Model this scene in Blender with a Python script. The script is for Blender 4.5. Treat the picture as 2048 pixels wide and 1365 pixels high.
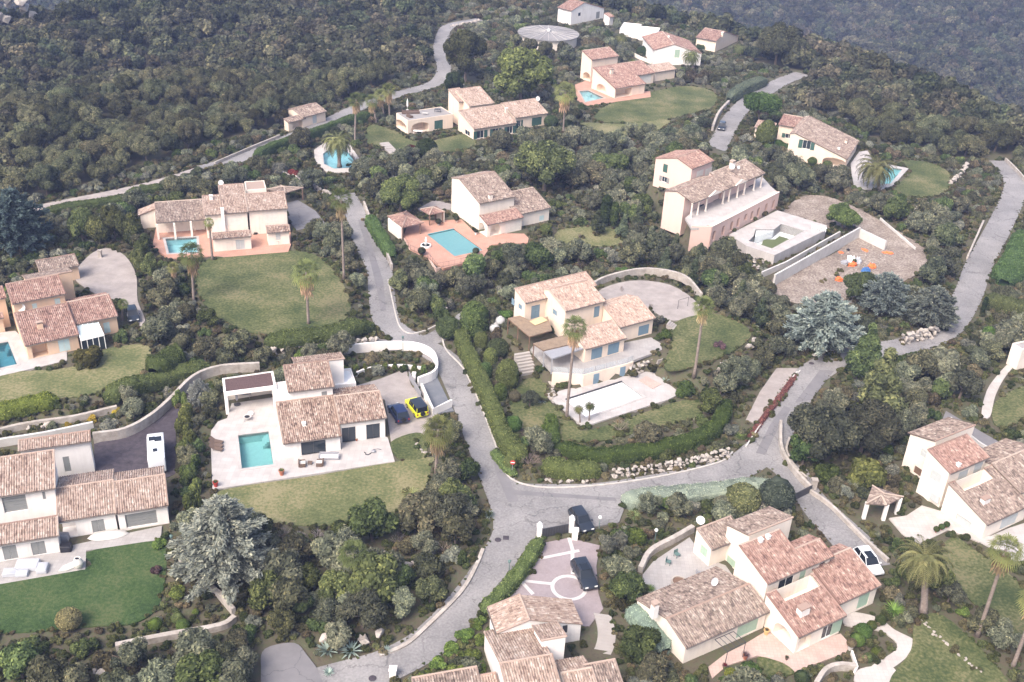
import bpy, bmesh, math, random
import numpy as np
from mathutils import Vector, Matrix, noise
from mathutils.geometry import tessellate_polygon

for o in list(bpy.data.objects): bpy.data.objects.remove(o)
SC = bpy.context.scene
COL = SC.collection
R = math.radians
rnd = random.Random(7)

# ------------------------------------------------------------------ camera
PITCH, ROLL, CAMH = R(29.8), R(3.0), 88.0      # looking down, camera tilted a little
FPX, CX, CY, PW, PH = 2150.0, 1024.0, 682.5, 2048.0, 1365.0
cd = bpy.data.cameras.new('camera'); cam = bpy.data.objects.new('camera', cd); COL.objects.link(cam)
cam.location = (0, 0, CAMH); cam.rotation_euler = (Matrix.Rotation(math.pi/2-PITCH, 3, 'X') @ Matrix.Rotation(ROLL, 3, 'Z')).to_euler()
cd.sensor_width = 36; cd.lens = FPX/PW*36
cd.clip_start = 1; cd.clip_end = 5000
SC.camera = cam

# ------------------------------------------------------------------ sky, sun, exposure
HAZE = 0.00027
SUN_EL, SUN_AZ = 50, 215        # degrees; azimuth the light comes from, clockwise from +Y
w = bpy.data.worlds.new('World'); SC.world = w; w.use_nodes = True
nt = w.node_tree; sky = nt.nodes.new('ShaderNodeTexSky'); sky.sky_type = 'NISHITA'; sky.sun_disc = False
sky.sun_elevation = R(SUN_EL); sky.sun_rotation = R(SUN_AZ)
sky.air_density = 1.0; sky.dust_density = 6.0; sky.ozone_density = 1.0
nt.nodes['Background'].inputs[1].default_value = 0.15
nt.links.new(sky.outputs[0], nt.nodes['Background'].inputs[0])
sd = bpy.data.lights.new('sun', 'SUN'); sun = bpy.data.objects.new('sun', sd); COL.objects.link(sun)
sd.energy = 1.35; sd.angle = R(26); sd.color = (1.0, 0.955, 0.91)
az, el = R(SUN_AZ), R(SUN_EL)
sun.rotation_euler = Vector((math.sin(az)*math.cos(el), math.cos(az)*math.cos(el), math.sin(el))).to_track_quat('Z', 'Y').to_euler()
SC.view_settings.view_transform = 'Standard'; SC.view_settings.look = 'None'
SC.view_settings.gamma = 1; SC.view_settings.exposure = 1.15; SC.view_settings.use_curve_mapping = False
SC.cycles.volume_bounces = 0; SC.cycles.max_bounces = 6; SC.cycles.transparent_max_bounces = 6

# ------------------------------------------------------------------ photogrammetry: photo pixel -> point of the place
cP, sP = math.cos(PITCH), math.sin(PITCH); cRo, sRo = math.cos(-ROLL), math.sin(-ROLL)
def ray(p):
    u0 = (p[0]-CX)/FPX; v0 = (p[1]-CY)/FPX; u = u0*cRo - v0*sRo; v = u0*sRo + v0*cRo
    return Vector((u, cP - v*sP, -sP - v*cP))
CAM = Vector((0, 0, CAMH))
def at(p, z=0.0):
    d = ray(p); return CAM + d*((z-CAMH)/d.z)
def pxm(P): return FPX/(P.y*cP - (P.z-CAMH)*sP)        # photo pixels per metre at a point
def zoomer(x, y, s): return lambda a, b: (x+a*s, y+b*s)
zL = zoomer(420, 680, .2271); zM = zoomer(1000, 530, .2417); zPP = zoomer(1280, 1000, .2674); zN = zoomer(0, 840, .2491)
zO = zoomer(800, 1170, .2246); zQ = zoomer(1690, 820, .2198); zK = zoomer(0, 500, .1905); zG = zoomer(260, 340, .1953)
zH = zoomer(760, 320, .1758); zI = zoomer(1290, 280, .2441); zJ = zoomer(1480, 220, .2148); zE = zoomer(760, 160, .1758)
zA = zoomer(1090, 0, .2148); z1 = zoomer(0, 0, .3418)

# ------------------------------------------------------------------ materials
MATS = {}
def nodes(name, rough=.9, spec=.2):
    m = bpy.data.materials.new(name); m.use_nodes = True; MATS[name] = m
    t = m.node_tree; b = t.nodes['Principled BSDF']; b.inputs['Roughness'].default_value = rough
    b.inputs['Specular IOR Level'].default_value = spec
    return m, t, b
def ramp(t, stops):
    r = t.nodes.new('ShaderNodeValToRGB'); e = r.color_ramp.elements
    while len(e) < len(stops): e.new(.5)
    for i, (p, c) in enumerate(stops): e[i].position = p; e[i].color = (*c, 1)
    return r
def mottled(name, stops, scale=1.0, detail=6, rough=.9, bump=0.0, bscale=None, spec=.2, scale2=None, mixamt=.5):
    m, t, b = nodes(name, rough, spec); L = t.links
    tc = t.nodes.new('ShaderNodeTexCoord'); n = t.nodes.new('ShaderNodeTexNoise')
    n.inputs['Scale'].default_value = scale; n.inputs['Detail'].default_value = detail; n.inputs['Roughness'].default_value = .65
    L.new(tc.outputs['Object'], n.inputs['Vector'])
    fac = n.outputs['Fac']
    if scale2:
        n2 = t.nodes.new('ShaderNodeTexNoise'); n2.inputs['Scale'].default_value = scale2; n2.inputs['Detail'].default_value = 3
        L.new(tc.outputs['Object'], n2.inputs['Vector'])
        mx = t.nodes.new('ShaderNodeMix'); mx.inputs[0].default_value = mixamt
        L.new(fac, mx.inputs[2]); L.new(n2.outputs['Fac'], mx.inputs[3]); fac = mx.outputs[0]
    r = ramp(t, stops); L.new(fac, r.inputs[0]); L.new(r.outputs[0], b.inputs['Base Color'])
    if bump:
        nb = t.nodes.new('ShaderNodeTexNoise'); nb.inputs['Scale'].default_value = bscale or scale*4; nb.inputs['Detail'].default_value = 4
        L.new(tc.outputs['Object'], nb.inputs['Vector'])
        bp = t.nodes.new('ShaderNodeBump'); bp.inputs['Strength'].default_value = bump; bp.inputs['Distance'].default_value = .1
        L.new(nb.outputs['Fac'], bp.inputs['Height']); L.new(bp.outputs[0], b.inputs['Normal'])
    return m
def plain(name, c, rough=.6, spec=.3, metal=0, var=.06):
    c0 = tuple(max(0, v*(1-var)) for v in c); c1 = tuple(min(1, v*(1+var)) for v in c)
    m = mottled(name, [(.3, c0), (.7, c1)], scale=1.7, detail=5, rough=rough, spec=spec)
    m.node_tree.nodes['Principled BSDF'].inputs['Metallic'].default_value = metal
    return m
# stucco
def stucco(name, c, dirt=(.45, .40, .36)):
    d = tuple(a*.85+b*.15 for a, b in zip(c, dirt))
    m = mottled(name, [(.30, tuple(a*.72+b*.14 for a, b in zip(c, dirt))), (.42, d), (.52, c), (.75, tuple(min(.9, v*1.04) for v in c))], scale=.35, detail=8, rough=.92, bump=.25, bscale=14, scale2=1.6, mixamt=.5)
    t = m.node_tree; n2 = [n for n in t.nodes if n.type == 'TEX_NOISE' and abs(n.inputs['Scale'].default_value-1.6) < .01][0]      # rain streaks run down the wall
    mp = t.nodes.new('ShaderNodeMapping'); mp.inputs['Scale'].default_value = (1, 1, .12); tc = [n for n in t.nodes if n.type == 'TEX_COORD'][0]; t.links.new(tc.outputs['Object'], mp.inputs[0]); t.links.new(mp.outputs[0], n2.inputs['Vector']); n2.inputs['Detail'].default_value = 7
    return m
stucco('white_stucco', (.78, .74, .71)); stucco('cream_stucco', (.73, .605, .495)); stucco('peach_stucco', (.68, .49, .35))
stucco('ivory_stucco', (.76, .68, .60)); stucco('pink_stucco', (.69, .51, .445)); stucco('rose_stucco', (.62, .44, .38))
plain('grey_shutter', (.24, .245, .24)); plain('blue_shutter', (.17, .25, .31)); plain('pale_blue_shutter', (.50, .62, .62))
plain('green_shutter', (.35, .46, .36)); plain('dark_green_shutter', (.05, .11, .09)); plain('silver_shutter', (.46, .48, .48)); plain('cream_shutter', (.70, .66, .60))
plain('white_paint', (.80, .79, .77), .5); plain('dark_metal', (.05, .05, .055), .45, .4); plain('brown_wood', (.16, .10, .07), .7)
plain('grey_metal', (.28, .28, .30), .5, .4); plain('terracotta', (.40, .15, .09), .8); plain('black_plastic', (.02, .02, .025), .5)
plain('rattan', (.13, .09, .07), .8); plain('cushion', (.55, .54, .54), .9); plain('canvas', (.62, .59, .54), .9); plain('tarp', (.42, .43, .46), .8); plain('tank_grey', (.36, .36, .365), .6)
plain('gutter', (.14, .12, .11), .6); plain('fibre', (.66, .66, .66), .5); plain('dirty_white', (.50, .48, .455), .8)
plain('orange_plastic', (.75, .17, .05), .6); plain('blue_plastic', (.04, .12, .30), .6); plain('red_paint', (.45, .05, .04), .5)
plain('bamboo', (.23, .17, .12), .9, var=.2); plain('straw', (.55, .43, .25), .9); plain('copper', (.10, .16, .15), .6); plain('yellow_wood', (.55, .38, .18), .8)
mottled('gravel_roof', [(.3, (.055, .035, .035)), (.7, (.14, .09, .085))], scale=9, detail=4)
# ground
mottled('soil', [(.25, (.045, .04, .026)), (.45, (.095, .08, .055)), (.6, (.078, .085, .045)), (.8, (.20, .17, .13))], scale=.25, detail=10, bump=.6, bscale=3, scale2=2.2)
mottled('bare_earth', [(.38, (.13, .105, .085)), (.5, (.23, .185, .155)), (.62, (.36, .315, .27))], scale=.25, detail=9, bump=.5, bscale=4, scale2=2.5)
def lawn_mat(name, a, b, c): return mottled(name, [(.40, a), (.5, b), (.60, c)], scale=.12, detail=13, bump=1.0, bscale=7, scale2=2.6, mixamt=.4)
lawn_mat('lawn', (.045, .062, .022), (.088, .10, .038), (.17, .155, .08))
lawn_mat('lawn_dry', (.08, .098, .038), (.138, .142, .062), (.225, .20, .11)); lawn_mat('lawn_dark', (.025, .05, .015), (.045, .078, .024), (.08, .10, .04))
mottled('asphalt', [(.36, (.145, .14, .14)), (.5, (.215, .206, .205)), (.64, (.29, .277, .272))], scale=.10, detail=12, bump=.2, bscale=12, scale2=3.5, mixamt=.35)
mottled('asphalt_patch', [(.3, (.15, .145, .15)), (.7, (.20, .19, .195))], scale=.4, detail=9, bump=.2, bscale=12)
mottled('asphalt_dark', [(.3, (.040, .034, .040)), (.7, (.085, .072, .085))], scale=1.2, detail=9, bump=.3, bscale=12)
mottled('asphalt_blue', [(.3, (.12, .13, .15)), (.7, (.17, .175, .19))], scale=.6, detail=9, bump=.2, bscale=12)
mottled('gravel', [(.3, (.25, .22, .205)), (.7, (.37, .33, .31))], scale=.5, detail=9, bump=.5, bscale=14)
mottled('kerb', [(.3, (.36, .33, .30)), (.7, (.52, .49, .46))], scale=1.2, detail=6)
def paving(name, c, tile=.6, joint=.75):
    m, t, b = nodes(name, .8, .25); L = t.links
    tc = t.nodes.new('ShaderNodeTexCoord'); br = t.nodes.new('ShaderNodeTexBrick'); br.offset = 0
    br.inputs['Scale'].default_value = 1; br.inputs['Brick Width'].default_value = tile; br.inputs['Row Height'].default_value = tile; br.inputs['Mortar Size'].default_value = .012
    br.inputs['Color1'].default_value = (*c, 1); br.inputs['Color2'].default_value = (*[v*.9 for v in c], 1); br.inputs['Mortar'].default_value = (*[v*joint for v in c], 1)
    n = t.nodes.new('ShaderNodeTexNoise'); n.inputs['Scale'].default_value = .5; n.inputs['Detail'].default_value = 8
    r = ramp(t, [(.3, (.82, .81, .80)), (.7, (1, 1, 1))]); mx = t.nodes.new('ShaderNodeMix'); mx.data_type = 'RGBA'; mx.blend_type = 'MULTIPLY'; mx.inputs[0].default_value = 1
    L.new(tc.outputs['UV'], br.inputs['Vector']); L.new(tc.outputs['Object'], n.inputs['Vector']); L.new(n.outputs['Fac'], r.inputs[0])
    L.new(br.outputs[0], mx.inputs[6]); L.new(r.outputs[0], mx.inputs[7]); L.new(mx.outputs[2], b.inputs['Base Color'])
    return m
paving('pale_paving', (.47, .44, .425), .8); paving('stone_paving', (.50, .46, .43), .5); paving('terracotta_paving', (.50, .29, .22), .35)
paving('pink_paving', (.31, .262, .27), .25, .9); paving('white_band', (.58, .55, .54), .5, .9); paving('rose_paving', (.52, .39, .34), .4); paving('grey_paving', (.38, .36, .35), .5)
mottled('limestone', [(.25, (.23, .20, .17)), (.5, (.38, .34, .305)), (.78, (.52, .48, .445))], scale=.9, detail=9, bump=.8, bscale=5)
mottled('concrete', [(.3, (.44, .42, .40)), (.7, (.58, .56, .54))], scale=.5, detail=9, bump=.3, bscale=8)
mottled('bark', [(.3, (.10, .075, .06)), (.7, (.20, .16, .13))], scale=3, detail=8, bump=.8, bscale=9)
mottled('palm_bark', [(.3, (.17, .13, .11)), (.7, (.30, .25, .22))], scale=3, detail=8, bump=.8, bscale=9)
def crack(mat, amt=.62, sc=.16):
    t = MATS[mat].node_tree; L = t.links; b = t.nodes['Principled BSDF']; src = b.inputs['Base Color'].links[0].from_socket; tc = t.nodes.new('ShaderNodeTexCoord')
    nz = t.nodes.new('ShaderNodeTexNoise'); nz.inputs['Scale'].default_value = .9; nz.inputs['Detail'].default_value = 5; L.new(tc.outputs['Object'], nz.inputs['Vector'])
    ad = t.nodes.new('ShaderNodeVectorMath'); ad.operation = 'MULTIPLY_ADD'; ad.inputs[1].default_value = (2.2, 2.2, 0); L.new(nz.outputs['Color'], ad.inputs[0]); L.new(tc.outputs['Object'], ad.inputs[2])
    vo = t.nodes.new('ShaderNodeTexVoronoi'); vo.feature = 'DISTANCE_TO_EDGE'; vo.inputs['Scale'].default_value = sc; L.new(ad.outputs[0], vo.inputs['Vector'])
    r = ramp(t, [(0, (amt, amt, amt)), (.012, (1, 1, 1))]); L.new(vo.outputs['Distance'], r.inputs[0]); mx = t.nodes.new('ShaderNodeMix'); mx.data_type = 'RGBA'; mx.blend_type = 'MULTIPLY'; mx.inputs[0].default_value = 1
    L.new(src, mx.inputs[6]); L.new(r.outputs[0], mx.inputs[7]); L.new(mx.outputs[2], b.inputs['Base Color'])
crack('asphalt'); crack('asphalt_patch'); crack('asphalt_dark', .7)
# tile roofs: one colour per canal tile, from the roof's own metre UVs
def tiles(name, cols, lich=.35):
    m, t, b = nodes(name, .85, .2); L = t.links
    uv = t.nodes.new('ShaderNodeUVMap'); sp = t.nodes.new('ShaderNodeSeparateXYZ'); L.new(uv.outputs[0], sp.inputs[0])
    def fl(sock, k):
        a = t.nodes.new('ShaderNodeMath'); a.operation = 'DIVIDE'; a.inputs[1].default_value = k; L.new(sock, a.inputs[0])
        f = t.nodes.new('ShaderNodeMath'); f.operation = 'FLOOR'; L.new(a.outputs[0], f.inputs[0]); return f.outputs[0]
    cb = t.nodes.new('ShaderNodeCombineXYZ'); L.new(fl(sp.outputs[0], .14), cb.inputs[0]); L.new(fl(sp.outputs[1], .42), cb.inputs[1])
    oi = t.nodes.new('ShaderNodeObjectInfo'); L.new(oi.outputs['Random'], cb.inputs[2])
    wn = t.nodes.new('ShaderNodeTexWhiteNoise'); L.new(cb.outputs[0], wn.inputs['Vector'])
    r = ramp(t, cols); r.color_ramp.interpolation = 'CONSTANT'
    n = t.nodes.new('ShaderNodeTexNoise'); n.inputs['Scale'].default_value = .55; n.inputs['Detail'].default_value = 7; L.new(uv.outputs[0], n.inputs['Vector'])
    ad = t.nodes.new('ShaderNodeMath'); ad.operation = 'MULTIPLY_ADD'; ad.inputs[1].default_value = 1.3; ad.inputs[2].default_value = -.65; L.new(n.outputs['Fac'], ad.inputs[0])
    sm = t.nodes.new('ShaderNodeMath'); sm.operation = 'ADD'; mw = t.nodes.new('ShaderNodeMath'); mw.operation = 'MULTIPLY_ADD'; mw.inputs[1].default_value = .72; mw.inputs[2].default_value = .16; L.new(wn.outputs['Value'], mw.inputs[0]); L.new(mw.outputs[0], sm.inputs[0]); L.new(ad.outputs[0], sm.inputs[1]); L.new(sm.outputs[0], r.inputs[0])
    n2 = t.nodes.new('ShaderNodeTexNoise'); n2.inputs['Scale'].default_value = 2.2; n2.inputs['Detail'].default_value = 8; L.new(uv.outputs[0], n2.inputs['Vector'])
    r2 = ramp(t, [(.35, (1-lich, 1-lich, 1-lich)), (.62, (1, 1, 1))]); L.new(n2.outputs['Fac'], r2.inputs[0])
    mx = t.nodes.new('ShaderNodeMix'); mx.data_type = 'RGBA'; mx.blend_type = 'MULTIPLY'; mx.inputs[0].default_value = 1
    L.new(r.outputs[0], mx.inputs[6]); L.new(r2.outputs[0], mx.inputs[7]); L.new(mx.outputs[2], b.inputs['Base Color'])
    return m
tiles('tiles_mixed', [(0, (0.125, 0.083, 0.067)), (.14, (0.226, 0.152, 0.121)), (.36, (0.311, 0.222, 0.179)), (.60, (0.388, 0.299, 0.245)), (.82, (0.492, 0.414, 0.352)), (.95, (0.280, 0.233, 0.202))])
tiles('tiles_red', [(0, (0.166, 0.097, 0.081)), (.18, (0.258, 0.154, 0.126)), (.42, (0.321, 0.205, 0.171)), (.70, (0.377, 0.261, 0.219)), (.9, (0.448, 0.363, 0.309))])
tiles('tiles_salmon', [(0, (0.276, 0.187, 0.152)), (.2, (0.353, 0.252, 0.206)), (.45, (0.413, 0.312, 0.258)), (.7, (0.465, 0.372, 0.310)), (.9, (0.510, 0.440, 0.378))], .25)
tiles('tiles_old', [(0, (0.143, 0.108, 0.093)), (.2, (0.228, 0.173, 0.146)), (.45, (0.291, 0.225, 0.190)), (.68, (0.355, 0.285, 0.243)), (.87, (0.425, 0.371, 0.324))], .4)
tiles('tiles_tan', [(0, (0.209, 0.144, 0.117)), (.18, (0.311, 0.230, 0.187)), (.45, (0.371, 0.282, 0.235)), (.7, (0.440, 0.355, 0.300)), (.9, (0.510, 0.440, 0.386))], .3)
# glass and water
def glassy(name, c, rough=.06):
    m, t, b = nodes(name, rough, .6); b.inputs['Base Color'].default_value = (*c, 1); return m
glassy('window_glass', (.03, .04, .05)); glassy('car_glass', (.015, .018, .022)); glassy('pale_glass', (.40, .46, .46), .1)
def water_mat(name, c):
    m = bpy.data.materials.new(name); m.use_nodes = True; MATS[name] = m; t = m.node_tree
    t.nodes.remove(t.nodes['Principled BSDF']); L = t.links
    tr = t.nodes.new('ShaderNodeBsdfTransparent'); tr.inputs[0].default_value = (*c, 1)
    gl = t.nodes.new('ShaderNodeBsdfGlossy'); gl.inputs['Roughness'].default_value = .03
    fr = t.nodes.new('ShaderNodeFresnel'); fr.inputs[0].default_value = 1.33
    nz = t.nodes.new('ShaderNodeTexNoise'); nz.inputs['Scale'].default_value = 3; tc = t.nodes.new('ShaderNodeTexCoord'); L.new(tc.outputs['Object'], nz.inputs['Vector'])
    bp = t.nodes.new('ShaderNodeBump'); bp.inputs['Strength'].default_value = .12; bp.inputs['Distance'].default_value = .05; L.new(nz.outputs['Fac'], bp.inputs['Height'])
    L.new(bp.outputs[0], gl.inputs['Normal']); L.new(bp.outputs[0], fr.inputs['Normal'])
    mx = t.nodes.new('ShaderNodeMixShader'); L.new(fr.outputs[0], mx.inputs[0]); L.new(tr.outputs[0], mx.inputs[1]); L.new(gl.outputs[0], mx.inputs[2])
    L.new(mx.outputs[0], t.nodes['Material Output'].inputs[0]); return m
water_mat('water', (.68, .90, .90)); water_mat('murky_water', (.25, .33, .16))
plain('pool_turquoise', (.40, .53, .53)); plain('pool_blue', (.50, .61, .66)); plain('pool_deep', (.15, .30, .38)); plain('pool_white', (.62, .64, .64))
plain('pool_cover_teal', (.12, .27, .29)); plain('pool_cover_white', (.82, .82, .81)); plain('pool_algae', (.10, .12, .05))

# ------------------------------------------------------------------ mesh helpers
def obj(name, me, parent=None, mat=None):
    if mat and not me.materials: me.materials.append(MATS[mat])
    o = bpy.data.objects.new(name, me); COL.objects.link(o)
    if parent: o.parent = parent
    return o
def mesh(name, V, Fc, mat=None, parent=None, origin=None, uv=None, smooth=False):
    me = bpy.data.meshes.new(name)
    if origin is not None: V = [(v[0]-origin[0], v[1]-origin[1], v[2]-origin[2]) for v in V]
    me.from_pydata([tuple(v) for v in V], [], Fc)
    if uv:
        l = me.uv_layers.new(name='UVMap')
        for p in me.polygons:
            for li in p.loop_indices: l.data[li].uv = uv[me.loops[li].vertex_index]
    if smooth: me.polygons.foreach_set('use_smooth', [True]*len(me.polygons))
    return obj(name, me, parent, mat)
def tag(o, label, cat=None, group=None, kind=None):
    if label: o['label'] = label
    if cat: o['category'] = cat
    if group: o['group'] = group
    if kind: o['kind'] = kind
    return o
def empty(name, loc, label=None, cat=None, group=None, rz=0):
    o = bpy.data.objects.new(name, None); COL.objects.link(o); o.location = loc; o.rotation_euler = (0, 0, rz); o.empty_display_size = .3
    return tag(o, label, cat, group)
class MB:
    def __init__(s): s.V = []; s.F = []
    def add(s, V, Fc):
        n = len(s.V); s.V += [tuple(v) for v in V]; s.F += [tuple(i+n for i in f) for f in Fc]; return s
    def box(s, x0, x1, y0, y1, z0, z1, M=None):
        V = [Vector((x, y, z)) for z in (z0, z1) for y in (y0, y1) for x in (x0, x1)]
        if M: V = [M(v) for v in V]
        return s.add(V, [(0, 2, 3, 1), (4, 5, 7, 6), (0, 1, 5, 4), (2, 6, 7, 3), (0, 4, 6, 2), (1, 3, 7, 5)])
    def tube(s, pts, rad, n=8, cap=True):
        pts = [Vector(p) for p in pts]; rings = []
        for i, p in enumerate(pts):
            d = (pts[min(i+1, len(pts)-1)] - pts[max(i-1, 0)]).normalized()
            u = d.orthogonal().normalized() if i == 0 else (u - d*u.dot(d)).normalized()
            v = d.cross(u); r = rad[i] if hasattr(rad, '__len__') else rad
            rings.append([p + (u*math.cos(2*math.pi*k/n) + v*math.sin(2*math.pi*k/n))*r for k in range(n)])
        V = [q for r_ in rings for q in r_]; Fc = []
        for i in range(len(pts)-1):
            for k in range(n): Fc.append((i*n+k, i*n+(k+1) % n, (i+1)*n+(k+1) % n, (i+1)*n+k))
        if cap: Fc.append(tuple(range(n-1, -1, -1))); Fc.append(tuple((len(pts)-1)*n+k for k in range(n)))
        return s.add(V, Fc)
    def lathe(s, prof, n=14, c=(0, 0, 0)):
        V = [(c[0]+r*math.cos(2*math.pi*k/n), c[1]+r*math.sin(2*math.pi*k/n), c[2]+z) for r, z in prof for k in range(n)]
        Fc = [(i*n+k, i*n+(k+1) % n, (i+1)*n+(k+1) % n, (i+1)*n+k) for i in range(len(prof)-1) for k in range(n)]
        Fc.append(tuple(range(n-1, -1, -1))); Fc.append(tuple((len(prof)-1)*n+k for k in range(n)))
        return s.add(V, Fc)
    def prism(s, poly, z0, z1):
        n = len(poly); V = [(p[0], p[1], z0) for p in poly] + [(p[0], p[1], z1) for p in poly]
        t = tessellate_polygon([[Vector((p[0], p[1], 0)) for p in poly]])
        Fc = [tuple(f) for f in t] + [tuple(i+n for i in reversed(f)) for f in t] + [(i, (i+1) % n, (i+1) % n+n, i+n) for i in range(n)]
        return s.add(V, Fc)
    def build(s, name, mat, parent=None, origin=None, smooth=False):
        o = mesh(name, s.V, s.F, mat, parent, origin, smooth=smooth)
        bm = bmesh.new(); bm.from_mesh(o.data); bmesh.ops.recalc_face_normals(bm, faces=bm.faces); bm.to_mesh(o.data); bm.free()
        return o

def area2(P): return sum(P[i][0]*P[(i+1) % len(P)][1]-P[(i+1) % len(P)][0]*P[i][1] for i in range(len(P)))
def inpoly(X, Y, P):
    r = np.zeros(X.shape, bool); n = len(P); j = n-1
    for i in range(n):
        xi, yi = P[i][0], P[i][1]; xj, yj = P[j][0], P[j][1]
        if yi != yj: r ^= ((yi > Y) != (yj > Y)) & (X < (xj-xi)*(Y-yi)/(yj-yi)+xi)
        j = i
    return r
def polydist(X, Y, P, closed=True):
    d = np.full(X.shape, 1e9); n = len(P)
    for i in range(n if closed else n-1):
        ax, ay = P[i][0], P[i][1]; bx, by = P[(i+1) % n][0], P[(i+1) % n][1]
        dx, dy = bx-ax, by-ay; L2 = dx*dx+dy*dy+1e-9
        t = np.clip(((X-ax)*dx+(Y-ay)*dy)/L2, 0, 1)
        d = np.minimum(d, np.hypot(X-ax-t*dx, Y-ay-t*dy))
    return d
def smooth_line(P, n=6, closed=False):
    P = [Vector((p[0], p[1], 0)) for p in P]; out = []; m = len(P)
    rng = range(m if closed else m-1)
    for i in rng:
        p0 = P[(i-1) % m] if closed or i > 0 else P[0]*2-P[1]
        p1, p2 = P[i], P[(i+1) % m]
        p3 = P[(i+2) % m] if closed or i+2 < m else P[-1]*2-P[-2]
        for k in range(n):
            t = k/n
            out.append(.5*((2*p1)+(p2-p0)*t+(2*p0-5*p1+4*p2-p3)*t*t+(3*p1-p0-3*p2+p3)*t*t*t))
    if not closed: out.append(P[-1])
    return out

# ------------------------------------------------------------------ terrain: pads, crest, valley
def W(pl, z=0.0): return [at(p, z) for p in pl]
PADS = []       # (world polygon, height, falloff)
def pad(pl, z, fall=3.0): PADS.append(([(v.x, v.y) for v in W(pl, z)], z, fall))
pad([zM(*p) for p in [(-60, 340), (60, 180), (640, 40), (900, 60), (1300, 90), (1640, 240), (2110, 520), (2040, 710), (1660, 850), (1400, 800), (1290, 700), (1050, 780), (700, 860), (480, 830), (330, 740), (80, 640)]], 2.2, 2.6)
pad([zI(*p) for p in [(40, 330), (110, 60), (480, 20), (800, 120), (1050, 350), (1040, 375), (530, 630), (420, 640), (320, 560)]], 5.0, .8)
pad([zI(*p) for p in [(700, 760), (1080, 560), (1470, 700), (1090, 860), (900, 850)]], 2.0, 1.5)
pad([(-60, 560), (60, 470), (250, 470), (302, 660), (306, 745), (250, 782), (120, 818), (-60, 835)], 1.4, 2)
pad([(270, 390), (440, 330), (610, 370), (650, 480), (712, 600), (706, 655), (600, 684), (380, 655), (300, 520)], 1.4, 2.2)
pad([zH(*p) for p in [(80, 620), (880, 100), (1400, 60), (1950, 500), (1900, 850), (1200, 1100), (720, 1215), (350, 980)]], 1.2, 2)
CREST = [(-600, 60), (-100, 62), (100, 45), (400, 2), (700, -18), (950, -22), (1110, -8), (1235, 26), (1330, 46), (1500, 84), (1620, 104), (1760, 160), (1900, 215), (2060, 285), (2300, 390), (2700, 560)]
CRW = [(v.x, v.y) for v in W(CREST)]
CRP = CRW + [(1500, CRW[-1][1]), (1500, 3000), (-1500, 3000), (-1500, CRW[0][1])]
def hnoise(X, Y, s, seed):
    return (np.sin(X/s+seed)*np.cos(Y/s*1.13-seed*1.7) + .5*np.sin(X/s*2.3-Y/s*1.1+seed*3) + .3*np.cos(Y/s*3.1+X/s*.7+seed))
FOREST = [(v.x, v.y) for v in W([(-300, 520), (-60, 430), (60, 395), (150, 385), (380, 300), (560, 255), (700, 190), (860, 130), (870, 40), (860, -60), (-400, -60)])]
def H(X, Y):
    X = np.asarray(X, float); Y = np.asarray(Y, float); h = np.zeros(X.shape)
    ins = inpoly(X, Y, FOREST); d = polydist(X, Y, FOREST)
    wgt = np.where(ins, np.clip((d-2)/30, 0, 1), 0); h = h + wgt*(hnoise(X, Y, 21, .4)*2.8 - 2.5)
    far = inpoly(X, Y, CRP); d = np.where(far, polydist(X, Y, CRW, False), 0)
    drop = np.minimum(d*.42, 60*np.tanh(d*.42/60)*1.3)
    rise = np.clip(d-230, 0, 1e9)*.10
    h = np.where(far, -drop + rise + np.clip(d/60, 0, 1)*hnoise(X, Y, 55, 1.3)*7, h)
    for P, z, fall in PADS:
        i = inpoly(X, Y, P); d = polydist(X, Y, P); t = np.where(i, 1, np.clip(1-d/fall, 0, 1)); t = t*t*(3-2*t)
        h = np.where(t > 0, np.maximum(h, h*(1-t)+z*t), h)
    return h
def hz(x, y): return float(H(np.array([x]), np.array([y]))[0])
def ground(p):
    z = 0.0
    for _ in range(14):
        v = at(p, z); z = z*.4 + hz(v.x, v.y)*.6
    v = at(p, z); v.z = hz(v.x, v.y); return v

# occupancy: what must stay clear of planting (1), sunk terrain under slabs (depth)
OX0, OY0, OS = -280.0, 65.0, .5
ONX, ONY = int(560/OS), int(460/OS)
OXX, OYY = np.meshgrid(OX0+(np.arange(ONX)+.5)*OS, OY0+(np.arange(ONY)+.5)*OS)
OCC = np.zeros((ONY, ONX), np.uint8)
SINK = []
def occupy(P, grow=.4, sink=.35, inset=1.0, val=1):
    xs = [p[0] for p in P]; ys = [p[1] for p in P]
    i0 = max(0, int((min(xs)-OX0-3)/OS)); i1 = min(ONX, int((max(xs)-OX0+3)/OS)+1); j0 = max(0, int((min(ys)-OY0-3)/OS)); j1 = min(ONY, int((max(ys)-OY0+3)/OS)+1)
    if i1 <= i0 or j1 <= j0: return
    X, Y = OXX[j0:j1, i0:i1], OYY[j0:j1, i0:i1]
    OCC[j0:j1, i0:i1][inpoly(X, Y, P) | (polydist(X, Y, P) < grow)] = val
    if sink: SINK.append((P, sink, inset))
def occ(x, y):
    i = int((x-OX0)/OS); j = int((y-OY0)/OS)
    return OCC[j, i] if 0 <= i < ONX and 0 <= j < ONY else 0

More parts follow.
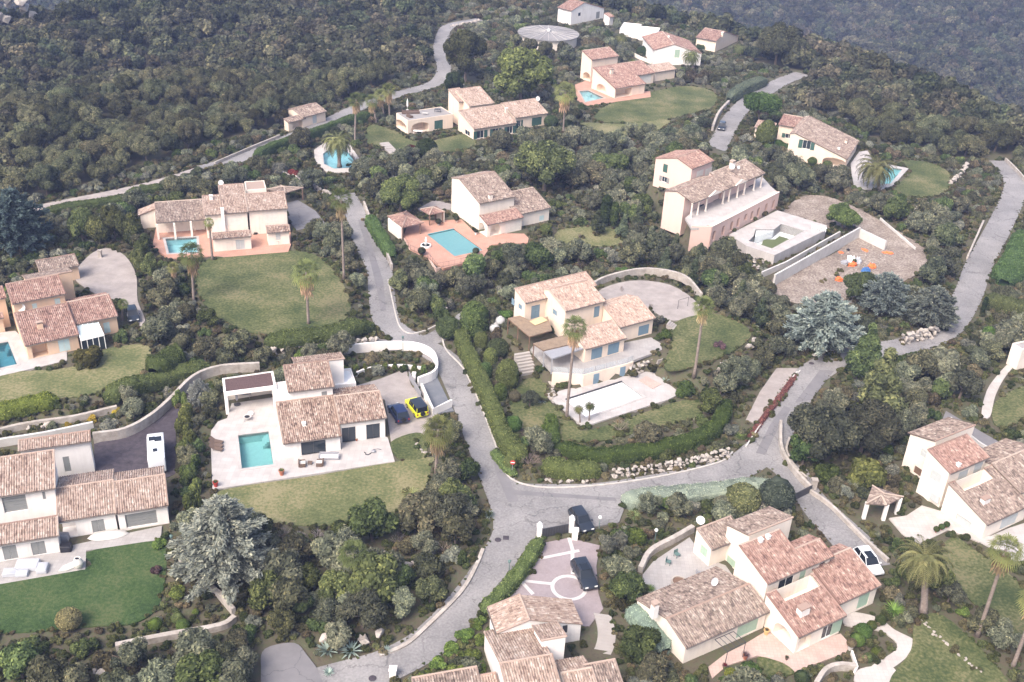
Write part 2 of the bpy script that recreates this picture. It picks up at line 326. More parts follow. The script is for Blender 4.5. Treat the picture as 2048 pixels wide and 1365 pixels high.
# ------------------------------------------------------------------ flat work
def slab(name, P, z, mat, thick=.35, holes=(), kind='structure', parent=None, origin=None, sink=.4, inset=1.1, grow=.3):
    """closed sheet with a real edge; holes are openings (pools)"""
    P = [Vector((p[0], p[1], z)) for p in P]
    if area2(P) < 0: P.reverse()
    hs = []
    for h in holes:
        h = [Vector((p[0], p[1], z)) for p in h]
        if area2(h) > 0: h.reverse()
        hs.append(h)
    loops = [P]+hs; V = [v for l in loops for v in l]
    bm = bmesh.new(); bv = [bm.verts.new((v.x, v.y, 0)) for v in V]; es = []; k = 0
    for l in loops:
        m = len(l); es += [bm.edges.new((bv[k+i], bv[k+(i+1) % m])) for i in range(m)]; k += m
    bmesh.ops.triangle_fill(bm, use_beauty=True, use_dissolve=False, edges=es); bm.verts.index_update()
    Fc = [tuple(v.index for v in f.verts) for f in bm.faces]; bm.free()
    n = len(V); V = V + [Vector((v.x, v.y, z-thick)) for v in V]; k = 0
    for l in loops:
        m = len(l)
        for i in range(m): Fc.append((k+i, k+(i+1) % m, k+(i+1) % m+n, k+i+n))
        k += m
    uv = [(v[0], v[1]) for v in V]
    o = mesh(name, V, Fc, mat, parent, origin, uv=uv)
    bm = bmesh.new(); bm.from_mesh(o.data)
    bmesh.ops.recalc_face_normals(bm, faces=bm.faces)
    up = sum(f.normal.z for f in bm.faces if abs(f.normal.z) > .5)
    if up < 0: bmesh.ops.reverse_faces(bm, faces=bm.faces)
    bm.to_mesh(o.data); bm.free()
    if kind and not parent: o['kind'] = kind
    if sink: occupy([(p.x, p.y) for p in P], grow, sink, inset)
    return o
def ribbon(pl, width, sm=6):
    """edges of a strip along a world line; width number or per-point list"""
    n0 = len(pl); C = smooth_line(pl, sm); Wd = width if hasattr(width, '__len__') else [width]*n0
    Lf, Rt = [], []
    for i, p in enumerate(C):
        d = (C[min(i+1, len(C)-1)]-C[max(i-1, 0)]); d.z = 0; d.normalize(); nrm = Vector((-d.y, d.x, 0))
        f = min(i/sm, n0-1.001); k = int(f); wd = Wd[k]*(1-(f-k))+Wd[min(k+1, n0-1)]*(f-k)
        Lf.append(p+nrm*wd/2); Rt.append(p-nrm*wd/2)
    return Lf, Rt
def wallstrip(name, pl, th, z0, z1, mat, sm=1, parent=None, origin=None, closed=False, tops=None):
    """a wall of given thickness along a world line"""
    C = smooth_line(pl, sm, closed) if sm > 1 else [Vector((p[0], p[1], 0)) for p in pl]
    L_, R_ = [], []
    for i, p in enumerate(C):
        a = C[i-1] if (closed or i > 0) else p; b = C[(i+1) % len(C)] if (closed or i < len(C)-1) else p
        d = b-a; d.z = 0; d.normalize(); nrm = Vector((-d.y, d.x, 0)); L_.append(p+nrm*th/2); R_.append(p-nrm*th/2)
    V = []; n = len(C)
    for i in range(n):
        zt = z1 if tops is None else tops[0]+(tops[1]-tops[0])*i/(n-1)
        V += [(L_[i].x, L_[i].y, z0), (L_[i].x, L_[i].y, zt), (R_[i].x, R_[i].y, zt), (R_[i].x, R_[i].y, z0)]
    Fc = []
    for i in range(n if closed else n-1):
        j = (i+1) % n
        for k in range(4): Fc.append((4*i+k, 4*i+(k+1) % 4, 4*j+(k+1) % 4, 4*j+k))
    if not closed: Fc += [(0, 1, 2, 3), (4*n-1, 4*n-2, 4*n-3, 4*n-4)]
    o = mesh(name, V, Fc, mat, parent, origin)
    bm = bmesh.new(); bm.from_mesh(o.data); bmesh.ops.recalc_face_normals(bm, faces=bm.faces); bm.to_mesh(o.data); bm.free()
    occupy([(v.x, v.y) for v in L_]+[(v.x, v.y) for v in reversed(R_)], .3, 0)
    return o
def clear_glass(name, c, a):
    m = bpy.data.materials.new(name); m.use_nodes = True; MATS[name] = m; t = m.node_tree; b = t.nodes['Principled BSDF']
    b.inputs['Base Color'].default_value = (*c, 1); b.inputs['Roughness'].default_value = .1; b.inputs['Alpha'].default_value = a; return m
clear_glass('balustrade_glass', (.55, .62, .64), .35)
# ------------------------------------------------------------------ houses
BAKE = []       # (wall object, cutter mesh builder)
class Block: pass
class House:
    def __init__(s, name, label, e0, e1, ze, zg=0.0, wall='cream_stucco', roof='tiles_mixed', trim='white_paint', bdir=False, cat='house'):
        s.zg = zg; s.wall = wall; s.roof = roof; s.trim = trim
        p, q = at(e0, zg+ze), at(e1, zg+ze); d = (q-p); d.z = 0; d.normalize()
        if bdir: d = Vector((d.y, -d.x, 0))
        s.a = d; s.b = Vector((-d.y, d.x, 0)); s.o = Vector((p.x, p.y, zg))
        s.root = empty(name, s.o, label, cat); s.blocks = []
    def fr(s, k):
        a, b = s.a, s.b
        for _ in range(k % 4): a, b = b, -a
        return a, b
    def loc(s, B, v): r = v-s.o; return r.dot(B.a), r.dot(B.b)
    def w(s, B, a, b, z): v = s.o+B.a*a+B.b*b; return Vector((v.x, v.y, z))
    def gable(s, eL, eR, rp, ze, back=.3, slope=.3, k=0, zb=-.6, front=.32, porch=0, wall=None, roof=None, holes=(), over=.14, cap=True, nowall=False):
        B = Block(); B.a, B.b = s.fr(k); B.roofmat = roof or s.roof; z0 = s.zg+ze
        p, q = at(eL, z0), at(eR, z0); (aL, bL), (aR, bR) = s.loc(B, p), s.loc(B, q)
        B.a0, B.a1 = min(aL, aR), max(aL, aR); B.b0 = (bL+bR)/2; B.ze = z0
        zr = z0+1
        for _ in range(40):
            r = at(rp, zr); _, br = s.loc(B, r); zn = z0+slope*max(br-B.b0, .3); zr = zr*.5+zn*.5
        B.b1 = max(br, B.b0+.3); B.zr = zr; B.sl = slope; B.b2 = B.b1+back; B.z2 = zr-slope*back
        B.aw0, B.aw1, B.bw0, B.bw2 = B.a0+over, B.a1-over, B.b0+front+porch, B.b2-.12
        B.zb = s.zg+zb; B.porch = porch
        zt = lambda b: (z0+slope*(b-B.b0) if b <= B.b1 else zr-slope*(b-B.b1))-.10
        B.zt = zt; prof = [(B.bw0, B.zb), (B.bw0, zt(B.bw0)), (B.b1, zt(B.b1))]
        if B.bw2 > B.b1+.05: prof += [(B.bw2, zt(B.bw2)), (B.bw2, B.zb)]
        else: prof += [(B.b1, B.zb)]; B.bw2 = B.b1
        n = len(prof); V = [s.w(B, aa, b, z) for aa in (B.aw0, B.aw1) for b, z in prof]
        Fc = [tuple(range(n)), tuple(range(2*n-1, n-1, -1))]+[(i, i+n, (i+1) % n+n, (i+1) % n) for i in range(n)]
        if not nowall:
            B.wallo = MB().add(V, Fc).build('wall', wall or s.wall, s.root, s.o)
        B.cut = MB(); B.holes = []
        for hp in holes:
            us = []
            for q in hp[:-1]:
                d = ray(q); n_ = (B.b*-slope); n_.z = 1
                P0 = s.w(B, B.a0, B.b0, z0); t = (P0-CAM).dot(n_)/d.dot(n_); us.append(s.loc(B, CAM+d*t))
            h = (min(u[0] for u in us), max(u[0] for u in us), min(u[1] for u in us), B.b1+.02 if hp[-1] < 3 else max(u[1] for u in us), hp[-1]); B.holes.append(h)
            B.cut.box(h[0], h[1], h[2], h[3], s.zg+h[4], zr+3, lambda v: s.w(B, v.x, v.y, v.z))
        if not nowall: BAKE.append((B, s))
        s.tileroof(B); s.blocks.append(B)
        occupy([s.w(B, *q, 0)[:2] for q in [(B.a0, B.b0), (B.a1, B.b0), (B.a1, B.b2), (B.a0, B.b2)]], .6, .6, 1.2)
        return B
    def tileroof(s, B):
        V, Fc, uv = [], [], []
        def plane(ba, za, bb, zb_, holes):
            Ls = math.hypot(bb-ba, zb_-za); nr = max(2, round(Ls/.84)); na = max(4, round((B.a1-B.a0)/.28)); st = (B.a1-B.a0)/na
            prof = [(0, 0), (.22, .075), (.5, .11), (.78, .075)]
            cols = [(B.a0+(i+f)*st, hh) for i in range(na) for f, hh in prof]+[(B.a1, 0)]
            idx = {}
            jit = [rnd.uniform(-.012, .012) for _ in cols]
            for j in range(nr+1):
                t = j/nr; wob = rnd.uniform(-.01, .01)
                for i, (aa, hh) in enumerate(cols):
                    idx[i, j] = len(V); V.append(s.w(B, aa, ba+(bb-ba)*t, za+(zb_-za)*t+hh+jit[i]+wob+.015*math.sin(aa*1.3+j)))
                    uv.append((aa-B.a0+.07, t*Ls))
            for j in range(nr):
                bm_ = ba+(bb-ba)*(j+.5)/nr
                for i in range(len(cols)-1):
                    am = (cols[i][0]+cols[i+1][0])/2
                    if any(h[0] < am < h[1] and h[2] < bm_ < h[3] for h in holes): continue
                    Fc.append((idx[i, j], idx[i+1, j], idx[i+1, j+1], idx[i, j+1]))
            # underside and edges
            ac = sorted({B.a0, B.a1, *[min(max(x, B.a0), B.a1) for h in holes for x in h[:2]]}); bc = sorted({ba, bb, *[min(max(x, min(ba, bb)), max(ba, bb)) for h in holes for x in h[2:4]]})
            zz = lambda b: za+(zb_-za)*(b-ba)/(bb-ba)
            for x0, x1 in zip(ac, ac[1:]):
                for y0, y1 in zip(bc, bc[1:]):
                    if any(h[0]-.01 <= x0 and x1 <= h[1]+.01 and h[2]-.01 <= y0 and y1 <= h[3]+.01 for h in holes): continue
                    n = len(V)
                    for dz in (-.13, -.02):
                        for y in (y0, y1):
                            for x in (x0, x1): V.append(s.w(B, x, y, zz(y)+dz)); uv.append((x-B.a0, .21))
                    Fc.extend([tuple(n+i for i in f) for f in [(0, 2, 3, 1), (0, 1, 5, 4), (2, 6, 7, 3), (0, 4, 6, 2), (1, 3, 7, 5)]])
        plane(B.b0, B.ze, B.b1, B.zr, B.holes)
        if B.b2-B.b1 > .6: plane(B.b2, B.z2, B.b1, B.zr, [])
        B.roof = mesh('roof', V, Fc, B.roofmat, s.root, s.o, uv=uv)
        segs = [(B.a0-.03, B.a1+.03)] if not B.holes else [(B.a0-.03, B.holes[0][0]), (B.holes[0][1], B.a1+.03)]
        for x0, x1 in segs:
            m = MB(); m.tube([s.w(B, x0, B.b1, B.zr+.03), s.w(B, x1, B.b1, B.zr+.03)], .13, 8); m.build('ridge_cap', 'tiles_salmon', B.roof, s.o)
        m = MB()
        m.tube([s.w(B, B.a0, B.b0-.05, B.ze-.07), s.w(B, B.a1, B.b0-.05, B.ze-.07)], .07, 6); m.build('gutter', 'gutter', B.roof, s.o)
        for x in (B.a0, B.a1): m = MB(); m.tube([s.w(B, x, B.b0, B.ze+.05), s.w(B, x, B.b1, B.zr+.05)], .10, 6); m.build('verge_tiles', B.roofmat, B.roof, s.o)
    def face(s, B, f, p):
        """pixel -> (u, z) on a wall face"""
        d = ray(p)
        if f in 'fk': n_ = B.b; P0 = s.w(B, 0, B.bw0 if f == 'f' else B.bw2, 0)
        else: n_ = B.a; P0 = s.w(B, B.aw0 if f == 'l' else B.aw1, 0, 0)
        t = (P0-CAM).dot(n_)/d.dot(n_); v = CAM+d*t; A, b = s.loc(B, v); return (A if f in 'fk' else b), v.z
    def fx(s, B, f):
        """map (u along face, depth inward, z) to world"""
        if f == 'f': return lambda v: s.w(B, v.x, B.bw0+v.y, v.z)
        if f == 'k': return lambda v: s.w(B, v.x, B.bw2-v.y, v.z)
        if f == 'l': return lambda v: s.w(B, B.aw0+v.y, v.x, v.z)
        return lambda v: s.w(B, B.aw1-v.y, v.x, v.z)
    def open(s, B, f, p0, p1, style='sh', mat=None, n=2, d=None):
        u0, za = s.face(B, f, p0); u1, zb = s.face(B, f, p1)
        u0, u1 = min(u0, u1), max(u0, u1); z0, z1 = min(za, zb), max(za, zb)
        if z0 < s.zg+.45: z0 = s.zg+.12
        if style == 'arch': z0 = s.zg+.1; z1 = max(z1, s.zg+2.3)
        elif style != 'hole' and z1-z0 < .9: z0 = z1-1.15
        elif style == 'hole': z0 = s.zg+.1; z1 = max(z1, s.zg+2.2)
        if style in ('sh', 'gl', 'wn', 'door', 'gd') and z1-z0 > 2.45: z1 = z0+2.45
        return s.openw(B, f, u0, u1, z0, z1, style, mat, n, d)
    def openw(s, B, f, u0, u1, z0, z1, style='sh', mat=None, n=2, d=None):
        M = s.fx(B, f); m = mat or 'grey_shutter'
        if style == 'arch':
            d = d or 2.2; r = (u1-u0)/2; zc = max(z0+.2, z1-min(r, 1.0)); ry = z1-zc; N = 10
            pts = [(u0, z0)]+[((u0+u1)/2-r*math.cos(math.pi*i/N), zc+ry*math.sin(math.pi*i/N)) for i in range(N+1)]+[(u1, z0)]
            k = len(pts); V = [M(Vector((u, y, z))) for y in (-.3, d) for u, z in pts]
            B.cut.add(V, [tuple(range(k)), tuple(range(2*k-1, k-1, -1))]+[(i, i+k, (i+1) % k+k, (i+1) % k) for i in range(k)]); return
        dep = d or {'sh': .13, 'gl': .25, 'wn': .2, 'door': .2, 'gd': .25, 'hole': 2.2}[style]
        B.cut.box(u0, u1, -.3, dep, z0, z1, M)
        if style == 'hole': return
        if style == 'sh':
            wd = (u1-u0)/n
            for i in range(n):
                q = MB(); a, b = u0+i*wd+.015, u0+(i+1)*wd-.015
                q.box(a, b, .05, .10, z0+.03, z1-.03, M)
                for zz in (z0+.12, (z0+z1)/2, z1-.2): q.box(a+.06, b-.06, .03, .05, zz, zz+.09, M)
                q.build('shutter', m, s.root, s.o)
        elif style == 'gd':
            q = MB(); N = 5
            for i in range(N): q.box(u0+.02, u1-.02, .14+.0*i, .2, z0+(z1-z0)*i/N+.02, z0+(z1-z0)*(i+1)/N-.02, M)
            q.box(u0, u1, .2, .24, z0, z1, M); q.build('garage_door', m, s.root, s.o)
        elif style == 'door':
            q = MB(); q.box(u0+.02, u1-.02, .1, .16, z0, z1-.02, M); q.build('door', m, s.root, s.o)
        else:
            t = .06; q = MB(); y0, y1 = .10, .17
            q.box(u0, u0+t, y0, y1, z0, z1, M); q.box(u1-t, u1, y0, y1, z0, z1, M); q.box(u0+t, u1-t, y0, y1, z1-t, z1, M); q.box(u0+t, u1-t, y0, y1, z0, z0+t, M)
            for i in range(1, n): x = u0+(u1-u0)*i/n; q.box(x-t/2, x+t/2, y0, y1, z0+t, z1-t, M)
            fr = q.build('window', ('dark_metal' if style == 'gl' and not mat else 'white_paint') if style != 'gl' or not mat else mat, s.root, s.o)
            for i in range(n):
                q = MB(); q.box(u0+(u1-u0)*i/n+t/2, u0+(u1-u0)*(i+1)/n-t/2, .13, .145, z0+t/2, z1-t/2, M); q.build('pane', 'window_glass', fr, s.o)
            if style == 'wn':
                hw = (u1-u0)/2
                for a, b in ((u0-hw, u0-.02), (u1+.02, u1+hw)):
                    q = MB(); q.box(a, b, -.06, -.012, z0, z1, M); q.build('shutter', m, s.root, s.o)
                    
    def onroof(s, B, p):
        d = ray(p); n_ = B.b*-B.sl; n_.z = 1; P0 = s.w(B, B.a0, B.b0, B.ze); t = (P0-CAM).dot(n_)/d.dot(n_); return CAM+d*t
    def chimney(s, B, p, w_=.8, d_=.5, h=1.0, mat=None):
        v = s.onroof(B, p); A, b = s.loc(B, v); M = lambda q: s.w(B, A+q.x, b+q.y, v.z+q.z)
        m = MB(); m.box(-w_/2, w_/2, -d_/2, d_/2, -.6, h*.72, M); o = m.build('chimney', mat or s.wall, B.roof, s.o)
        m = MB()
        for x in (-1, 1): m.box(x*w_/2-.06*(x > 0)-.0, x*w_/2+.06*(x < 0), -d_/2, d_/2, h*.72+.002, h*.9, M)
        m.box(-w_/2-.05, w_/2+.05, -d_/2-.05, d_/2+.05, h*.9, h, M); m.build('chimney_cap', 'tiles_salmon' if w_ > .6 else 'white_paint', B.roof, s.o)
    def vent(s, B, p): s.chimney(B, p, .45, .45, .5, 'white_paint')
    def dish(s, p, z, r=.5, aim=(.3, -1, .5)):
        v = at(p, s.zg+z); m = MB(); ax = Vector(aim).normalized(); u = ax.orthogonal().normalized(); w_ = ax.cross(u)
        n = 16; V = [v]; Fc = []
        for ring in (.5, 1):
            for k in range(n): t = 2*math.pi*k/n; V.append(v+(u*math.cos(t)+w_*math.sin(t))*r*ring+ax*r*.28*ring*ring)
        for k in range(n): Fc += [(0, 1+k, 1+(k+1) % n), (1+k, 1+n+k, 1+n+(k+1) % n, 1+(k+1) % n)]
        o = mesh('satellite_dish', [q for q in V], Fc, 'fibre', s.root, s.o, smooth=True)
        m = MB(); m.tube([v-ax*.02, v-ax*.2, v-ax*.25-Vector((0, 0, 1.0))], .035, 6); m.tube([v+u*r*.9*-1+ax*.1, v+ax*r*.9], .015, 5); m.build('mast', 'grey_metal', o, s.o)
    def flat(s, nl, nr, fr, zt, mat_top='pale_paving', wall=None, parapet=.0, zb=-.6, k=0):
        B = Block(); B.a, B.b = s.fr(k); z = s.zg+zt
        (a0, b0), (a1, b0b), (a2, b1) = [s.loc(B, at(p, z)) for p in (nl, nr, fr)]
        B.aw0, B.aw1, B.bw0, B.bw2 = min(a0, a1), max(a0, a1), (b0+b0b)/2, b1
        if B.bw2 < B.bw0: B.bw0, B.bw2 = B.bw2, B.bw0
        B.a0, B.a1, B.b0, B.b2 = B.aw0, B.aw1, B.bw0, B.bw2; B.ze = z; B.cut = MB(); B.holes = []
        m = MB(); m.box(B.aw0, B.aw1, B.bw0, B.bw2, s.zg+zb, z, lambda v: s.w(B, v.x, v.y, v.z)); B.wallo = m.build('wall', wall or s.wall, s.root, s.o)
        BAKE.append((B, s)); q = .16
        rf = MB(); rf.box(B.aw0+q, B.aw1-q, B.bw0+q, B.bw2-q, z+.004, z+.03, lambda v: s.w(B, v.x, v.y, v.z)); B.roof = rf.build('flat_roof', mat_top, s.root, s.o)
        if parapet:
            m = MB(); M = lambda v: s.w(B, v.x, v.y, v.z)
            m.box(B.aw0, B.aw1, B.bw0, B.bw0+q, z+.002, z+parapet, M); m.box(B.aw0, B.aw1, B.bw2-q, B.bw2, z+.002, z+parapet, M)
            m.box(B.aw0, B.aw0+q, B.bw0+q, B.bw2-q, z+.002, z+parapet, M); m.box(B.aw1-q, B.aw1, B.bw0+q, B.bw2-q, z+.002, z+parapet, M)
            m.build('parapet', wall or s.wall, s.root, s.o)
        s.blocks.append(B); B.sl = 0
        occupy([s.w(B, *q_, 0)[:2] for q_ in [(B.a0, B.b0), (B.a1, B.b0), (B.a1, B.b2), (B.a0, B.b2)]], .6, .6, 1.2)
        return B
    def column(s, p, z1, z0=0, r=.2, mat='ivory_stucco', square=True, top=None):
        v = at(p, s.zg+z0) if top is None else at(top, s.zg+z1); m = MB()
        v = Vector((v.x, v.y, 0)); A = (v-s.o).dot(s.a); b = (v-s.o).dot(s.b); B = Block(); B.a, B.b = s.a, s.b
        if square: m.box(A-r, A+r, b-r, b+r, s.zg+z0-.3, s.zg+z1, lambda q: s.w(B, q.x, q.y, q.z))
        else: m.tube([(v.x, v.y, s.zg+z0-.2), (v.x, v.y, s.zg+z1)], r, 12)
        return m.build('column', mat, s.root, s.o)
def canopy(root, o, pl, z, mat, th=.12, post=None, zp=0, pm='brown_wood', pr=.09, beam=True, name='canopy_roof'):
    P = [at(p, z) for p in pl]; m = MB(); m.prism([(v.x, v.y) for v in P], z, z+th); r = m.build(name, mat, root, o)
    if beam:
        for i in range(len(P)):
            m = MB(); a, b = P[i], P[(i+1) % len(P)]; m.tube([(a.x, a.y, z-.06), (b.x, b.y, z-.06)], .055, 4); m.build('beam', pm, root, o)
    for q in post or []:
        v = at(q, z); m = MB(); m.box(v.x-pr, v.x+pr, v.y-pr, v.y+pr, zp-.3, z, None); m.build('post', pm, root, o)
    occupy([(v.x, v.y) for v in P], .2, 0); return r
def hiproof(root, o, pl, z, h, mat, name='roof'):
    """hipped tile roof over a 4-point outline, ribs as geometry"""
    P = [at(p, z) for p in pl]; c = sum(P, Vector())/len(P); c.z = z+h; V, Fc, uv = [], [], []
    L1 = (P[1]-P[0]).length; L2 = (P[2]-P[1]).length
    if L1 > L2*1.2: e = (P[1]-P[0]).normalized()*(L1-L2)/2
    elif L2 > L1*1.2: e = (P[2]-P[1]).normalized()*(L2-L1)/2
    else: e = Vector((.01, 0, 0))
    A, Bq = c-e, c+e
    def apex(p): return A if (p-A).length < (p-Bq).length else Bq
    for i in range(len(P)):
        p, q = P[i], P[(i+1) % len(P)]; n = max(3, round((q-p).length/.28)); ta, tb = apex(p), apex(q); L = ((p+q)/2-c).length
        prof = [(0, 0), (.28, .055), (.5, .075), (.72, .055)]; cs = [((k+f)/n, hh) for k in range(n) for f, hh in prof]+[(1, 0)]
        for k, (t, hh) in enumerate(cs):
            lo = p.lerp(q, t); hi = ta.lerp(tb, t); lo = lo+Vector((0, 0, hh)); hi = hi+Vector((0, 0, hh*.6)); V += [lo, hi]; uv += [(t*(q-p).length+.07, 0), (t*(q-p).length+.07, L)]
        b0 = len(V)-2*len(cs)
        for k in range(len(cs)-1): Fc.append((b0+2*k, b0+2*k+2, b0+2*k+3, b0+2*k+1))
    n = len(V); m = len(P); V += [p+Vector((0, 0, -.1)) for p in P]; uv += [(0, 0)]*m; Fc.append(tuple(range(n+m-1, n-1, -1)))
    V += [p+Vector((0, 0, .01)) for p in P]; uv += [(0, 0)]*m
    for i in range(m): Fc.append((n+i, n+(i+1) % m, n+m+(i+1) % m, n+m+i))
    r = mesh(name, V, Fc, mat, root, o, uv=uv); occupy([(v.x, v.y) for v in P], .4, 0)
    mm = MB()
    for p in P: mm.tube([p+Vector((0, 0, .05)), apex(p)+Vector((0, 0, .06))], .11, 6)
    mm.build('ridge_cap', 'tiles_salmon', r, o); return r

def pool(deck_root, name, P, z, depth, liner, water, label, group='swimming pools', coping='pale_paving', wz=-.15, cw=.45, steps=True):
    """real basin under an opening in the deck; returns the hole outline"""
    P = [Vector((p[0], p[1], 0)) for p in P]
    if area2(P) < 0: P.reverse()
    n = len(P); c = sum(P, Vector())/n; o = Vector((c.x, c.y, z)); r = empty(name, o, label, 'pool', group)
    def off(k): 
        out = []
        for i in range(n):
            d1 = (P[i]-P[i-1]).normalized(); d2 = (P[(i+1) % n]-P[i]).normalized(); n1 = Vector((d1.y, -d1.x, 0)); n2 = Vector((d2.y, -d2.x, 0)); b = (n1+n2); b = b/max(.3, b.dot(n1)); out.append(P[i]+b*k)
        return out
    I, Oq = P, off(cw)
    V = [(v.x, v.y, z+.05) for v in I]+[(v.x, v.y, z+.05) for v in Oq]+[(v.x, v.y, z-.2) for v in I]+[(v.x, v.y, z-.2) for v in Oq]
    Fc = []
    for i in range(n): j = (i+1) % n; Fc += [(i, j, n+j, n+i), (i, 2*n+i, 2*n+j, j), (n+i, n+j, 3*n+j, 3*n+i)]
    mesh('coping', V, Fc, coping, r, o, uv=[(v[0], v[1]) for v in V])
    V = [(v.x, v.y, z-.01) for v in I]+[(v.x, v.y, z-depth) for v in I]
    t = tessellate_polygon([[Vector((v.x, v.y, 0)) for v in I]])
    mesh('basin', V, [(i, (i+1) % n, (i+1) % n+n, i+n) for i in range(n)]+[tuple(i+n for i in f) for f in t], liner, r, o)
    if steps:
        m = MB(); e = (P[1]-P[0]); f = (P[-1]-P[0])
        for k in range(3):
            q = [P[2], P[2]+(P[3]-P[2])*.24*(1-k*.28), P[2]+(P[3]-P[2])*.24*(1-k*.28)+(P[1]-P[2])*.25, P[2]+(P[1]-P[2])*.25]
            m.prism([(v.x*.995+c.x*.005, v.y*.995+c.y*.005) for v in q], z-depth, z-.35-.3*(2-k)*1.0+.0)
        m.build('pool_steps', liner, r, o)
    if water:
        mesh('water', [(v.x, v.y, z+wz) for v in I], [tuple(f) for f in t], water, r, o)
    return [(v.x, v.y) for v in I], r
def bake_walls():
    bpy.context.view_layer.update(); tmp = []
    for B, s in BAKE:
        if not B.cut.F: continue
        c = B.cut.build('cut', None, None, s.o); c.location = s.o; c.hide_render = True
        md = B.wallo.modifiers.new('b', 'BOOLEAN'); md.object = c; md.operation = 'DIFFERENCE'; md.solver = 'EXACT'; md.use_self = True; tmp.append((B, c))
    dg = bpy.context.evaluated_depsgraph_get()
    for B, c in tmp:
        me = bpy.data.meshes.new_from_object(B.wallo.evaluated_get(dg), depsgraph=dg); old = B.wallo.data
        B.wallo.modifiers.clear(); B.wallo.data = me; bpy.data.meshes.remove(old)
        if not me.materials: me.materials.append(MATS['white_stucco'])
    for B, c in tmp: bpy.data.objects.remove(c)
# ================================================================== the houses, one by one
def blk(h, *a, **k): return h.gable(*a, **k)
# L: modern white villa with turquoise pool
L = House('villa', 'white modern villa with mixed brown tile roof beside the turquoise pool', zL(645, 920), zL(1155, 850), 2.6, 0, 'white_stucco', 'tiles_mixed')
L1 = L.gable(zL(645, 920), zL(1158, 850), zL(595, 550), 2.6, .2)
L2 = L.gable(zL(1140, 732), zL(1558, 700), zL(1500, 448), 3.5, 3.6)
L3 = L.gable(zL(690, 462), zL(1092, 418), zL(650, 228), 6.3, .2)
L3b = L.gable(zL(1145, 108), zL(722, 162), zL(1175, 168), 5.9, .1, k=2)
L4 = L.flat(zL(1105, 425), zL(1285, 392), zL(1245, 265), 3.0, 'white_paint', parapet=.35)
L5 = L.flat(zL(590, 520), zL(700, 500), zL(665, 380), 2.8, 'white_paint', parapet=.3)
L.open(L1, 'f', zL(800, 905), zL(1025, 1035), 'gl'); L.open(L2, 'f', zL(1160, 775), zL(1285, 875), 'gl'); L.open(L2, 'f', zL(1375, 745), zL(1498, 860), 'gl')
L.open(L3, 'f', zL(982, 458), zL(1033, 500), 'sh', 'grey_shutter', n=1); L.vent(L1, zL(828, 755)); L.open(L3b, 'l', zL(1072, 285), zL(1108, 390), 'gl', n=1)
# its pool pergola
pg = empty('pergola', at(zL(130, 690)), 'white framed pool pergola with dark gravel flat roof', 'pergola'); o = pg.location.copy()
zt = 3.5; q = [at(p, zt) for p in (zL(120, 470), zL(583, 410), zL(556, 280), zL(108, 345))]
m = MB(); m.prism([(v.x, v.y) for v in q], zt-.55, zt-.06); m.build('roof_slab', 'white_stucco', pg, o)
cen = sum(q, Vector())/4; inn = [cen+(v-cen)*.91 for v in q]; m = MB(); m.prism([(v.x, v.y) for v in inn], zt-.058, zt-.02); m.build('gravel_bed', 'gravel_roof', pg, o)
for i in range(4):
    a, b = q[i], q[(i+1) % 4]; ia, ib = inn[i], inn[(i+1) % 4]; m = MB(); m.prism([(a.x, a.y), (b.x, b.y), (ib.x, ib.y), (ia.x, ia.y)], zt-.056, zt+.12); m.build('parapet', 'white_stucco', pg, o)
for v in q:
    d = (cen-v).normalized()*.35; m = MB(); m.box(v.x+d.x-.22, v.x+d.x+.22, v.y+d.y-.22, v.y+d.y+.22, -.2, zt-.552); m.build('post', 'white_stucco', pg, o)
a, b = q[3]+(cen-q[3])*.06, q[2]+(cen-q[2])*.06; m = MB(); m.tube([(a.x, a.y, 1.4), (b.x, b.y, 1.4)], 1.38, 4); wallstrip('back_wall', [a, b], .2, -.2, 2.9, 'ivory_stucco', parent=pg, origin=o)
occupy([(v.x, v.y) for v in q], .3, 0)

# M: central cream villa with blue shutters
zg = 2.2
Mh = House('villa', 'cream villa with blue shutters above the white covered pool', zM(710, 703), zM(1048, 608), 2.6, zg, 'cream_stucco', 'tiles_salmon')
M1 = Mh.gable(zM(710, 703), zM(1048, 608), zM(915, 462), 2.6, .3); M2 = Mh.gable(zM(545, 388), zM(872, 303), zM(715, 130), 5.4, 1.5)
M3 = Mh.gable(zM(215, 322), zM(800, 172), zM(65, 212), 5.2, .2); M4 = Mh.gable(zM(985, 512), zM(1300, 452), zM(1140, 262), 2.9, 2.4)
for a, b in (((760, 700), (838, 805)), ((897, 662), (977, 768))): Mh.open(M1, 'f', zM(*a), zM(*b), 'sh', 'blue_shutter')
Mh.open(M2, 'f', zM(782, 350), zM(820, 428), 'sh', 'blue_shutter', n=1); Mh.open(M3, 'f', zM(262, 330), zM(326, 435), 'sh', 'blue_shutter')
for a, b in (((95, 272), (122, 330)), ((153, 315), (180, 380))): Mh.open(M3, 'l', zM(*a), zM(*b), 'sh', 'blue_shutter', n=1)
Mh.open(M2, 'l', zM(437, 360), zM(470, 430), 'sh', 'blue_shutter', n=1); Mh.open(M4, 'f', zM(1150, 512), zM(1222, 615), 'sh', 'blue_shutter')
pr = empty('terrace_pergola', at(zM(240, 700), zg), 'brown reed covered pergola along the west side of the cream villa', 'pergola'); o = pr.location.copy()
canopy(pr, o, [zM(65, 445), zM(165, 425), zM(255, 468), zM(395, 432), zM(430, 545), zM(245, 598)], zg+2.5, 'bamboo', .1, [zM(68, 450), zM(150, 520), zM(245, 592)], zg)
canopy(pr, o, [zM(275, 655), zM(545, 582), zM(605, 655), zM(360, 712)], zg+2.6, 'bamboo', .1, [zM(280, 655)], zg)
canopy(pr, o, [zM(362, 716), zM(605, 660), zM(690, 695), zM(432, 780)], zg+2.45, 'grey_metal', .08, [zM(432, 776), zM(365, 718)], zg, 'grey_metal')
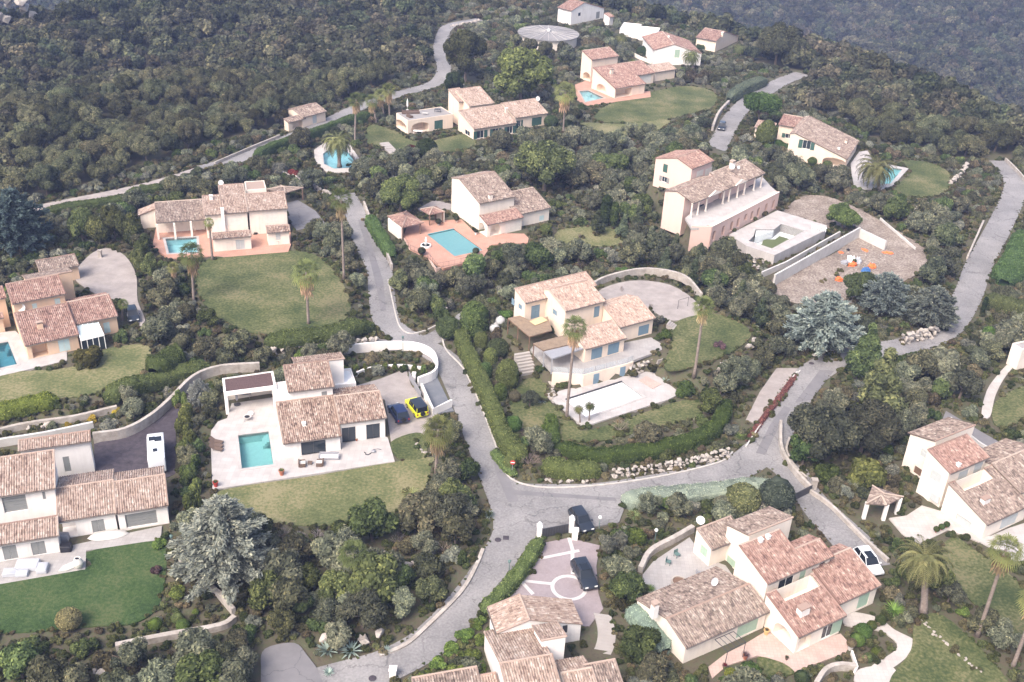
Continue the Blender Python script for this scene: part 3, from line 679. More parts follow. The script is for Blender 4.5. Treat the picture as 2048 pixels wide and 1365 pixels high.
canopy(pr, o, [zM(245, 470), zM(345, 432), zM(395, 462), zM(292, 503)], zg+2.68, 'straw', .06, beam=False, name='straw_mat')

# N: bottom-left white villa with grey shutters
N = House('villa', 'white villa with grey shutters and pink tile roofs beside the dark driveway', zN(930, 757), zN(1350, 690), 2.8, 0, 'white_stucco', 'tiles_tan')
N1 = N.gable(zN(930, 757), zN(1350, 690), zN(1330, 437), 2.8, 3.2); N2 = N.gable(zN(462, 815), zN(930, 757), zN(912, 482), 2.8, 4.0)
N3 = N.gable(zN(-130, 632), zN(442, 560), zN(452, 240), 5.4, .2); N4 = N.gable(zN(150, 258), zN(727, 172), zN(742, 85), 5.0, .3)
N5 = N.gable(zN(-130, 1025), zN(467, 935), zN(457, 772), 2.7, .2)
N.open(N1, 'f', zN(1000, 765), zN(1272, 860), 'gd'); N.open(N2, 'f', zN(730, 812), zN(855, 925), 'sh'); N.open(N2, 'f', zN(470, 840), zN(640, 1000), 'hole', d=2)
N.open(N5, 'f', zN(12, 1020), zN(155, 1130), 'sh'); N.open(N5, 'f', zN(243, 990), zN(382, 1095), 'sh'); N.open(N3, 'f', zN(10, 628), zN(228, 722), 'gd')
N.open(N3, 'f', zN(335, 580), zN(368, 617), 'sh', n=1); N.open(N4, 'f', zN(500, 300), zN(575, 412), 'sh', n=1)

# O: bottom-centre villa with tan roofs
O = House('villa', 'villa with tan tile roofs below the pink paved forecourt at the bottom edge', zO(905, 700), zO(1385, 615), 4.5, 0, 'white_stucco', 'tiles_tan')
O1 = O.gable(zO(770, 205), zO(868, 432), zO(1065, 88), 3.3, 6.2, k=3, slope=.32)
O3 = O.gable(zO(965, 1000), zO(1440, 915), zO(1385, 612), 3.6, 6.6); O2 = O.gable(zO(1396, 325), zO(1180, 370), zO(1488, 458), 4.2, .2, k=2)
O4 = O.gable(zO(1480, 960), zO(1760, 900), zO(1680, 742), 2.6, 2.4); O5 = O.gable(zO(1720, 1010), zO(2010, 955), zO(1800, 684), 2.2, .3, roof='tiles_old')
O6 = O.gable(zO(140, 1010), zO(725, 905), zO(690, 728), 2.2, .3, roof='tiles_old'); O7 = O.gable(zO(740, 930), zO(880, 905), zO(860, 782), 2.0, .2)
O.open(O1, 'r', zO(1450, 365), zO(1490, 430), 'door', 'dark_metal')

# P: bottom-right villa with the cut-in roof terrace
P = House('villa', 'ivory villa with red tile roofs and a planted roof terrace cut into them', zPP(960, 632), zPP(1450, 422), 5.4, 0, 'ivory_stucco', 'tiles_red')
P1 = P.gable(zPP(960, 632), zPP(1262, 505), zPP(742, 342), 5.4, .3); P1b = P.gable(zPP(1262, 505), zPP(1450, 424), zPP(1345, 292), 5.4, 1.6)
P2 = P.gable(zPP(960, 50), zPP(640, 182), zPP(1145, 132), 5.0, .2, k=2, roof='tiles_old'); P3 = P.gable(zPP(545, 380), zPP(790, 272), zPP(380, 237), 2.9, .3, roof='tiles_old')
P4 = P.gable(zPP(345, 1110), zPP(972, 840), zPP(205, 887), 2.6, 5.4, roof='tiles_old')
P5 = P.gable(zPP(1190, 1032), zPP(1545, 868), zPP(935, 708), 2.8, .2, holes=[(zPP(1040, 705), zPP(1110, 775), zPP(1360, 668), zPP(1290, 612), 2.35)])
P6 = P.gable(zPP(1490, 778), zPP(1808, 645), zPP(1575, 360), 2.9, 1.6)
P.open(P1, 'f', zPP(1045, 600), zPP(1130, 680), 'gl', 'white_paint'); P.open(P1, 'f', zPP(1203, 530), zPP(1245, 605), 'sh', 'green_shutter', n=1); P.open(P1b, 'f', zPP(1345, 470), zPP(1376, 515), 'gl', n=1)
P.open(P2, 'r', zPP(655, 410), zPP(722, 555), 'sh', 'green_shutter'); P.open(P1, 'l', zPP(800, 545), zPP(855, 635), 'sh', 'cream_shutter'); P.open(P3, 'l', zPP(458, 330), zPP(495, 440), 'sh', 'green_shutter')
P.open(P4, 'f', zPP(740, 920), zPP(855, 1040), 'sh', 'green_shutter'); P.open(P5, 'f', zPP(1190, 1045), zPP(1255, 1130), 'arch', d=3); P.open(P5, 'f', zPP(1375, 950), zPP(1425, 1030), 'gl', 'white_paint')
P.open(P5, 'f', zPP(1450, 920), zPP(1488, 1015), 'sh', 'green_shutter', n=1); P.open(P5, 'l', zPP(1010, 920), zPP(1120, 1120), 'arch', d=3); P.open(P6, 'f', zPP(1645, 715), zPP(1692, 805), 'sh', 'green_shutter', n=1)
P.chimney(P5, zPP(1215, 850), 1.3, .8, 1.1, 'white_stucco'); P.vent(P1, zPP(900, 315)); P.vent(P1, zPP(955, 290)); P.dish(zPP(455, 150), 4.2, .55, (-.4, -1, .4)); P.dish(zPP(553, 610), 4.0, .5, (.5, -1, .4))
P.chimney(P4, zPP(105, 845), .7, .6, 1.6, 'white_stucco')

# Q: right-hand white villa
Q = House('villa', 'big white villa with weathered pink roofs and grey shutters at the right edge', zQ(1300, 1050), zQ(1660, 882), 2.6, 0, 'ivory_stucco', 'tiles_red')
Q1 = Q.gable(zQ(968, 587), zQ(1310, 432), zQ(750, 367), 5.8, .2); Q2 = Q.gable(zQ(930, 68), zQ(578, 212), zQ(1165, 148), 5.4, .2, k=2, roof='tiles_old')
Q3 = Q.gable(zQ(1300, 1050), zQ(1700, 862), zQ(940, 677), 2.6, .2, roof='tiles_old', holes=[(zQ(1040, 695), zQ(1110, 752), zQ(1370, 640), zQ(1290, 600), 2.35)])
Q4 = Q.gable(zQ(1600, 760), zQ(1980, 590), zQ(1629, 368), 3.4, 4, roof='tiles_old')
Q.open(Q1, 'l', zQ(795, 540), zQ(858, 680), 'sh', 'silver_shutter'); Q.open(Q3, 'l', zQ(785, 745), zQ(840, 865), 'sh', 'silver_shutter'); Q.open(Q3, 'l', zQ(1020, 940), zQ(1150, 1035), 'gd', 'silver_shutter')
Q.open(Q2, 'r', zQ(700, 350), zQ(740, 410), 'sh', 'silver_shutter', n=1); Q.open(Q2, 'r', zQ(637, 505), zQ(690, 600), 'door', 'brown_wood'); Q.open(Q1, 'f', zQ(1047, 562), zQ(1090, 670), 'sh', 'silver_shutter', n=1)
Q.open(Q1, 'f', zQ(1188, 498), zQ(1225, 592), 'sh', 'silver_shutter', n=1); Q.open(Q3, 'f', zQ(1445, 965), zQ(1530, 1080), 'sh', 'silver_shutter')
Q.vent(Q1, zQ(1028, 515)); Q.chimney(Q3, zQ(1270, 840), 1.2, .7, .8, 'white_stucco')
sh = empty('entrance_shelter', at(zQ(480, 950)), 'small tiled entrance shelter on a white pillar below the big white villa', 'shelter'); o = sh.location.copy()
hiproof(sh, o, [zQ(190, 855), zQ(370, 868), zQ(530, 790), zQ(270, 692), zQ(95, 708)][0:1]+[zQ(380, 870), zQ(532, 792), zQ(250, 690)], 2.6, .5, 'tiles_old')
for pp in (zQ(505, 800), zQ(385, 858), zQ(205, 845)): v = at(pp, 2.5); m = MB(); m.box(v.x-.22, v.x+.22, v.y-.22, v.y+.22, -.2, 2.5); m.build('pillar', 'white_stucco', sh, o)

# K: left ochre villa with conservatory
zg = 1.4
K = House('villa', 'ochre villa with red ribbed roofs and a white glass conservatory', zK(265, 1012), zK(825, 893), 2.6, zg, 'peach_stucco', 'tiles_red')
K1 = K.gable(zK(265, 1012), zK(827, 893), zK(150, 668), 2.6, .2); K2 = K.gable(zK(790, 778), zK(1242, 706), zK(1140, 467), 2.9, 2.2)
K3 = K.gable(zK(130, 572), zK(688, 466), zK(55, 364), 5.6, .2); K4 = K.gable(zK(700, 186), zK(232, 272), zK(748, 230), 5.0, .2, k=2, roof='tiles_old')
K5 = K.gable(zK(420, 240), zK(832, 170), zK(640, 70), 2.6, .2, roof='tiles_old'); K6 = K.gable(zK(-240, 560), zK(65, 508), zK(10, 385), 5.2, .2); K7 = K.gable(zK(-240, 770), zK(38, 716), zK(20, 662), 2.6, .1)
K.open(K3, 'f', zK(333, 570), zK(412, 703), 'sh', 'pale_blue_shutter', n=1); K.open(K3, 'f', zK(570, 517), zK(652, 638), 'sh', 'pale_blue_shutter'); K.open(K1, 'f', zK(605, 955), zK(755, 1105), 'sh', 'pale_blue_shutter')
K.open(K1, 'f', zK(330, 1030), zK(520, 1130), 'hole', d=1.6); K.open(K2, 'f', zK(1082, 770), zK(1172, 910), 'sh', 'pale_blue_shutter'); K.open(K4, 'l', zK(655, 350), zK(695, 460), 'sh', 'pale_blue_shutter', n=1)
K.chimney(K1, zK(425, 825), .8, .6, 1.2); K.dish(zK(225, 605), 4.6, .65, (.1, -1, .35))
cv = empty('conservatory', at(zK(980, 1040), zg), 'white framed glass conservatory against the ochre villa', 'conservatory'); o = cv.location.copy()
A, B_, C_, D_ = at(zK(850, 955), zg+2.3), at(zK(1092, 898), zg+2.3), at(zK(1030, 762), zg+2.75), at(zK(808, 790), zg+2.75)
for k in range(4):
    t0, t1 = k/4, (k+1)/4; a, b, c, d = A.lerp(B_, t0), A.lerp(B_, t1), D_.lerp(C_, t1), D_.lerp(C_, t0)
    mesh('roof_pane', [a, b, c, d, *[v-Vector((0, 0, .03)) for v in (a, b, c, d)]], [(0, 1, 2, 3), (7, 6, 5, 4), (0, 4, 5, 1), (1, 5, 6, 2), (2, 6, 7, 3), (3, 7, 4, 0)], 'pale_glass', cv, o)
    a2, b2 = a.copy(), b.copy(); a2.z = b2.z = zg; mesh('wall_pane', [a2, b2, b, a], [(0, 1, 2, 3)], 'window_glass', cv, o)
c2, b2 = C_.copy(), B_.copy(); c2.z = b2.z = zg; mesh('wall_pane', [b2, c2, C_, B_], [(0, 1, 2, 3)], 'window_glass', cv, o)
for k in range(5):
    t = k/4; a, d = A.lerp(B_, t), D_.lerp(C_, t); m = MB(); m.tube([a+Vector((0, 0, .03)), d+Vector((0, 0, .03))], .06, 4); m.tube([(a.x, a.y, zg-.1), a], .06, 4); m.build('frame_bar', 'white_paint', cv, o)
m = MB(); m.tube([A, B_], .1, 4); m.tube([B_, C_], .08, 4); m.tube([A, D_], .08, 4); m.build('eaves_beam', 'white_paint', cv, o)
occupy([(v.x, v.y) for v in (A, B_, C_, D_)], .4, 0)

# G: white villa above the round lawn
zg = 1.4
G = House('villa', 'white villa with long ribbed roofs above the round lawn and red terrace', zG(1210, 427), zG(1614, 398), 5.0, zg, 'ivory_stucco', 'tiles_tan')
G1 = G.gable(zG(1210, 427), zG(1614, 398), zG(1575, 224), 5.0, .8); G2 = G.gable(zG(945, 452), zG(1207, 434), zG(1180, 142), 5.0, .2)
G2b = G.gable(zG(765, 472), zG(945, 455), zG(830, 262), 4.8, .2); G3 = G.gable(zG(270, 548), zG(772, 507), zG(740, 302), 3.2, .4, roof='tiles_old', porch=2.2)
G4 = G.flat(zG(1190, 205), zG(1398, 205), zG(1390, 112), 6.6, 'tiles_tan', parapet=.1); G5 = G.gable(zG(845, 712), zG(1245, 682), zG(1222, 628), 2.7, 1.6, roof='tiles_mixed'); G6 = G.gable(zG(1405, 652), zG(1638, 630), zG(1622, 566), 2.7, 1.4, roof='tiles_mixed')
G7 = G.gable(zG(60, 415), zG(110, 470), zG(250, 345), 2.6, .2, k=3, slope=.35)
for pp in (zG(275, 560), zG(450, 548), zG(620, 530)): G.column(pp, 3.1, top=pp, r=.18)
G.open(G5, 'f', zG(1080, 722), zG(1180, 812), 'sh', 'silver_shutter'); G.open(G2, 'f', zG(970, 478), zG(1160, 560), 'sh', 'cream_shutter', n=3); G.open(G1, 'f', zG(1350, 440), zG(1520, 540), 'sh', 'cream_shutter', n=3)
G.open(G6, 'f', zG(1490, 652), zG(1545, 715), 'sh', 'silver_shutter'); G.dish(zG(930, 132), 7.8, .5); G.chimney(G2b, zG(832, 305), .6, .5, .9, 'white_stucco')
B = G2; m = MB(); cv_ = at(zG(940, 400), zg+5.4); A_, b_ = G.loc(B, cv_); m.box(A_-.3, A_+.3, B.bw0-.45, B.bw0+.02, zg, zg+6.2, lambda v: G.w(B, v.x, v.y, v.z)); m.build('chimney_stack', 'white_stucco', G.root, G.o)
cp = empty('carport', at(zG(1750, 330), zg), 'open tiled carport right of the white villa above the round lawn', 'carport'); o = cp.location.copy()
hiproof(cp, o, [zG(1400, 200), zG(1590, 240), zG(1775, 184), zG(1540, 160)], zg+2.6, .5, 'tiles_old')
for pp in (zG(1590, 235), zG(1765, 186), zG(1410, 200)): v = at(pp, zg+2.6); m = MB(); m.box(v.x-.12, v.x+.12, v.y-.12, v.y+.12, zg-.2, zg+2.5); m.build('post', 'brown_wood', cp, o)

# H: ivory villa with the teal covered pool
zg = 1.2
Hh = House('villa', 'tall ivory villa with arched porch beside the teal covered pool', zH(1135, 503), zH(1545, 418), 5.6, zg, 'ivory_stucco', 'tiles_red')
H1 = Hh.gable(zH(1135, 503), zH(1547, 419), zH(880, 215), 5.6, 3.0, roof='tiles_old'); H2 = Hh.gable(zH(1225, 746), zH(1632, 656), zH(1540, 547), 2.7, .2); H3 = Hh.gable(zH(1560, 632), zH(1942, 545), zH(1750, 312), 2.7, .3, roof='tiles_old')
Hh.open(H2, 'f', zH(1255, 770), zH(1370, 880), 'arch'); Hh.open(H2, 'f', zH(1430, 705), zH(1600, 860), 'sh', 'cream_shutter', n=3); Hh.open(H2, 'l', zH(1130, 750), zH(1190, 850), 'arch'); Hh.open(H3, 'f', zH(1815, 640), zH(1862, 725), 'sh', 'pale_blue_shutter')
Hh.chimney(H1, zH(1255, 440), .8, .6, 1.0)
for pl, lab, ps in (([zH(85, 642), zH(255, 772), zH(500, 716), zH(300, 582)], 'square tiled pool pavilion on wooden posts nearest the road', [zH(255, 768), zH(478, 720), zH(110, 650)]),
                    ([zH(455, 565), zH(560, 627), zH(737, 592), zH(640, 530)], 'smaller tiled summer kitchen behind the teal covered pool', [zH(562, 625), zH(722, 595), zH(640, 540)])):
    pv = empty('pool_pavilion', at(ps[0], zg), lab, 'pavilion'); o = pv.location.copy(); hiproof(pv, o, pl, zg+2.4, .75, 'tiles_red')
    for pp in ps: v = at(pp, zg+2.4); c = (v+(sum([at(x, zg+2.4) for x in pl], Vector())/4-v)*.1); m = MB(); m.box(c.x-.12, c.x+.12, c.y-.12, c.y+.12, zg-.2, zg+2.3); m.build('post', 'brown_wood', pv, o)
    a, b = at(pl[0], zg+2.4), at(pl[1 if pl[0] == zH(85, 642) else 0], zg+2.4)
    a, b = (at(pl[0], zg+2.4), at(pl[1], zg+2.4)) if pl[0] == zH(85, 642) else (at(pl[3], zg+2.4), at(pl[2], zg+2.4))
    wallstrip('back_wall', [a.lerp(b, .06), b.lerp(a, .06)], .2, zg-.5, zg+2.2, 'ivory_stucco', parent=pv, origin=o)

# I: pink villa under renovation with arcaded terrace
zg = 5.0
I = House('villa', 'pink villa with columned loggia above an arcaded terrace and empty pool', zI(400, 522), zI(985, 275), 3.2, zg, 'pink_stucco', 'tiles_old')
I1 = I.gable(zI(400, 522), zI(700, 395), zI(440, 347), 3.2, 3.0, porch=2.0, zb=-4.5); I1b = I.gable(zI(700, 395), zI(985, 275), zI(800, 168), 3.2, .4, porch=1.6)
I3 = I.gable(zI(385, 238), zI(572, 176), zI(440, 82), 6.0, 5.5, roof='tiles_red')
I.open(I3, 'l', zI(152, 195), zI(180, 275), 'sh', 'dark_green_shutter', n=1); I.open(I3, 'l', zI(140, 297), zI(176, 342), 'wn', 'grey_shutter'); I.open(I3, 'f', zI(430, 230), zI(470, 330), 'sh', 'cream_shutter'); I.open(I3, 'f', zI(500, 215), zI(540, 310), 'sh', 'cream_shutter')
for a, b in (((430, 545), (470, 640)), ((560, 500), (600, 585)), ((640, 460), (680, 540))): I.open(I1, 'f', zI(*a), zI(*b), 'gl')
for a, b in (((780, 430), (806, 500)), ((850, 380), (890, 460))): I.open(I1b, 'f', zI(*a), zI(*b), 'gl')
for pp in (zI(405, 530), zI(455, 505), zI(530, 480), zI(670, 420), zI(720, 400), zI(785, 370), zI(840, 345), zI(915, 310), zI(975, 285)):
    v = at(pp, zg+3.0); A_, b_ = (v-I.o).dot(I.a), (v-I.o).dot(I.b); c = I.w(I1, A_, I1.b0+.35, 0) if A_ < I1.a1 else I.w(I1b, A_, I1b.b0+.35, 0)
    m = MB(); m.lathe([(.26, 0), (.26, .15), (.19, .2), (.16, 2.85), (.25, 2.95), (.25, 3.1)], 10, (c.x, c.y, zg)); m.build('column', 'ivory_stucco', I.root, I.o)
for B_, off in ((I1, .8), (I1b, -2.6)):      # pediments with little tiled roofs behind
    cx = (B_.a0+B_.a1)/2+off
    for nm, y0, y1, k, mt in (('pediment', -.2, .05, 1.0, 'ivory_stucco'), ('pediment_roof', .052, 3.0, .97, 'tiles_old')):
        V = [I.w(B_, cx+x*k, B_.b0+y, I1.ze+z*k) for y in (y0, y1) for x, z in ((-2.2, .05), (2.2, .05), (0, .95))]
        MB().add(V, [(0, 1, 2), (5, 4, 3), (0, 3, 4, 1), (1, 4, 5, 2), (2, 5, 3, 0)]).build(nm, mt, I.root, I.o)
m = MB(); 
for B_ in (I1, I1b): m.box(B_.a0, B_.a1, B_.b0+.12, B_.b0+.5, zg+2.95, zg+3.12, lambda v: I.w(B_, v.x, v.y, v.z))
m.build('entablature', 'ivory_stucco', I.root, I.o)
I.chimney(I1b, zI(710, 235), 1.0, .8, 1.8, 'ivory_stucco'); I.dish(zI(715, 218), 5.6, .55); I.dish(zI(765, 225), 5.0, .35)

# J: cream villa with the date palm
J = House('villa', 'cream villa with dark green shutters behind the big date palm', zJ(1000, 462), zJ(1110, 290), 2.6, 0, 'cream_stucco', 'tiles_red', bdir=True)
J1 = J.gable(zJ(1000, 462), zJ(1110, 290), zJ(555, 165), 2.6, 1.2, k=1, roof='tiles_old'); J2 = J.gable(zJ(330, 170), zJ(590, 145), zJ(600, 75), 4.4, .3)
J.open(J1, 'l', zJ(590, 280), zJ(650, 372), 'wn', 'dark_green_shutter'); J.open(J1, 'l', zJ(770, 468), zJ(980, 560), 'arch', d=2.5); J.open(J2, 'f', zJ(425, 220), zJ(482, 262), 'wn', 'dark_green_shutter'); J.chimney(J1, zJ(985, 310), .8, .6, 1.0); J.vent(J1, zJ(918, 370))
J3 = J.gable(zJ(110, 190), zJ(330, 168), zJ(240, 110), 2.6, .2, roof='tiles_salmon')

# E: cream villa with the flat roof terrace
E_ = House('villa', 'cream villa with flat roof terrace and dark green shutters near the tall palms', zE(1070, 566), zE(1555, 491), 2.7, 0, 'cream_stucco', 'tiles_tan')
E1 = E_.gable(zE(1070, 566), zE(1557, 491), zE(885, 352), 2.7, .3); E1b = E_.gable(zE(1545, 437), zE(1912, 381), zE(1765, 214), 3.0, 1.2); E2 = E_.gable(zE(1020, 307), zE(1302, 266), zE(1195, 68), 5.6, .2); E2b = E_.gable(zE(900, 258), zE(1030, 240), zE(775, 110), 5.9, .2)
E3 = E_.flat(zE(320, 472), zE(828, 392), zE(690, 312), 3.3, 'grey_paving', parapet=.12)
E_.open(E3, 'f', zE(358, 500), zE(556, 640), 'arch', d=3); E_.open(E3, 'l', zE(185, 460), zE(300, 610), 'arch', d=3); E_.open(E3, 'f', zE(620, 468), zE(715, 578), 'sh', 'dark_green_shutter')
for a, b in (((1105, 585), (1180, 688)), ((1285, 560), (1345, 662)), ((1447, 535), (1505, 638))): E_.open(E1, 'f', zE(*a), zE(*b), 'wn', 'dark_green_shutter')
E_.open(E1b, 'f', zE(1565, 465), zE(1600, 565), 'wn', 'dark_green_shutter'); E_.open(E1b, 'f', zE(1730, 435), zE(1835, 545), 'sh', 'dark_green_shutter'); E_.chimney(E1, zE(1435, 375), .6, .5, 1.3); E_.dish(zE(1800, 215), 5.0, .6, (-.6, -1, .3)); E_.open(E1, 'l', zE(965, 560), zE(1020, 660), 'gl', 'white_paint')

# D: cream villa with arches by the small pool
D = House('villa', 'peach villa with tall arches and red roofs beside the small blue pool', zA(440, 562), zA(688, 526), 6.4, 0, 'cream_stucco', 'tiles_red')
D1 = D.gable(zA(440, 562), zA(690, 526), zA(630, 435), 6.4, .3); D2 = D.gable(zA(640, 822), zA(960, 790), zA(445, 632), 2.8, .2); D3 = D.gable(zA(850, 708), zA(1027, 681), zA(880, 567), 2.9, .3); D4 = D.gable(zA(1020, 675), zA(1232, 650), zA(1165, 580), 2.6, .3, roof='tiles_tan')
D.open(D1, 'l', zA(355, 705), zA(415, 805), 'arch'); D.open(D2, 'l', zA(485, 775), zA(562, 860), 'arch', d=1.5); D.open(D2, 'f', zA(660, 850), zA(800, 890), 'hole', d=2.5); D.open(D3, 'f', zA(890, 710), zA(980, 800), 'sh', 'cream_shutter', n=3); D.chimney(D2, zA(618, 690), .9, .7, 1.5)

# A, B, C: the three villas on the crest
A = House('villa', 'white villa with red roof at the very top, furthest of all', zA(240, 105), zA(115, 72), 4.6, 0, 'white_stucco', 'tiles_red', bdir=True)
A1 = A.gable(zA(115, 72), zA(242, 106), zA(300, 8), 4.6, 11, k=3); A.open(A1, 'r', zA(310, 122), zA(332, 150), 'gl', n=1); A.open(A1, 'r', zA(478, 115), zA(506, 185), 'sh', n=1)
A2 = A.gable(zA(548, 150), zA(705, 172), zA(600, 118), 2.8, .3, k=0, roof='tiles_red')
Bv = House('villa', 'white villa with green shutters and stepped roofs below the crest', zA(1015, 470), zA(905, 342), 4.4, 0, 'white_stucco', 'tiles_red', bdir=True)
B1 = Bv.gable(zA(905, 345), zA(1012, 470), zA(1110, 314), 4.4, 9, k=3); Bv.open(B1, 'r', zA(1212, 465), zA(1250, 540), 'sh', 'green_shutter'); Bv.vent(B1, zA(1150, 350))
Cv = House('villa', 'peach villa with one arch on the right below the distant slope', zA(1592, 388), zA(1405, 352), 3.4, 0, 'cream_stucco', 'tiles_red', bdir=True)
C1 = Cv.gable(zA(1405, 352), zA(1594, 388), zA(1690, 300), 3.4, 13, k=3); Cv.open(C1, 'r', zA(1830, 420), zA(1860, 500), 'arch'); Cv.chimney(C1, zA(1650, 330), .6, .5, 1.0)
Wv = House('outbuilding', 'low white outbuilding right of the topmost villa', zA(760, 290), zA(1050, 320), 2.4, 0, 'white_stucco', 'tiles_red', cat='outbuilding')
Wv.flat(zA(855, 300), zA(1045, 320), zA(1050, 268), 2.4, 'white_paint', parapet=.3); Wv.flat(zA(700, 270), zA(860, 300), zA(800, 225), 2.2, 'white_paint', parapet=.3)

# F: roadside hut
Fh = House('roadside_hut', 'small cream hut with lean-to beside the upper road', z1(1775, 690), z1(1910, 654), 2.5, 0, 'cream_stucco', 'tiles_old', cat='hut')
F1 = Fh.gable(z1(1772, 690), z1(1912, 654), z1(1810, 613), 2.5, 1.8); F2 = Fh.gable(z1(1695, 724), z1(1782, 692), z1(1690, 690), 2.1, .2); Fh.open(F1, 'f', z1(1828, 672), z1(1856, 725), 'door', 'silver_shutter'); Fh.open(F2, 'f', z1(1712, 735), z1(1775, 775), 'hole', d=1.2)
# R: sliver of a villa at the right edge
Rh = House('villa', 'white corner of a villa cut by the right picture edge', (2022, 700), (2070, 690), 4, 0, 'ivory_stucco', 'tiles_red')
Rh.flat((2042, 700), (2130, 685), (2125, 668), 3.6, 'pale_paving', parapet=.2)

# water tank
v = at((1097, 66), 3.2); rt = 62/pxm(v)
tk = empty('water_tank', (v.x, v.y, 0), 'round concrete water tank with shallow grey conical lid', 'water tank')
m = MB(); m.lathe([(rt*.93, -.5), (rt*.93, 2.9)], 40); m.build('tank_wall', 'ivory_stucco', tk)
m = MB(); m.lathe([(rt, 2.9), (rt, 3.2), (rt*.1, 3.7), (.01, 3.7)], 40); lid = m.build('lid', 'asphalt', tk)
m = MB(); m.lathe([(.5, 3.65), (.5, 4.2), (.6, 4.2), (.1, 4.5)], 12); m.build('hatch', 'white_paint', tk)
for k in range(20):
    t = 2*math.pi*k/20; m = MB(); m.tube([(math.cos(t)*rt*.12, math.sin(t)*rt*.12, 3.72), (math.cos(t)*rt*.99, math.sin(t)*rt*.99, 3.24)], .05, 4); m.build('lid_rib', 'concrete', tk)
occupy([(v.x+rt*math.cos(k*.4), v.y+rt*math.sin(k*.4)) for k in range(16)], .5, 0)
bake_walls()
# ================================================================== ground works: roads, lawns, terraces, pools, walls
def S(name, pl, z, mat, smooth=0, **k):
    P_ = [at(p, z) for p in pl]
    if smooth: P_ = smooth_line(P_, smooth, True)
    return slab(name, P_, z, mat, **k)
_rz = [.020]; EDGES = []
def road(name, pl, width, mat='asphalt', kerbs='lr', z=None, clip=True):
    _rz[0] += .004; z = z or _rz[0]
    Lf, Rt = ribbon([at(p, 0) for p in pl], width); o = slab(name, Lf+Rt[::-1], z, mat, .3, sink=.35, inset=1.3, grow=.25); EDGES.append((Lf, 0, .22)); EDGES.append((Rt, 0, .22))
    for side, E_ in (('l', Lf), ('r', Rt)):
        if side in kerbs:
            c = wallstrip('kerb', E_, .16, -.2, .10, 'kerb'); c['kind'] = 'structure'
    return o
z8 = zoomer(680, 900, .3418); z6_ = zoomer(1348, 440, .3418)
# roads
road('road', [(688, 388), (700, 408), (714, 435), (730, 482), (757, 535), (763, 585), (770, 632), (792, 662), (845, 692), (892, 722), (923, 778), (948, 840), (971, 900), (998, 965), (1018, 1020), (1022, 1065), (1004, 1105), (970, 1158), (932, 1208), (886, 1258), (838, 1298), (770, 1332), (700, 1352), (620, 1374), (560, 1395)], 4.6, kerbs='')
road('road', [(1018, 990), (1100, 992), (1200, 990), (1300, 975), (1400, 955), (1485, 930), (1536, 885), (1568, 832), (1604, 772), (1642, 736), (1700, 712), (1770, 700), (1835, 686), (1895, 655), (1934, 595), (1958, 530), (1984, 482), (2008, 435), (2026, 395), (2030, 365), (2014, 338), (1995, 322)], 5.0, kerbs='')
road('road', [(1530, 905), (1575, 935), (1612, 985), (1650, 1030), (1700, 1080), (1745, 1135)], [5.5, 5, 4, 5, 5.5, 5], kerbs='')
S('road', [(985, 935), (1030, 962), (1100, 985), (1230, 985), (1255, 1000), (1238, 1045), (1180, 1055), (1085, 1070), (1055, 1105), (990, 1115), (985, 1000)], _rz[0]+.004, 'asphalt', grow=.3); _rz[0] += .004
road('road', [(740, 690), (800, 690), (860, 680), (905, 655), (945, 625)], 3.4, kerbs='')
road('upper_road', [(960, 40), (900, 52), (884, 75), (880, 105), (888, 140), (868, 168), (800, 188), (720, 214), (650, 247), (560, 284), (480, 317), (405, 338)], 4.2, kerbs='')
road('upper_track', [(405, 338), (330, 362), (250, 382), (150, 402), (60, 420), (-40, 440)], 3.2, 'gravel', kerbs='')
road('upper_road', [(1605, 148), (1565, 163), (1532, 182), (1495, 205), (1466, 236), (1446, 272), (1432, 300), (1425, 330)], 5, kerbs='')
# darker repair strips
S('road_patch', [z8(*p) for p in [(905, 0), (930, 60), (1000, 190), (1045, 300), (985, 305), (920, 150), (880, 0)]], _rz[0]+.004, 'asphalt_patch', sink=0)
S('road_patch', [z8(*p) for p in [(1020, 235), (1200, 250), (1610, 280), (1620, 300), (1200, 272), (1030, 262)]], _rz[0]+.004, 'asphalt_patch', sink=0)
S('road_patch', [(1512, 905), (1540, 850), (1568, 812), (1582, 818), (1555, 860), (1530, 910)], _rz[0]+.006, 'asphalt_patch', sink=0)
S('road_patch', [(1590, 805), (1640, 740), (1668, 742), (1622, 800)], _rz[0]+.006, 'asphalt_patch', sink=0)
S('road_patch', [(716, 440), (728, 440), (748, 505), (766, 560), (772, 620), (762, 622), (752, 570), (736, 505)], _rz[0]+.006, 'asphalt_patch', sink=0)
S('concrete_strip', [z6_(*p) for p in [(600, 868), (725, 868), (490, 1195), (420, 1170), (500, 1010)]], .05, 'gravel')
# pale kerbs
def kerb(pl, h=.14, w_=.22, mat='kerb', sm=4):
    o = wallstrip('kerb', [at(p, 0) for p in pl], w_, -.2, h, mat, sm=sm); o['kind'] = 'structure'
kerb([(884, 676), (893, 702), (926, 737), (951, 788), (971, 836), (990, 888), (1008, 940), (1028, 962), (1070, 974), (1130, 976), (1230, 968), (1340, 950), (1440, 925), (1465, 905)])
kerb([(776, 560), (790, 625), (800, 655), (820, 668), (850, 662), (880, 648)]); kerb([(966, 1100), (950, 1138), (920, 1188), (852, 1256), (810, 1292), (760, 1312)], .25, .45, 'limestone')
kerb([(1500, 882), (1536, 830), (1578, 768), (1600, 742)], .14, .2, 'concrete'); kerb([(1578, 880), (1572, 905), (1588, 936), (1612, 960)], .5, .3, 'limestone')
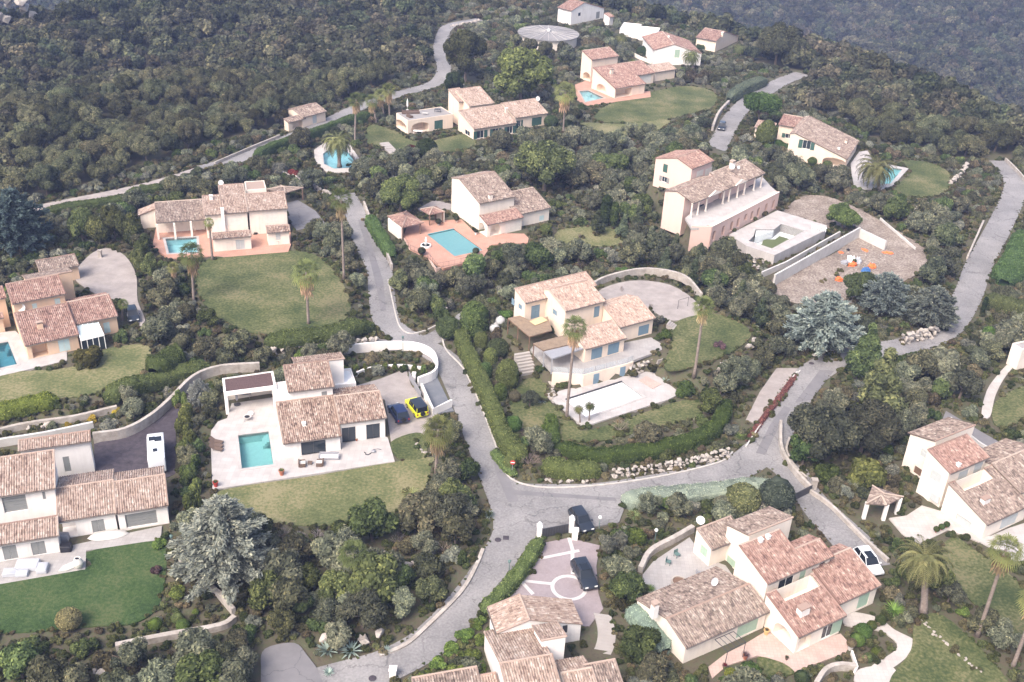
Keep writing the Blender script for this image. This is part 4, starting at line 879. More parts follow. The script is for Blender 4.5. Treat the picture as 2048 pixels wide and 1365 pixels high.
# lawns
LW = [('lawn_dry', .03, [(432, 984), (640, 950), (850, 915), (862, 932), (850, 978), (815, 1012), (750, 1040), (640, 1052), (545, 1045), (475, 1020)], 'lawn in front of the white modern villa'),
      ('lawn', .03, [(782, 884), (842, 866), (852, 912), (800, 918)], 'x'), ('lawn', 1.45, [(393, 540), (440, 512), (590, 502), (645, 520), (690, 575), (700, 625), (660, 655), (600, 662), (520, 668), (450, 645), (400, 595)], 'x'),
      ('lawn_dark', .03, [(-40, 1172), (172, 1136), (172, 1105), (300, 1083), (332, 1100), (322, 1200), (280, 1242), (200, 1252), (-40, 1262)], 'x'), ('lawn_dry', 1.44, [(-30, 812), (-30, 752), (140, 735), (215, 698), (296, 692), (290, 740), (240, 765), (180, 790), (100, 800), (20, 815)], 'x'),
      ('lawn', 2.24, [(1350, 645), (1430, 628), (1500, 660), (1482, 692), (1410, 727), (1332, 738), (1342, 690)], 'x'), ('lawn', .03, [(1105, 832), (1170, 862), (1370, 800), (1400, 830), (1290, 862), (1180, 884), (1100, 872)], 'x'),
      ('lawn', .03, [(1040, 765), (1092, 758), (1096, 800), (1160, 862), (1060, 862), (1020, 832)], 'x'), ('lawn', .03, [(740, 250), (790, 262), (840, 285), (930, 268), (950, 292), (870, 308), (800, 300), (735, 286)], 'x'),
      ('lawn', .03, [(1205, 215), (1280, 190), (1370, 172), (1430, 186), (1425, 215), (1340, 238), (1250, 246), (1190, 240)], 'x'), ('lawn', .03, [(1800, 322), (1860, 326), (1902, 350), (1892, 384), (1830, 396), (1788, 378), (1822, 345)], 'x'),
      ('lawn_dry', .03, [(1110, 462), (1230, 452), (1240, 490), (1100, 492)], 'x'), ('lawn', .03, [(1905, 1075), (1950, 1100), (2060, 1190), (2060, 1300), (1960, 1220), (1880, 1120)], 'x'),
      ('lawn', .03, [(1832, 1244), (1888, 1232), (1995, 1335), (2000, 1380), (1785, 1380), (1822, 1300)], 'x'), ('lawn', .03, [zPP(880, 1175), zPP(1065, 1220), (1280+1150*.2674, 1347), zPP(930, 1310)], 'x'), ('lawn', .03, [(1990, 805), (2060, 770), (2060, 832), (1995, 852)], 'x'),
      ('lawn_dry', .026, [(1160, 246), (1250, 248), (1340, 240), (1300, 268), (1210, 268)], 'x')]
for i, (mat, z, pl, _) in enumerate(LW):
    EDGES.append((smooth_line([at(p, z) for p in pl], 5, True), z if z < 1 else z-.05, .36)); S('lawn', pl, z+i*.0025, mat, smooth=5, thick=.3, sink=.25, inset=1.2, grow=.1)
# bare earth, gravel, drives
S('earth_yard', [(1560, 545), (1660, 512), (1712, 478), (1790, 470), (1850, 510), (1835, 548), (1720, 602), (1620, 612), (1545, 585)], .03, 'bare_earth', smooth=4)
S('earth_bank', [(1562, 440), (1600, 395), (1660, 395), (1740, 430), (1850, 498), (1790, 492), (1720, 470), (1640, 452)], .022, 'bare_earth', smooth=4, grow=.0)
S('gravel_drive', [(148, 548), (182, 508), (215, 497), (250, 512), (272, 550), (275, 600), (290, 640), (278, 655), (255, 610), (235, 600), (200, 592), (165, 572)], 1.46, 'gravel', smooth=4)
S('gravel_court', [(700, 775), (760, 758), (812, 738), (822, 770), (876, 826), (848, 868), (782, 884), (770, 800)], .032, 'gravel')
S('driveway', [(842, 768), (868, 742), (896, 800), (908, 822), (872, 828), (850, 802)], .036, 'asphalt_blue')
S('gravel_court', [(1195, 585), (1260, 562), (1340, 570), (1398, 610), (1385, 636), (1335, 640), (1300, 620), (1240, 615)], 2.24, 'gravel', smooth=4)
S('driveway', [(188, 888), (255, 870), (310, 842), (355, 802), (388, 772), (366, 820), (352, 862), (350, 948), (335, 955), (190, 960)], .032, 'asphalt_dark')
S('driveway', [(530, 1298), (588, 1286), (615, 1312), (640, 1350), (635, 1385), (535, 1385), (522, 1335)], .05, 'asphalt_patch', smooth=4)
S('driveway', [(1892, 822), (1930, 845), (2000, 885), (1960, 905), (1900, 880), (1880, 850)], .03, 'asphalt_patch'); S('driveway', [(1420, 330), (1450, 330), (1445, 350), (1425, 352)], .03, 'gravel')
S('gravel_court', [zG(*p) for p in [(1600, 340), (1720, 310), (1900, 420), (2010, 560), (1700, 620), (1620, 480)]], 1.45, 'asphalt_patch')
S('gravel_court', [zH(*p) for p in [(420, 560), (620, 455), (880, 520), (870, 570), (700, 560), (480, 600)]], 1.24, 'gravel', grow=0)
S('gravel_garden', [zPP(*p) for p in [(20, 560), (100, 460), (370, 280), (480, 430), (640, 490), (690, 560), (490, 640), (150, 740), (20, 660)]], .03, 'grey_paving')
S('terrace', [zN(*p) for p in [(-90, 1335), (685, 1200), (692, 1050), (1290, 960), (1300, 850), (470, 1030), (-90, 1140)]], .05, 'grey_paving')
S('terrace', [zPP(*p) for p in [(510, 1250), (640, 1150), (780, 1080), (980, 960), (1110, 1100), (1500, 1000), (1572, 1080), (1540, 1140), (1160, 1285), (1070, 1215), (880, 1165), (650, 1240), (540, 1335)]], .05, 'rose_paving')
S('terrace', [zQ(*p) for p in [(400, 985), (560, 962), (700, 870), (900, 930), (1320, 1150), (1220, 1200), (940, 1092), (680, 1218), (520, 1130)]], .05, 'stone_paving')
S('path', [zQ(*p) for p in [(1222, 1195), (1320, 1150), (1480, 1080), (1720, 1000), (1720, 1420), (1500, 1350)]], .046, 'pale_paving')
S('stone_path', [(1755, 1235), (1790, 1260), (1828, 1280), (1830, 1300), (1770, 1345), (1740, 1335), (1795, 1295), (1760, 1262), (1690, 1250), (1700, 1225)], .046, 'stone_paving', smooth=4)
S('pebble_court', [zPP(*p) for p in [(1620, 1280), (1780, 1240), (1900, 1260), (1960, 1400), (1640, 1400)]], .038, 'stone_paving', smooth=4)
fc = S('forecourt', [z8(*p) for p in [(1190, 545), (1340, 515), (1520, 560), (1500, 680), (1512, 840), (1540, 930), (1460, 1030), (1330, 1040), (1300, 950), (900, 1000), (860, 940), (1060, 760)]], .05, 'pink_paving')
# white paving bands of the forecourt
c0 = at(z8(1340, 806), .05); r0 = (at(z8(1437, 806), .05)-c0).length; bz = .056
def band(P, th, closed=False):
    Lf, Rt = [], []
    n = len(P)
    for i, p in enumerate(P):
        a, b = (P[i-1], P[(i+1) % n]) if closed else (P[max(i-1, 0)], P[min(i+1, n-1)]); d = (b-a); d.z = 0; d.normalize(); nn = Vector((-d.y, d.x, 0)); Lf.append(p+nn*th/2); Rt.append(p-nn*th/2)
    V = [(v.x, v.y, bz) for v in Lf]+[(v.x, v.y, bz) for v in Rt]; Fc = [((i+1) % n, i, n+i, n+(i+1) % n) for i in range(n if closed else n-1)]
    o = mesh('paving_band', V, Fc, 'white_band', fc, uv=[(v[0], v[1]) for v in V])
band([c0+Vector((math.cos(t*.2094), math.sin(t*.2094), 0))*r0 for t in range(30)], .45, True); bz += .003
for a, b in (((1245, 785), (1060, 765)), ((1130, 845), (1060, 770)), ((1340, 885), (1335, 1030)), ((1362, 728), (1360, 590)), ((1150, 640), (1400, 590)), ((1340, 515), (1362, 590))): band([at(z8(*a), .05), at(z8(*b), .05)], .45); bz += .002

S('path', [z6_(*p) for p in [(1800, 1140), (1830, 1000), (1900, 900), (1970, 830), (1990, 850), (1930, 930), (1880, 1030), (1850, 1150)]], .04, 'stone_paving', smooth=4)
# pools and decks
def deckpool(deck, z, mat, pl, liner, water, label, name='pool_deck', depth=1.5, thick=.45, **k):
    Pw = [at(p, z) for p in pl]; hole, r = pool(None, 'swimming_pool', Pw, z, depth, liner, water, label, **k)
    S(name, deck, z, mat, thick=thick, holes=[hole], sink=depth+.5, inset=.7); return r
deckpool([zL(*p) for p in [(5, 870), (22, 1318), (1628, 1072), (1565, 860), (1140, 690), (600, 500), (190, 560), (150, 690), (70, 720), (10, 800)]], .12, 'pale_paving', [zL(*p) for p in [(280, 1135), (558, 1098), (515, 808), (248, 842)]], 'pool_turquoise', 'water', 'turquoise rectangular pool on the white deck of the modern villa')
deckpool([zM(*p) for p in [(370, 1068), (690, 1338), (1400, 1112), (1492, 1060), (1240, 868), (1055, 900), (700, 985), (470, 1050)]], .08, 'pale_paving', [zM(*p) for p in [(710, 1262), (1180, 1092), (1010, 967), (540, 1118)]], 'pool_white', None, 'pool under a flat white cover below the cream villa', steps=False)
deckpool([zH(*p) for p in [(270, 860), (330, 700), (500, 690), (930, 680), (1080, 830), (1640, 840), (1690, 890), (1680, 945), (1270, 965), (1170, 1115), (720, 1235), (540, 1110), (340, 1005)]], 1.26, 'terracotta_paving', [zH(*p) for p in [(850, 1100), (1170, 1030), (840, 790), (540, 855)]], 'pool_deep', None, 'pool under a teal cover on the terracotta terrace', coping='terracotta_paving', steps=False)
deckpool([zK(*p) for p in [(-320, 900), (160, 850), (280, 960), (320, 1100), (700, 1060), (705, 1160), (300, 1255), (40, 1315), (-320, 1390)]], 1.47, 'pale_paving', [zK(*p) for p in [(-40, 1252), (178, 1202), (85, 965), (-130, 1005)]], 'pool_deep', 'water', 'blue pool cut by the left picture edge beside the ochre villa')
deckpool([zG(*p) for p in [(235, 740), (275, 560), (780, 560), (850, 600), (1640, 560), (1650, 760), (1620, 840), (960, 895), (850, 880), (640, 905), (400, 905), (240, 800)]], 1.47, 'terracotta_paving', [zG(*p) for p in [(400, 855), (690, 845), (680, 690), (362, 705)]], 'pool_blue', 'water', 'light blue pool on the red terrace above the round lawn')
deckpool([zJ(*p) for p in [(1030, 500), (1110, 390), (1190, 380), (1240, 480), (1570, 545), (1440, 690), (1350, 745), (1070, 735), (1045, 620)]], .06, 'pale_paving', [zJ(*p) for p in [(1225, 690), (1400, 690), (1510, 555), (1330, 520)]], 'pool_turquoise', 'water', 'pale turquoise pool half hidden by the big date palm')
deckpool([zA(*p) for p in [(280, 790), (420, 740), (660, 860), (980, 850), (985, 905), (400, 985), (300, 940)]], .06, 'terracotta_paving', [zA(*p) for p in [(375, 952), (552, 914), (405, 846), (318, 850)]], 'pool_blue', 'water', 'small blue pool in front of the peach villa with arches', coping='rose_paving')
deckpool([(628, 300), (650, 285), (700, 290), (722, 322), (712, 345), (655, 345), (630, 325)], .06, 'stone_paving', [(648, 328), (668, 338), (702, 336), (708, 318), (692, 300), (664, 295), (646, 308)], 'pool_blue', 'water', 'rounded blue pool beside the date palm below the roadside hut', steps=False)
# covers lying in two of them
for pl, z, mat, lab in (([zM(*p) for p in [(710, 1262), (1180, 1092), (1010, 967), (540, 1118)]], .08, 'pool_cover_white', 'flat white cover stretched over the pool below the cream villa'), ([zH(*p) for p in [(850, 1100), (1170, 1030), (840, 790), (540, 855)]], 1.26, 'pool_cover_teal', 'teal cover stretched over the pool on the terracotta terrace')):
    P_ = [at(p, z) for p in pl]; c = sum(P_, Vector())/4; P_ = [c+(v-c)*.985 for v in P_]; n = 14
    cv = empty('pool_cover', c, lab, 'pool cover'); 
    V, Fc = [], []
    for j in range(n+1):
        for i in range(n+1):
            a = P_[0].lerp(P_[1], i/n).lerp(P_[3].lerp(P_[2], i/n), j/n); V.append((a.x, a.y, z-.06-.05*math.sin(math.pi*i/n)*math.sin(math.pi*j/n)+rnd.uniform(-.004, .004)))
    Fc = [(j*(n+1)+i, j*(n+1)+i+1, (j+1)*(n+1)+i+1, (j+1)*(n+1)+i) for j in range(n) for i in range(n)]
    mesh('sheet', V, Fc, mat, cv, c, smooth=True)
    m = MB(); a, b = P_[3], P_[2]; m.tube([(a.x, a.y, z+.12), (b.x, b.y, z+.12)], .12, 8); m.build('roller', 'dark_metal' if 'white' in mat else 'pool_cover_teal', cv, c)
S('coping_pad', [zM(*p) for p in [(1150, 955), (1265, 1025), (1335, 985), (1210, 920)]], .16, 'rose_paving', thick=.12, sink=0)
# villa under renovation: deck with empty pool, arcaded terrace, retaining walls
Pw = [zI(*p) for p in [(850, 830), (1040, 892), (1305, 748), (1115, 690), (1060, 735), (905, 735), (890, 790)]]
deckpool([zI(*p) for p in [(690, 775), (1085, 578), (1492, 702), (1482, 740), (1062, 945), (830, 868)]], 2.0, 'pale_paving', Pw, 'pool_white', None, 'drained pool with green dregs on the deck of the pink villa', depth=1.7, steps=False, thick=2.6)
P_ = [at(p, 2.0) for p in Pw]; c = sum(P_, Vector())/len(P_); c.z = .55; mesh('pool_dregs', [(c.x+(v.x-c.x)*.62+.6, c.y+(v.y-c.y)*.6-.6, .55) for v in P_], [tuple(range(len(P_)))], 'pool_algae'); tag(bpy.data.objects['pool_dregs'], 'dark green puddle on the floor of the drained pool', 'puddle')
m = MB(); a, b, d = at(zI(905, 735), 2), at(zI(1060, 735), 2), at(zI(890, 790), 2)
for k in range(4): m.prism([(q.x, q.y) for q in (a.lerp(c, .05+k*.07), b.lerp(c, .05+k*.07), b.lerp(c, .12+k*.07), d.lerp(c, .1+k*.07))], .4, 1.8-.3*k)
st = m.build('pool_steps', 'pool_white'); tag(st, 'curved white steps leading into the drained pool', 'steps')
tz = 5.05
S('terrace', [zI(*p) for p in [(330, 640), (380, 720), (545, 722), (1096, 438), (1030, 380), (960, 300), (700, 420), (420, 560)]], tz, 'pale_paving', thick=.5, sink=.6, inset=1.5)
aw = empty('arcade_wall', at(zI(540, 812), 2.0), 'pink terrace wall pierced by a row of dark arches', 'wall'); o = aw.location.copy()
wa, wb = at(zI(545, 722), tz), at(zI(1096, 438), tz); dv = (wb-wa); Lw = dv.length; dv.normalize(); nv = Vector((dv.y, -dv.x, 0))
B = Block(); B.cut = MB(); Mw = lambda q: Vector((wa.x, wa.y, 0))+dv*q.x+nv*-q.y+Vector((0, 0, q.z))
m = MB(); m.box(0, Lw, -.15, 1.0, 1.0, tz+.3, Mw); B.wallo = m.build('wall', 'rose_stucco', aw, o)
for t in (.03, .16, .28, .375, .485, .58, .68, .80, .915):
    x0, x1, h_ = t*Lw-.55+.3, t*Lw+.55+.3, 2.1 if t != .485 else 1.5; z0 = 2.1 if t != .485 else 2.8; N_ = 8; pts = [(x0, z0)]+[((x0+x1)/2-.55*math.cos(math.pi*i/N_), z0+h_-.55+.55*math.sin(math.pi*i/N_)) for i in range(N_+1)]+[(x1, z0)]; kk = len(pts)
    B.cut.add([Mw(Vector((u, y, zz))) for y in (-.4, .6) for u, zz in pts], [tuple(range(kk)), tuple(range(2*kk-1, kk-1, -1))]+[(i, i+kk, (i+1) % kk+kk, (i+1) % kk) for i in range(kk)])
    q = MB(); q.add([Mw(Vector((u, .5, zz))) for u, zz in pts], [tuple(range(kk))]); q.build('door', 'brown_wood', aw, o)
class _S: pass
hs = _S(); hs.o = o; BAKE[:] = [(B, hs)]; bake_walls()
m = MB(); m.box(0, Lw, -.22, .1, tz+.302, tz+.40, Mw); m.build('wall_coping', 'ivory_stucco', aw, o)
wa2, wb2 = at(zI(380, 715), tz), at(zI(545, 722), tz); wallstrip('return_wall', [wa2, wb2-dv*.1+nv*.0], .3, 0, tz+.3, 'rose_stucco', parent=aw, origin=o)
def wall(name, pl, z0, z1, th, mat, label, cat='wall', group=None, zr=None, sm=1, tops=None):
    w_ = [at(p, zr if zr is not None else z0) for p in pl]; c = sum(w_, Vector())/len(w_); o_ = wallstrip(name, w_, th, z0-.4, z1, mat, sm=sm, origin=(c.x, c.y, z0), tops=tops); o_.location = (c.x, c.y, z0); return tag(o_, label, cat, group)
wall('retaining_wall', [zI(*p) for p in [(1050, 1195), (1745, 800)]], 0, 2.3, .35, 'concrete', 'long pale concrete retaining wall beside the earth yard'); wall('retaining_wall', [zI(*p) for p in [(1748, 800), (1962, 905)]], 0, 2.0, .35, 'concrete', 'short stepped concrete wall closing the earth yard')
wall('retaining_wall', [zI(*p) for p in [(950, 1125), (1150, 1040), (1590, 790)]], 0, 1.1, .3, 'concrete', 'low concrete wall between the pool deck and the retaining wall')
bl = empty('balustrade', at(zI(1430, 720), 2), 'short white balustrade at the corner of the drained pool deck', 'balustrade'); a, b = at(zI(1365, 695), 2.9), at(zI(1492, 725), 2.9); o = bl.location.copy()
m = MB(); m.tube([(a.x, a.y, 2.9), (b.x, b.y, 2.9)], .1, 4); m.build('rail', 'white_paint', bl, o)
for k in range(9): t = (k+.5)/9; m = MB(); m.lathe([(.07, 2.0), (.11, 2.3), (.06, 2.6), (.09, 2.85)], 8, (a.x+(b.x-a.x)*t, a.y+(b.y-a.y)*t, 0)); m.build('baluster', 'white_paint', bl, o)
# M: wall under the upper terrace with two blue doors, balustrade
S('terrace', [zM(*p) for p in [(250, 700), (430, 885), (690, 905), (1050, 812), (1340, 700), (1330, 650), (1250, 600), (1050, 640), (700, 740), (420, 700), (300, 640)]], 2.26, 'grey_paving', thick=.4, sink=.6, inset=1.3)
tw = empty('terrace_wall', at(zM(700, 985)), 'cream wall with two blue doors below the upper terrace of the cream villa', 'wall'); o = tw.location.copy()
pts = [zM(432, 890), zM(690, 908), zM(1050, 815), zM(1100, 795)]; W_ = [at(p, 2.22) for p in pts]; wallstrip('wall', W_, .3, -.3, 2.22, 'cream_stucco', parent=tw, origin=o)
a, b = W_[1], W_[2]; d = (b-a).normalized(); nn = Vector((d.y, -d.x, 0)); L_ = (b-a).length
for t in (.29, .9): q = MB(); cpt = a+d*(t*L_)+nn*.17; q.box(-.5, .5, -.04, .04, .05, 1.85, lambda v: Vector((cpt.x, cpt.y, 0))+d*v.x+nn*v.y+Vector((0, 0, v.z))); q.build('door', 'blue_shutter', tw, o)
gl = empty('glass_balustrade', W_[1], 'glass balustrade along the front of the cream villa terrace', 'balustrade'); o = gl.location.copy()
for a, b in zip(W_, W_[1:]):
    n_ = max(1, round((b-a).length/2.0))
    for k in range(n_):
        p0, p1 = a.lerp(b, k/n_+.01), a.lerp(b, (k+1)/n_-.01); q = MB(); q.add([p0, p1, p1+Vector((0, 0, 1.0)), p0+Vector((0, 0, 1.0))], [(0, 1, 2, 3)]); o2 = mesh('panel', q.V, q.F, 'balustrade_glass', gl, o)
        q = MB(); q.tube([p0, p0+Vector((0, 0, 1.05))], .025, 5); q.build('post', 'grey_metal', gl, o)
# stairs
def stairs(name, p0, p1, n, w_, z0, z1, mat, label, zr=None, curve=0):
    a, b = at(p0, z0), at(p1, z1); d = (b-a); d.z = 0; L_ = d.length; d.normalize(); nn = Vector((-d.y, d.x, 0)); r = empty(name, a, label, 'stairs'); o_ = a.copy()
    for k in range(n):
        t0, t1 = k/n, (k+1)/n; q = MB(); off = lambda t: nn*curve*math.sin(math.pi*t)
        A_, B2 = a+d*L_*t0+off(t0), a+d*L_*t1+off(t1); zz = z0+(z1-z0)*(k+1)/n
        q.prism([(v.x, v.y) for v in (A_+nn*w_/2, A_-nn*w_/2, B2-nn*w_/2, B2+nn*w_/2)], min(z0, z1)-.3, zz); q.build('step', mat, r, o_)
    Pq = [a+nn*w_/2, a-nn*w_/2, b-nn*w_/2, b+nn*w_/2]; occupy([(v.x, v.y) for v in Pq], .3, 0); return r
stairs('garden_stairs', zM(240, 905), zM(180, 725), 7, 2.6, .05, 2.2, 'stone_paving', 'pale stone stairs climbing to the reed pergola of the cream villa'); stairs('garden_stairs', zM(1310, 850), zM(1345, 780), 5, 1.8, .05, 2.0, 'stone_paving', 'pale steps between pool deck and right lawn of the cream villa')
stairs('garden_stairs', zM(1450, 520), zM(1390, 475), 4, 1.6, 2.25, 2.9, 'stone_paving', 'short white steps at the corner of the gravel court of the cream villa')
stairs('garden_stairs', zO(1750, 690), zO(1800, 260), 16, 2.0, -.2, .2, 'stone_paving', 'curved stone stairs descending from the pink forecourt', curve=-.8); stairs('garden_stairs', (792, 310), (768, 285), 6, 2.2, 0.02, .5, 'stone_paving', 'pale steps beside the lawn of the cream villa with roof terrace')
# ================================================================== planting: prototypes
def foliage_mat(name='foliage', fixed=None):
    m = bpy.data.materials.new(name); m.use_nodes = True; MATS[name] = m; t = m.node_tree; L = t.links; t.nodes.remove(t.nodes['Principled BSDF'])
    oi = t.nodes.new('ShaderNodeObjectInfo'); at_ = t.nodes.new('ShaderNodeAttribute'); at_.attribute_name = 'tint'
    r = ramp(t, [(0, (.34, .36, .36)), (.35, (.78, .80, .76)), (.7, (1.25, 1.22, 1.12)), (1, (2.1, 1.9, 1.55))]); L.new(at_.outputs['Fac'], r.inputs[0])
    mx = t.nodes.new('ShaderNodeMix'); mx.data_type = 'RGBA'; mx.blend_type = 'MULTIPLY'; mx.inputs[0].default_value = 1; L.new(oi.outputs['Color'], mx.inputs[6]) if fixed is None else setattr(mx.inputs[6], 'default_value', (*fixed, 1)); L.new(r.outputs[0], mx.inputs[7])
    hs_ = t.nodes.new('ShaderNodeHueSaturation'); L.new(mx.outputs[2], hs_.inputs['Color'])
    mr = t.nodes.new('ShaderNodeMapRange'); mr.inputs[3].default_value = .62; mr.inputs[4].default_value = 1.42; L.new(oi.outputs['Random'], mr.inputs[0]); L.new(mr.outputs[0], hs_.inputs['Value'])
    wn = t.nodes.new('ShaderNodeTexWhiteNoise'); wn.noise_dimensions = '1D'; L.new(oi.outputs['Random'], wn.inputs['W']); mr2 = t.nodes.new('ShaderNodeMapRange'); mr2.inputs[3].default_value = .475; mr2.inputs[4].default_value = .525; L.new(wn.outputs[0], mr2.inputs[0]); L.new(mr2.outputs[0], hs_.inputs['Hue'])
    d = t.nodes.new('ShaderNodeBsdfDiffuse'); tr = t.nodes.new('ShaderNodeBsdfTranslucent'); ms = t.nodes.new('ShaderNodeMixShader'); ms.inputs[0].default_value = .3
    L.new(hs_.outputs[0], d.inputs[0]); L.new(hs_.outputs[0], tr.inputs[0]); L.new(d.outputs[0], ms.inputs[1]); L.new(tr.outputs[0], ms.inputs[2]); L.new(ms.outputs[0], t.nodes['Material Output'].inputs[0])
foliage_mat()
def npmesh(name, V, Q, tint, mat='foliage'):
    """numpy verts, faces (k,3|4), per-face tint"""
    me = bpy.data.meshes.new(name); V = np.asarray(V, np.float32); me.vertices.add(len(V)); me.vertices.foreach_set('co', V.ravel())
    tot = sum(q.size for q in Q); me.loops.add(tot); me.loops.foreach_set('vertex_index', np.concatenate([q.ravel() for q in Q]).astype(np.int32))
    ls = []; o_ = 0
    for q in Q: ls.append(o_+np.arange(len(q))*q.shape[1]); o_ += q.size
    ls = np.concatenate(ls).astype(np.int32); me.polygons.add(len(ls)); me.polygons.foreach_set('loop_start', ls); me.update(calc_edges=True)
    a = me.attributes.new('tint', 'FLOAT', 'FACE'); a.data.foreach_set('value', np.asarray(tint, np.float32)); me.materials.append(MATS[mat]); return me
def ico(sub=1):
    bm = bmesh.new(); bmesh.ops.create_icosphere(bm, subdivisions=sub, radius=1); V = np.array([v.co[:] for v in bm.verts]); Fc = np.array([[v.index for v in f.verts] for f in bm.faces]); bm.free(); return V, Fc
IV, IF = ico(2)
def cards(c, nrm, size, rg, elong=1.5, curl=0):
    """leaf quads at points c facing nrm"""
    n = len(c); r_ = rg.normal(size=(n, 3)); u = np.cross(nrm, r_); u /= np.linalg.norm(u, axis=1, keepdims=True)+1e-9; v = np.cross(nrm, u)
    s1 = size*(.6+.8*rg.random((n, 1)))*elong**.5; s2 = size*(.6+.8*rg.random((n, 1)))/elong**.5
    return np.stack([c-u*s1-v*s2*.4, c-v*s2, c+u*s1+v*s2*.3, c+v*s2], 1).reshape(-1, 3)
def leafcloud(name, lumps, n, size, seed, elong=1.6, core=.84, spread=.14, updir=.25, lumpvar=.25, shell=True):
    rg = np.random.default_rng(seed); C = np.array([l[:3] for l in lumps]); Rr = np.array([l[3] if np.isscalar(l[3]) else 1 for l in lumps]); K = len(lumps)
    SZ = np.array([l[4] if len(l) > 4 else 1.0 for l in lumps])   # vertical squash
    w_ = Rr**2; w_ = w_/w_.sum(); pts, nr, tn = [], [], []; lt = rg.uniform(-lumpvar, lumpvar, K); need = n
    for _ in range(6):
        k = rg.choice(K, size=need*2, p=w_); d = rg.normal(size=(need*2, 3)); d /= np.linalg.norm(d, axis=1, keepdims=True)
        rad = 1+rg.uniform(-spread, spread*.8, (need*2, 1)); off = d*Rr[k][:, None]*rad; off[:, 2] *= SZ[k]; p = C[k]+off
        ok = p[:, 2] > .02
        for j in range(K):
            q = (p-C[j]); q[:, 2] /= SZ[j]; ok &= ~((np.linalg.norm(q, axis=1) < Rr[j]*.86) & (k != j))
        pts.append(p[ok]); nr.append(d[ok]); tn.append(lt[k[ok]]); got = sum(len(x) for x in pts)
        if got >= n: break
    p = np.concatenate(pts)[:n]; d = np.concatenate(nr)[:n]; tl = np.concatenate(tn)[:n]
    nn = d+rg.normal(size=d.shape)*.55; nn[:, 2] += updir; nn /= np.linalg.norm(nn, axis=1, keepdims=True)
    V = cards(p, nn, size, rg, elong); Q = np.arange(len(V)).reshape(-1, 4); tint = np.clip(.45+tl+rg.normal(size=len(p))*.2, 0, 1)
    Vs, Qt, tt = [V], [], [tint]; o_ = len(V)
    if core:
        for j in range(K):
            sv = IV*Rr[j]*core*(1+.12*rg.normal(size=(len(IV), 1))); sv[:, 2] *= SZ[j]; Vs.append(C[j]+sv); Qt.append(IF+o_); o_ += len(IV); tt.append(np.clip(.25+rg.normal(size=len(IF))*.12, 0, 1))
    V = np.concatenate(Vs); V[:, 2] = np.maximum(V[:, 2], -.05)
    me = npmesh(name, V, [Q]+([np.concatenate(Qt)] if Qt else []), np.concatenate(tt)); return me
def trunk_mesh(name, h, r, seed, limbs=3, spread=.5, mat='bark'):
    rg = random.Random(seed); m = MB(); lean = Vector((rg.uniform(-.1, .1), rg.uniform(-.1, .1), 0))*h
    pts = [Vector((0, 0, -.15)), Vector((0, 0, 0)), lean*.5+Vector((0, 0, h*.5)), lean+Vector((0, 0, h*.8))]; m.tube(pts, [r*1.5, r*1.15, r*.9, r*.7], 6)
    for k in range(limbs):
        t = 2*math.pi*(k+rg.random()*.5)/limbs; e = lean+Vector((math.cos(t)*spread, math.sin(t)*spread, h*1.25)); s_ = lean*.9+Vector((0, 0, h*.7)); m.tube([s_, s_.lerp(e, .5)+Vector((0, 0, .05*h)), e], [r*.6, r*.45, r*.2], 5)
    me = bpy.data.meshes.new(name); me.from_pydata([tuple(v) for v in m.V], [], m.F); me.materials.append(MATS[mat]); return me
PROTO = {}      # kind -> list of (crown mesh, trunk mesh or None, crown centre height, height)
def addp(kind, crown, trunk, zc, h): PROTO.setdefault(kind, []).append((crown, trunk, zc, h))
def blob(rg, n, rx, rz, zc, r0, r1, bottom=-.6):
    out = []
    while len(out) < n:
        a = rg.uniform(0, 2*math.pi); rr = math.sqrt(rg.random())*rx; z = rg.uniform(bottom, 1)*rz
        if (rr/rx)**2+(z/rz)**2 > 1.05: continue
        out.append((rr*math.cos(a), rr*math.sin(a), zc+z, rg.uniform(r0, r1)))
    return out
for v in range(5):      # holm oaks
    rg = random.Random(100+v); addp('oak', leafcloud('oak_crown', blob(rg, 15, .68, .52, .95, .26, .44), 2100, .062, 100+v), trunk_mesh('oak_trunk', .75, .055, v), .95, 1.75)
for v in range(2): rg = random.Random(130+v); addp('bigoak', leafcloud('oak_crown', blob(rg, 26, .74, .55, .95, .18, .33), 7000, .034, 130+v), trunk_mesh('oak_trunk', .75, .055, 90+v), .95, 1.75)
for v in range(4):      # far-wood versions
    rg = random.Random(150+v); addp('wood', leafcloud('wood_crown', blob(rg, 12, .72, .5, .85, .24, .4), 700, .11, 150+v, lumpvar=.3), None, .85, 1.6)
for v in range(5):      # shrubs
    rg = random.Random(200+v); addp('shrub', leafcloud('shrub_foliage', blob(rg, 9, .62, .36, .42, .26, .42, -.8), 1300, .075, 200+v), None, .42, 1.0)
for v in range(3):      # olives: airy, fine leaves
    rg = random.Random(250+v); addp('olive', leafcloud('olive_crown', blob(rg, 16, .7, .55, 1.0, .2, .34), 2400, .05, 250+v, elong=3, core=.6, spread=.3), trunk_mesh('olive_trunk', .8, .07, 20+v, 4, .6), 1.0, 1.75)
for v in range(3):      # umbrella pines
    rg = random.Random(300+v); lm = [(math.cos(t)*rr, math.sin(t)*rr, 1.28+.38*(1-rr*rr), .30) for rr, n_ in ((0, 1), (.38, 6), (.70, 11)) for t in [2*math.pi*(i+rg.random()*.6)/n_ for i in range(n_)]]
    addp('pine', leafcloud('pine_crown', lm, 3200, .05, 300+v, elong=2.2, spread=.2), trunk_mesh('pine_trunk', 1.15, .05, 30+v, 5, .55), 1.4, 1.95)
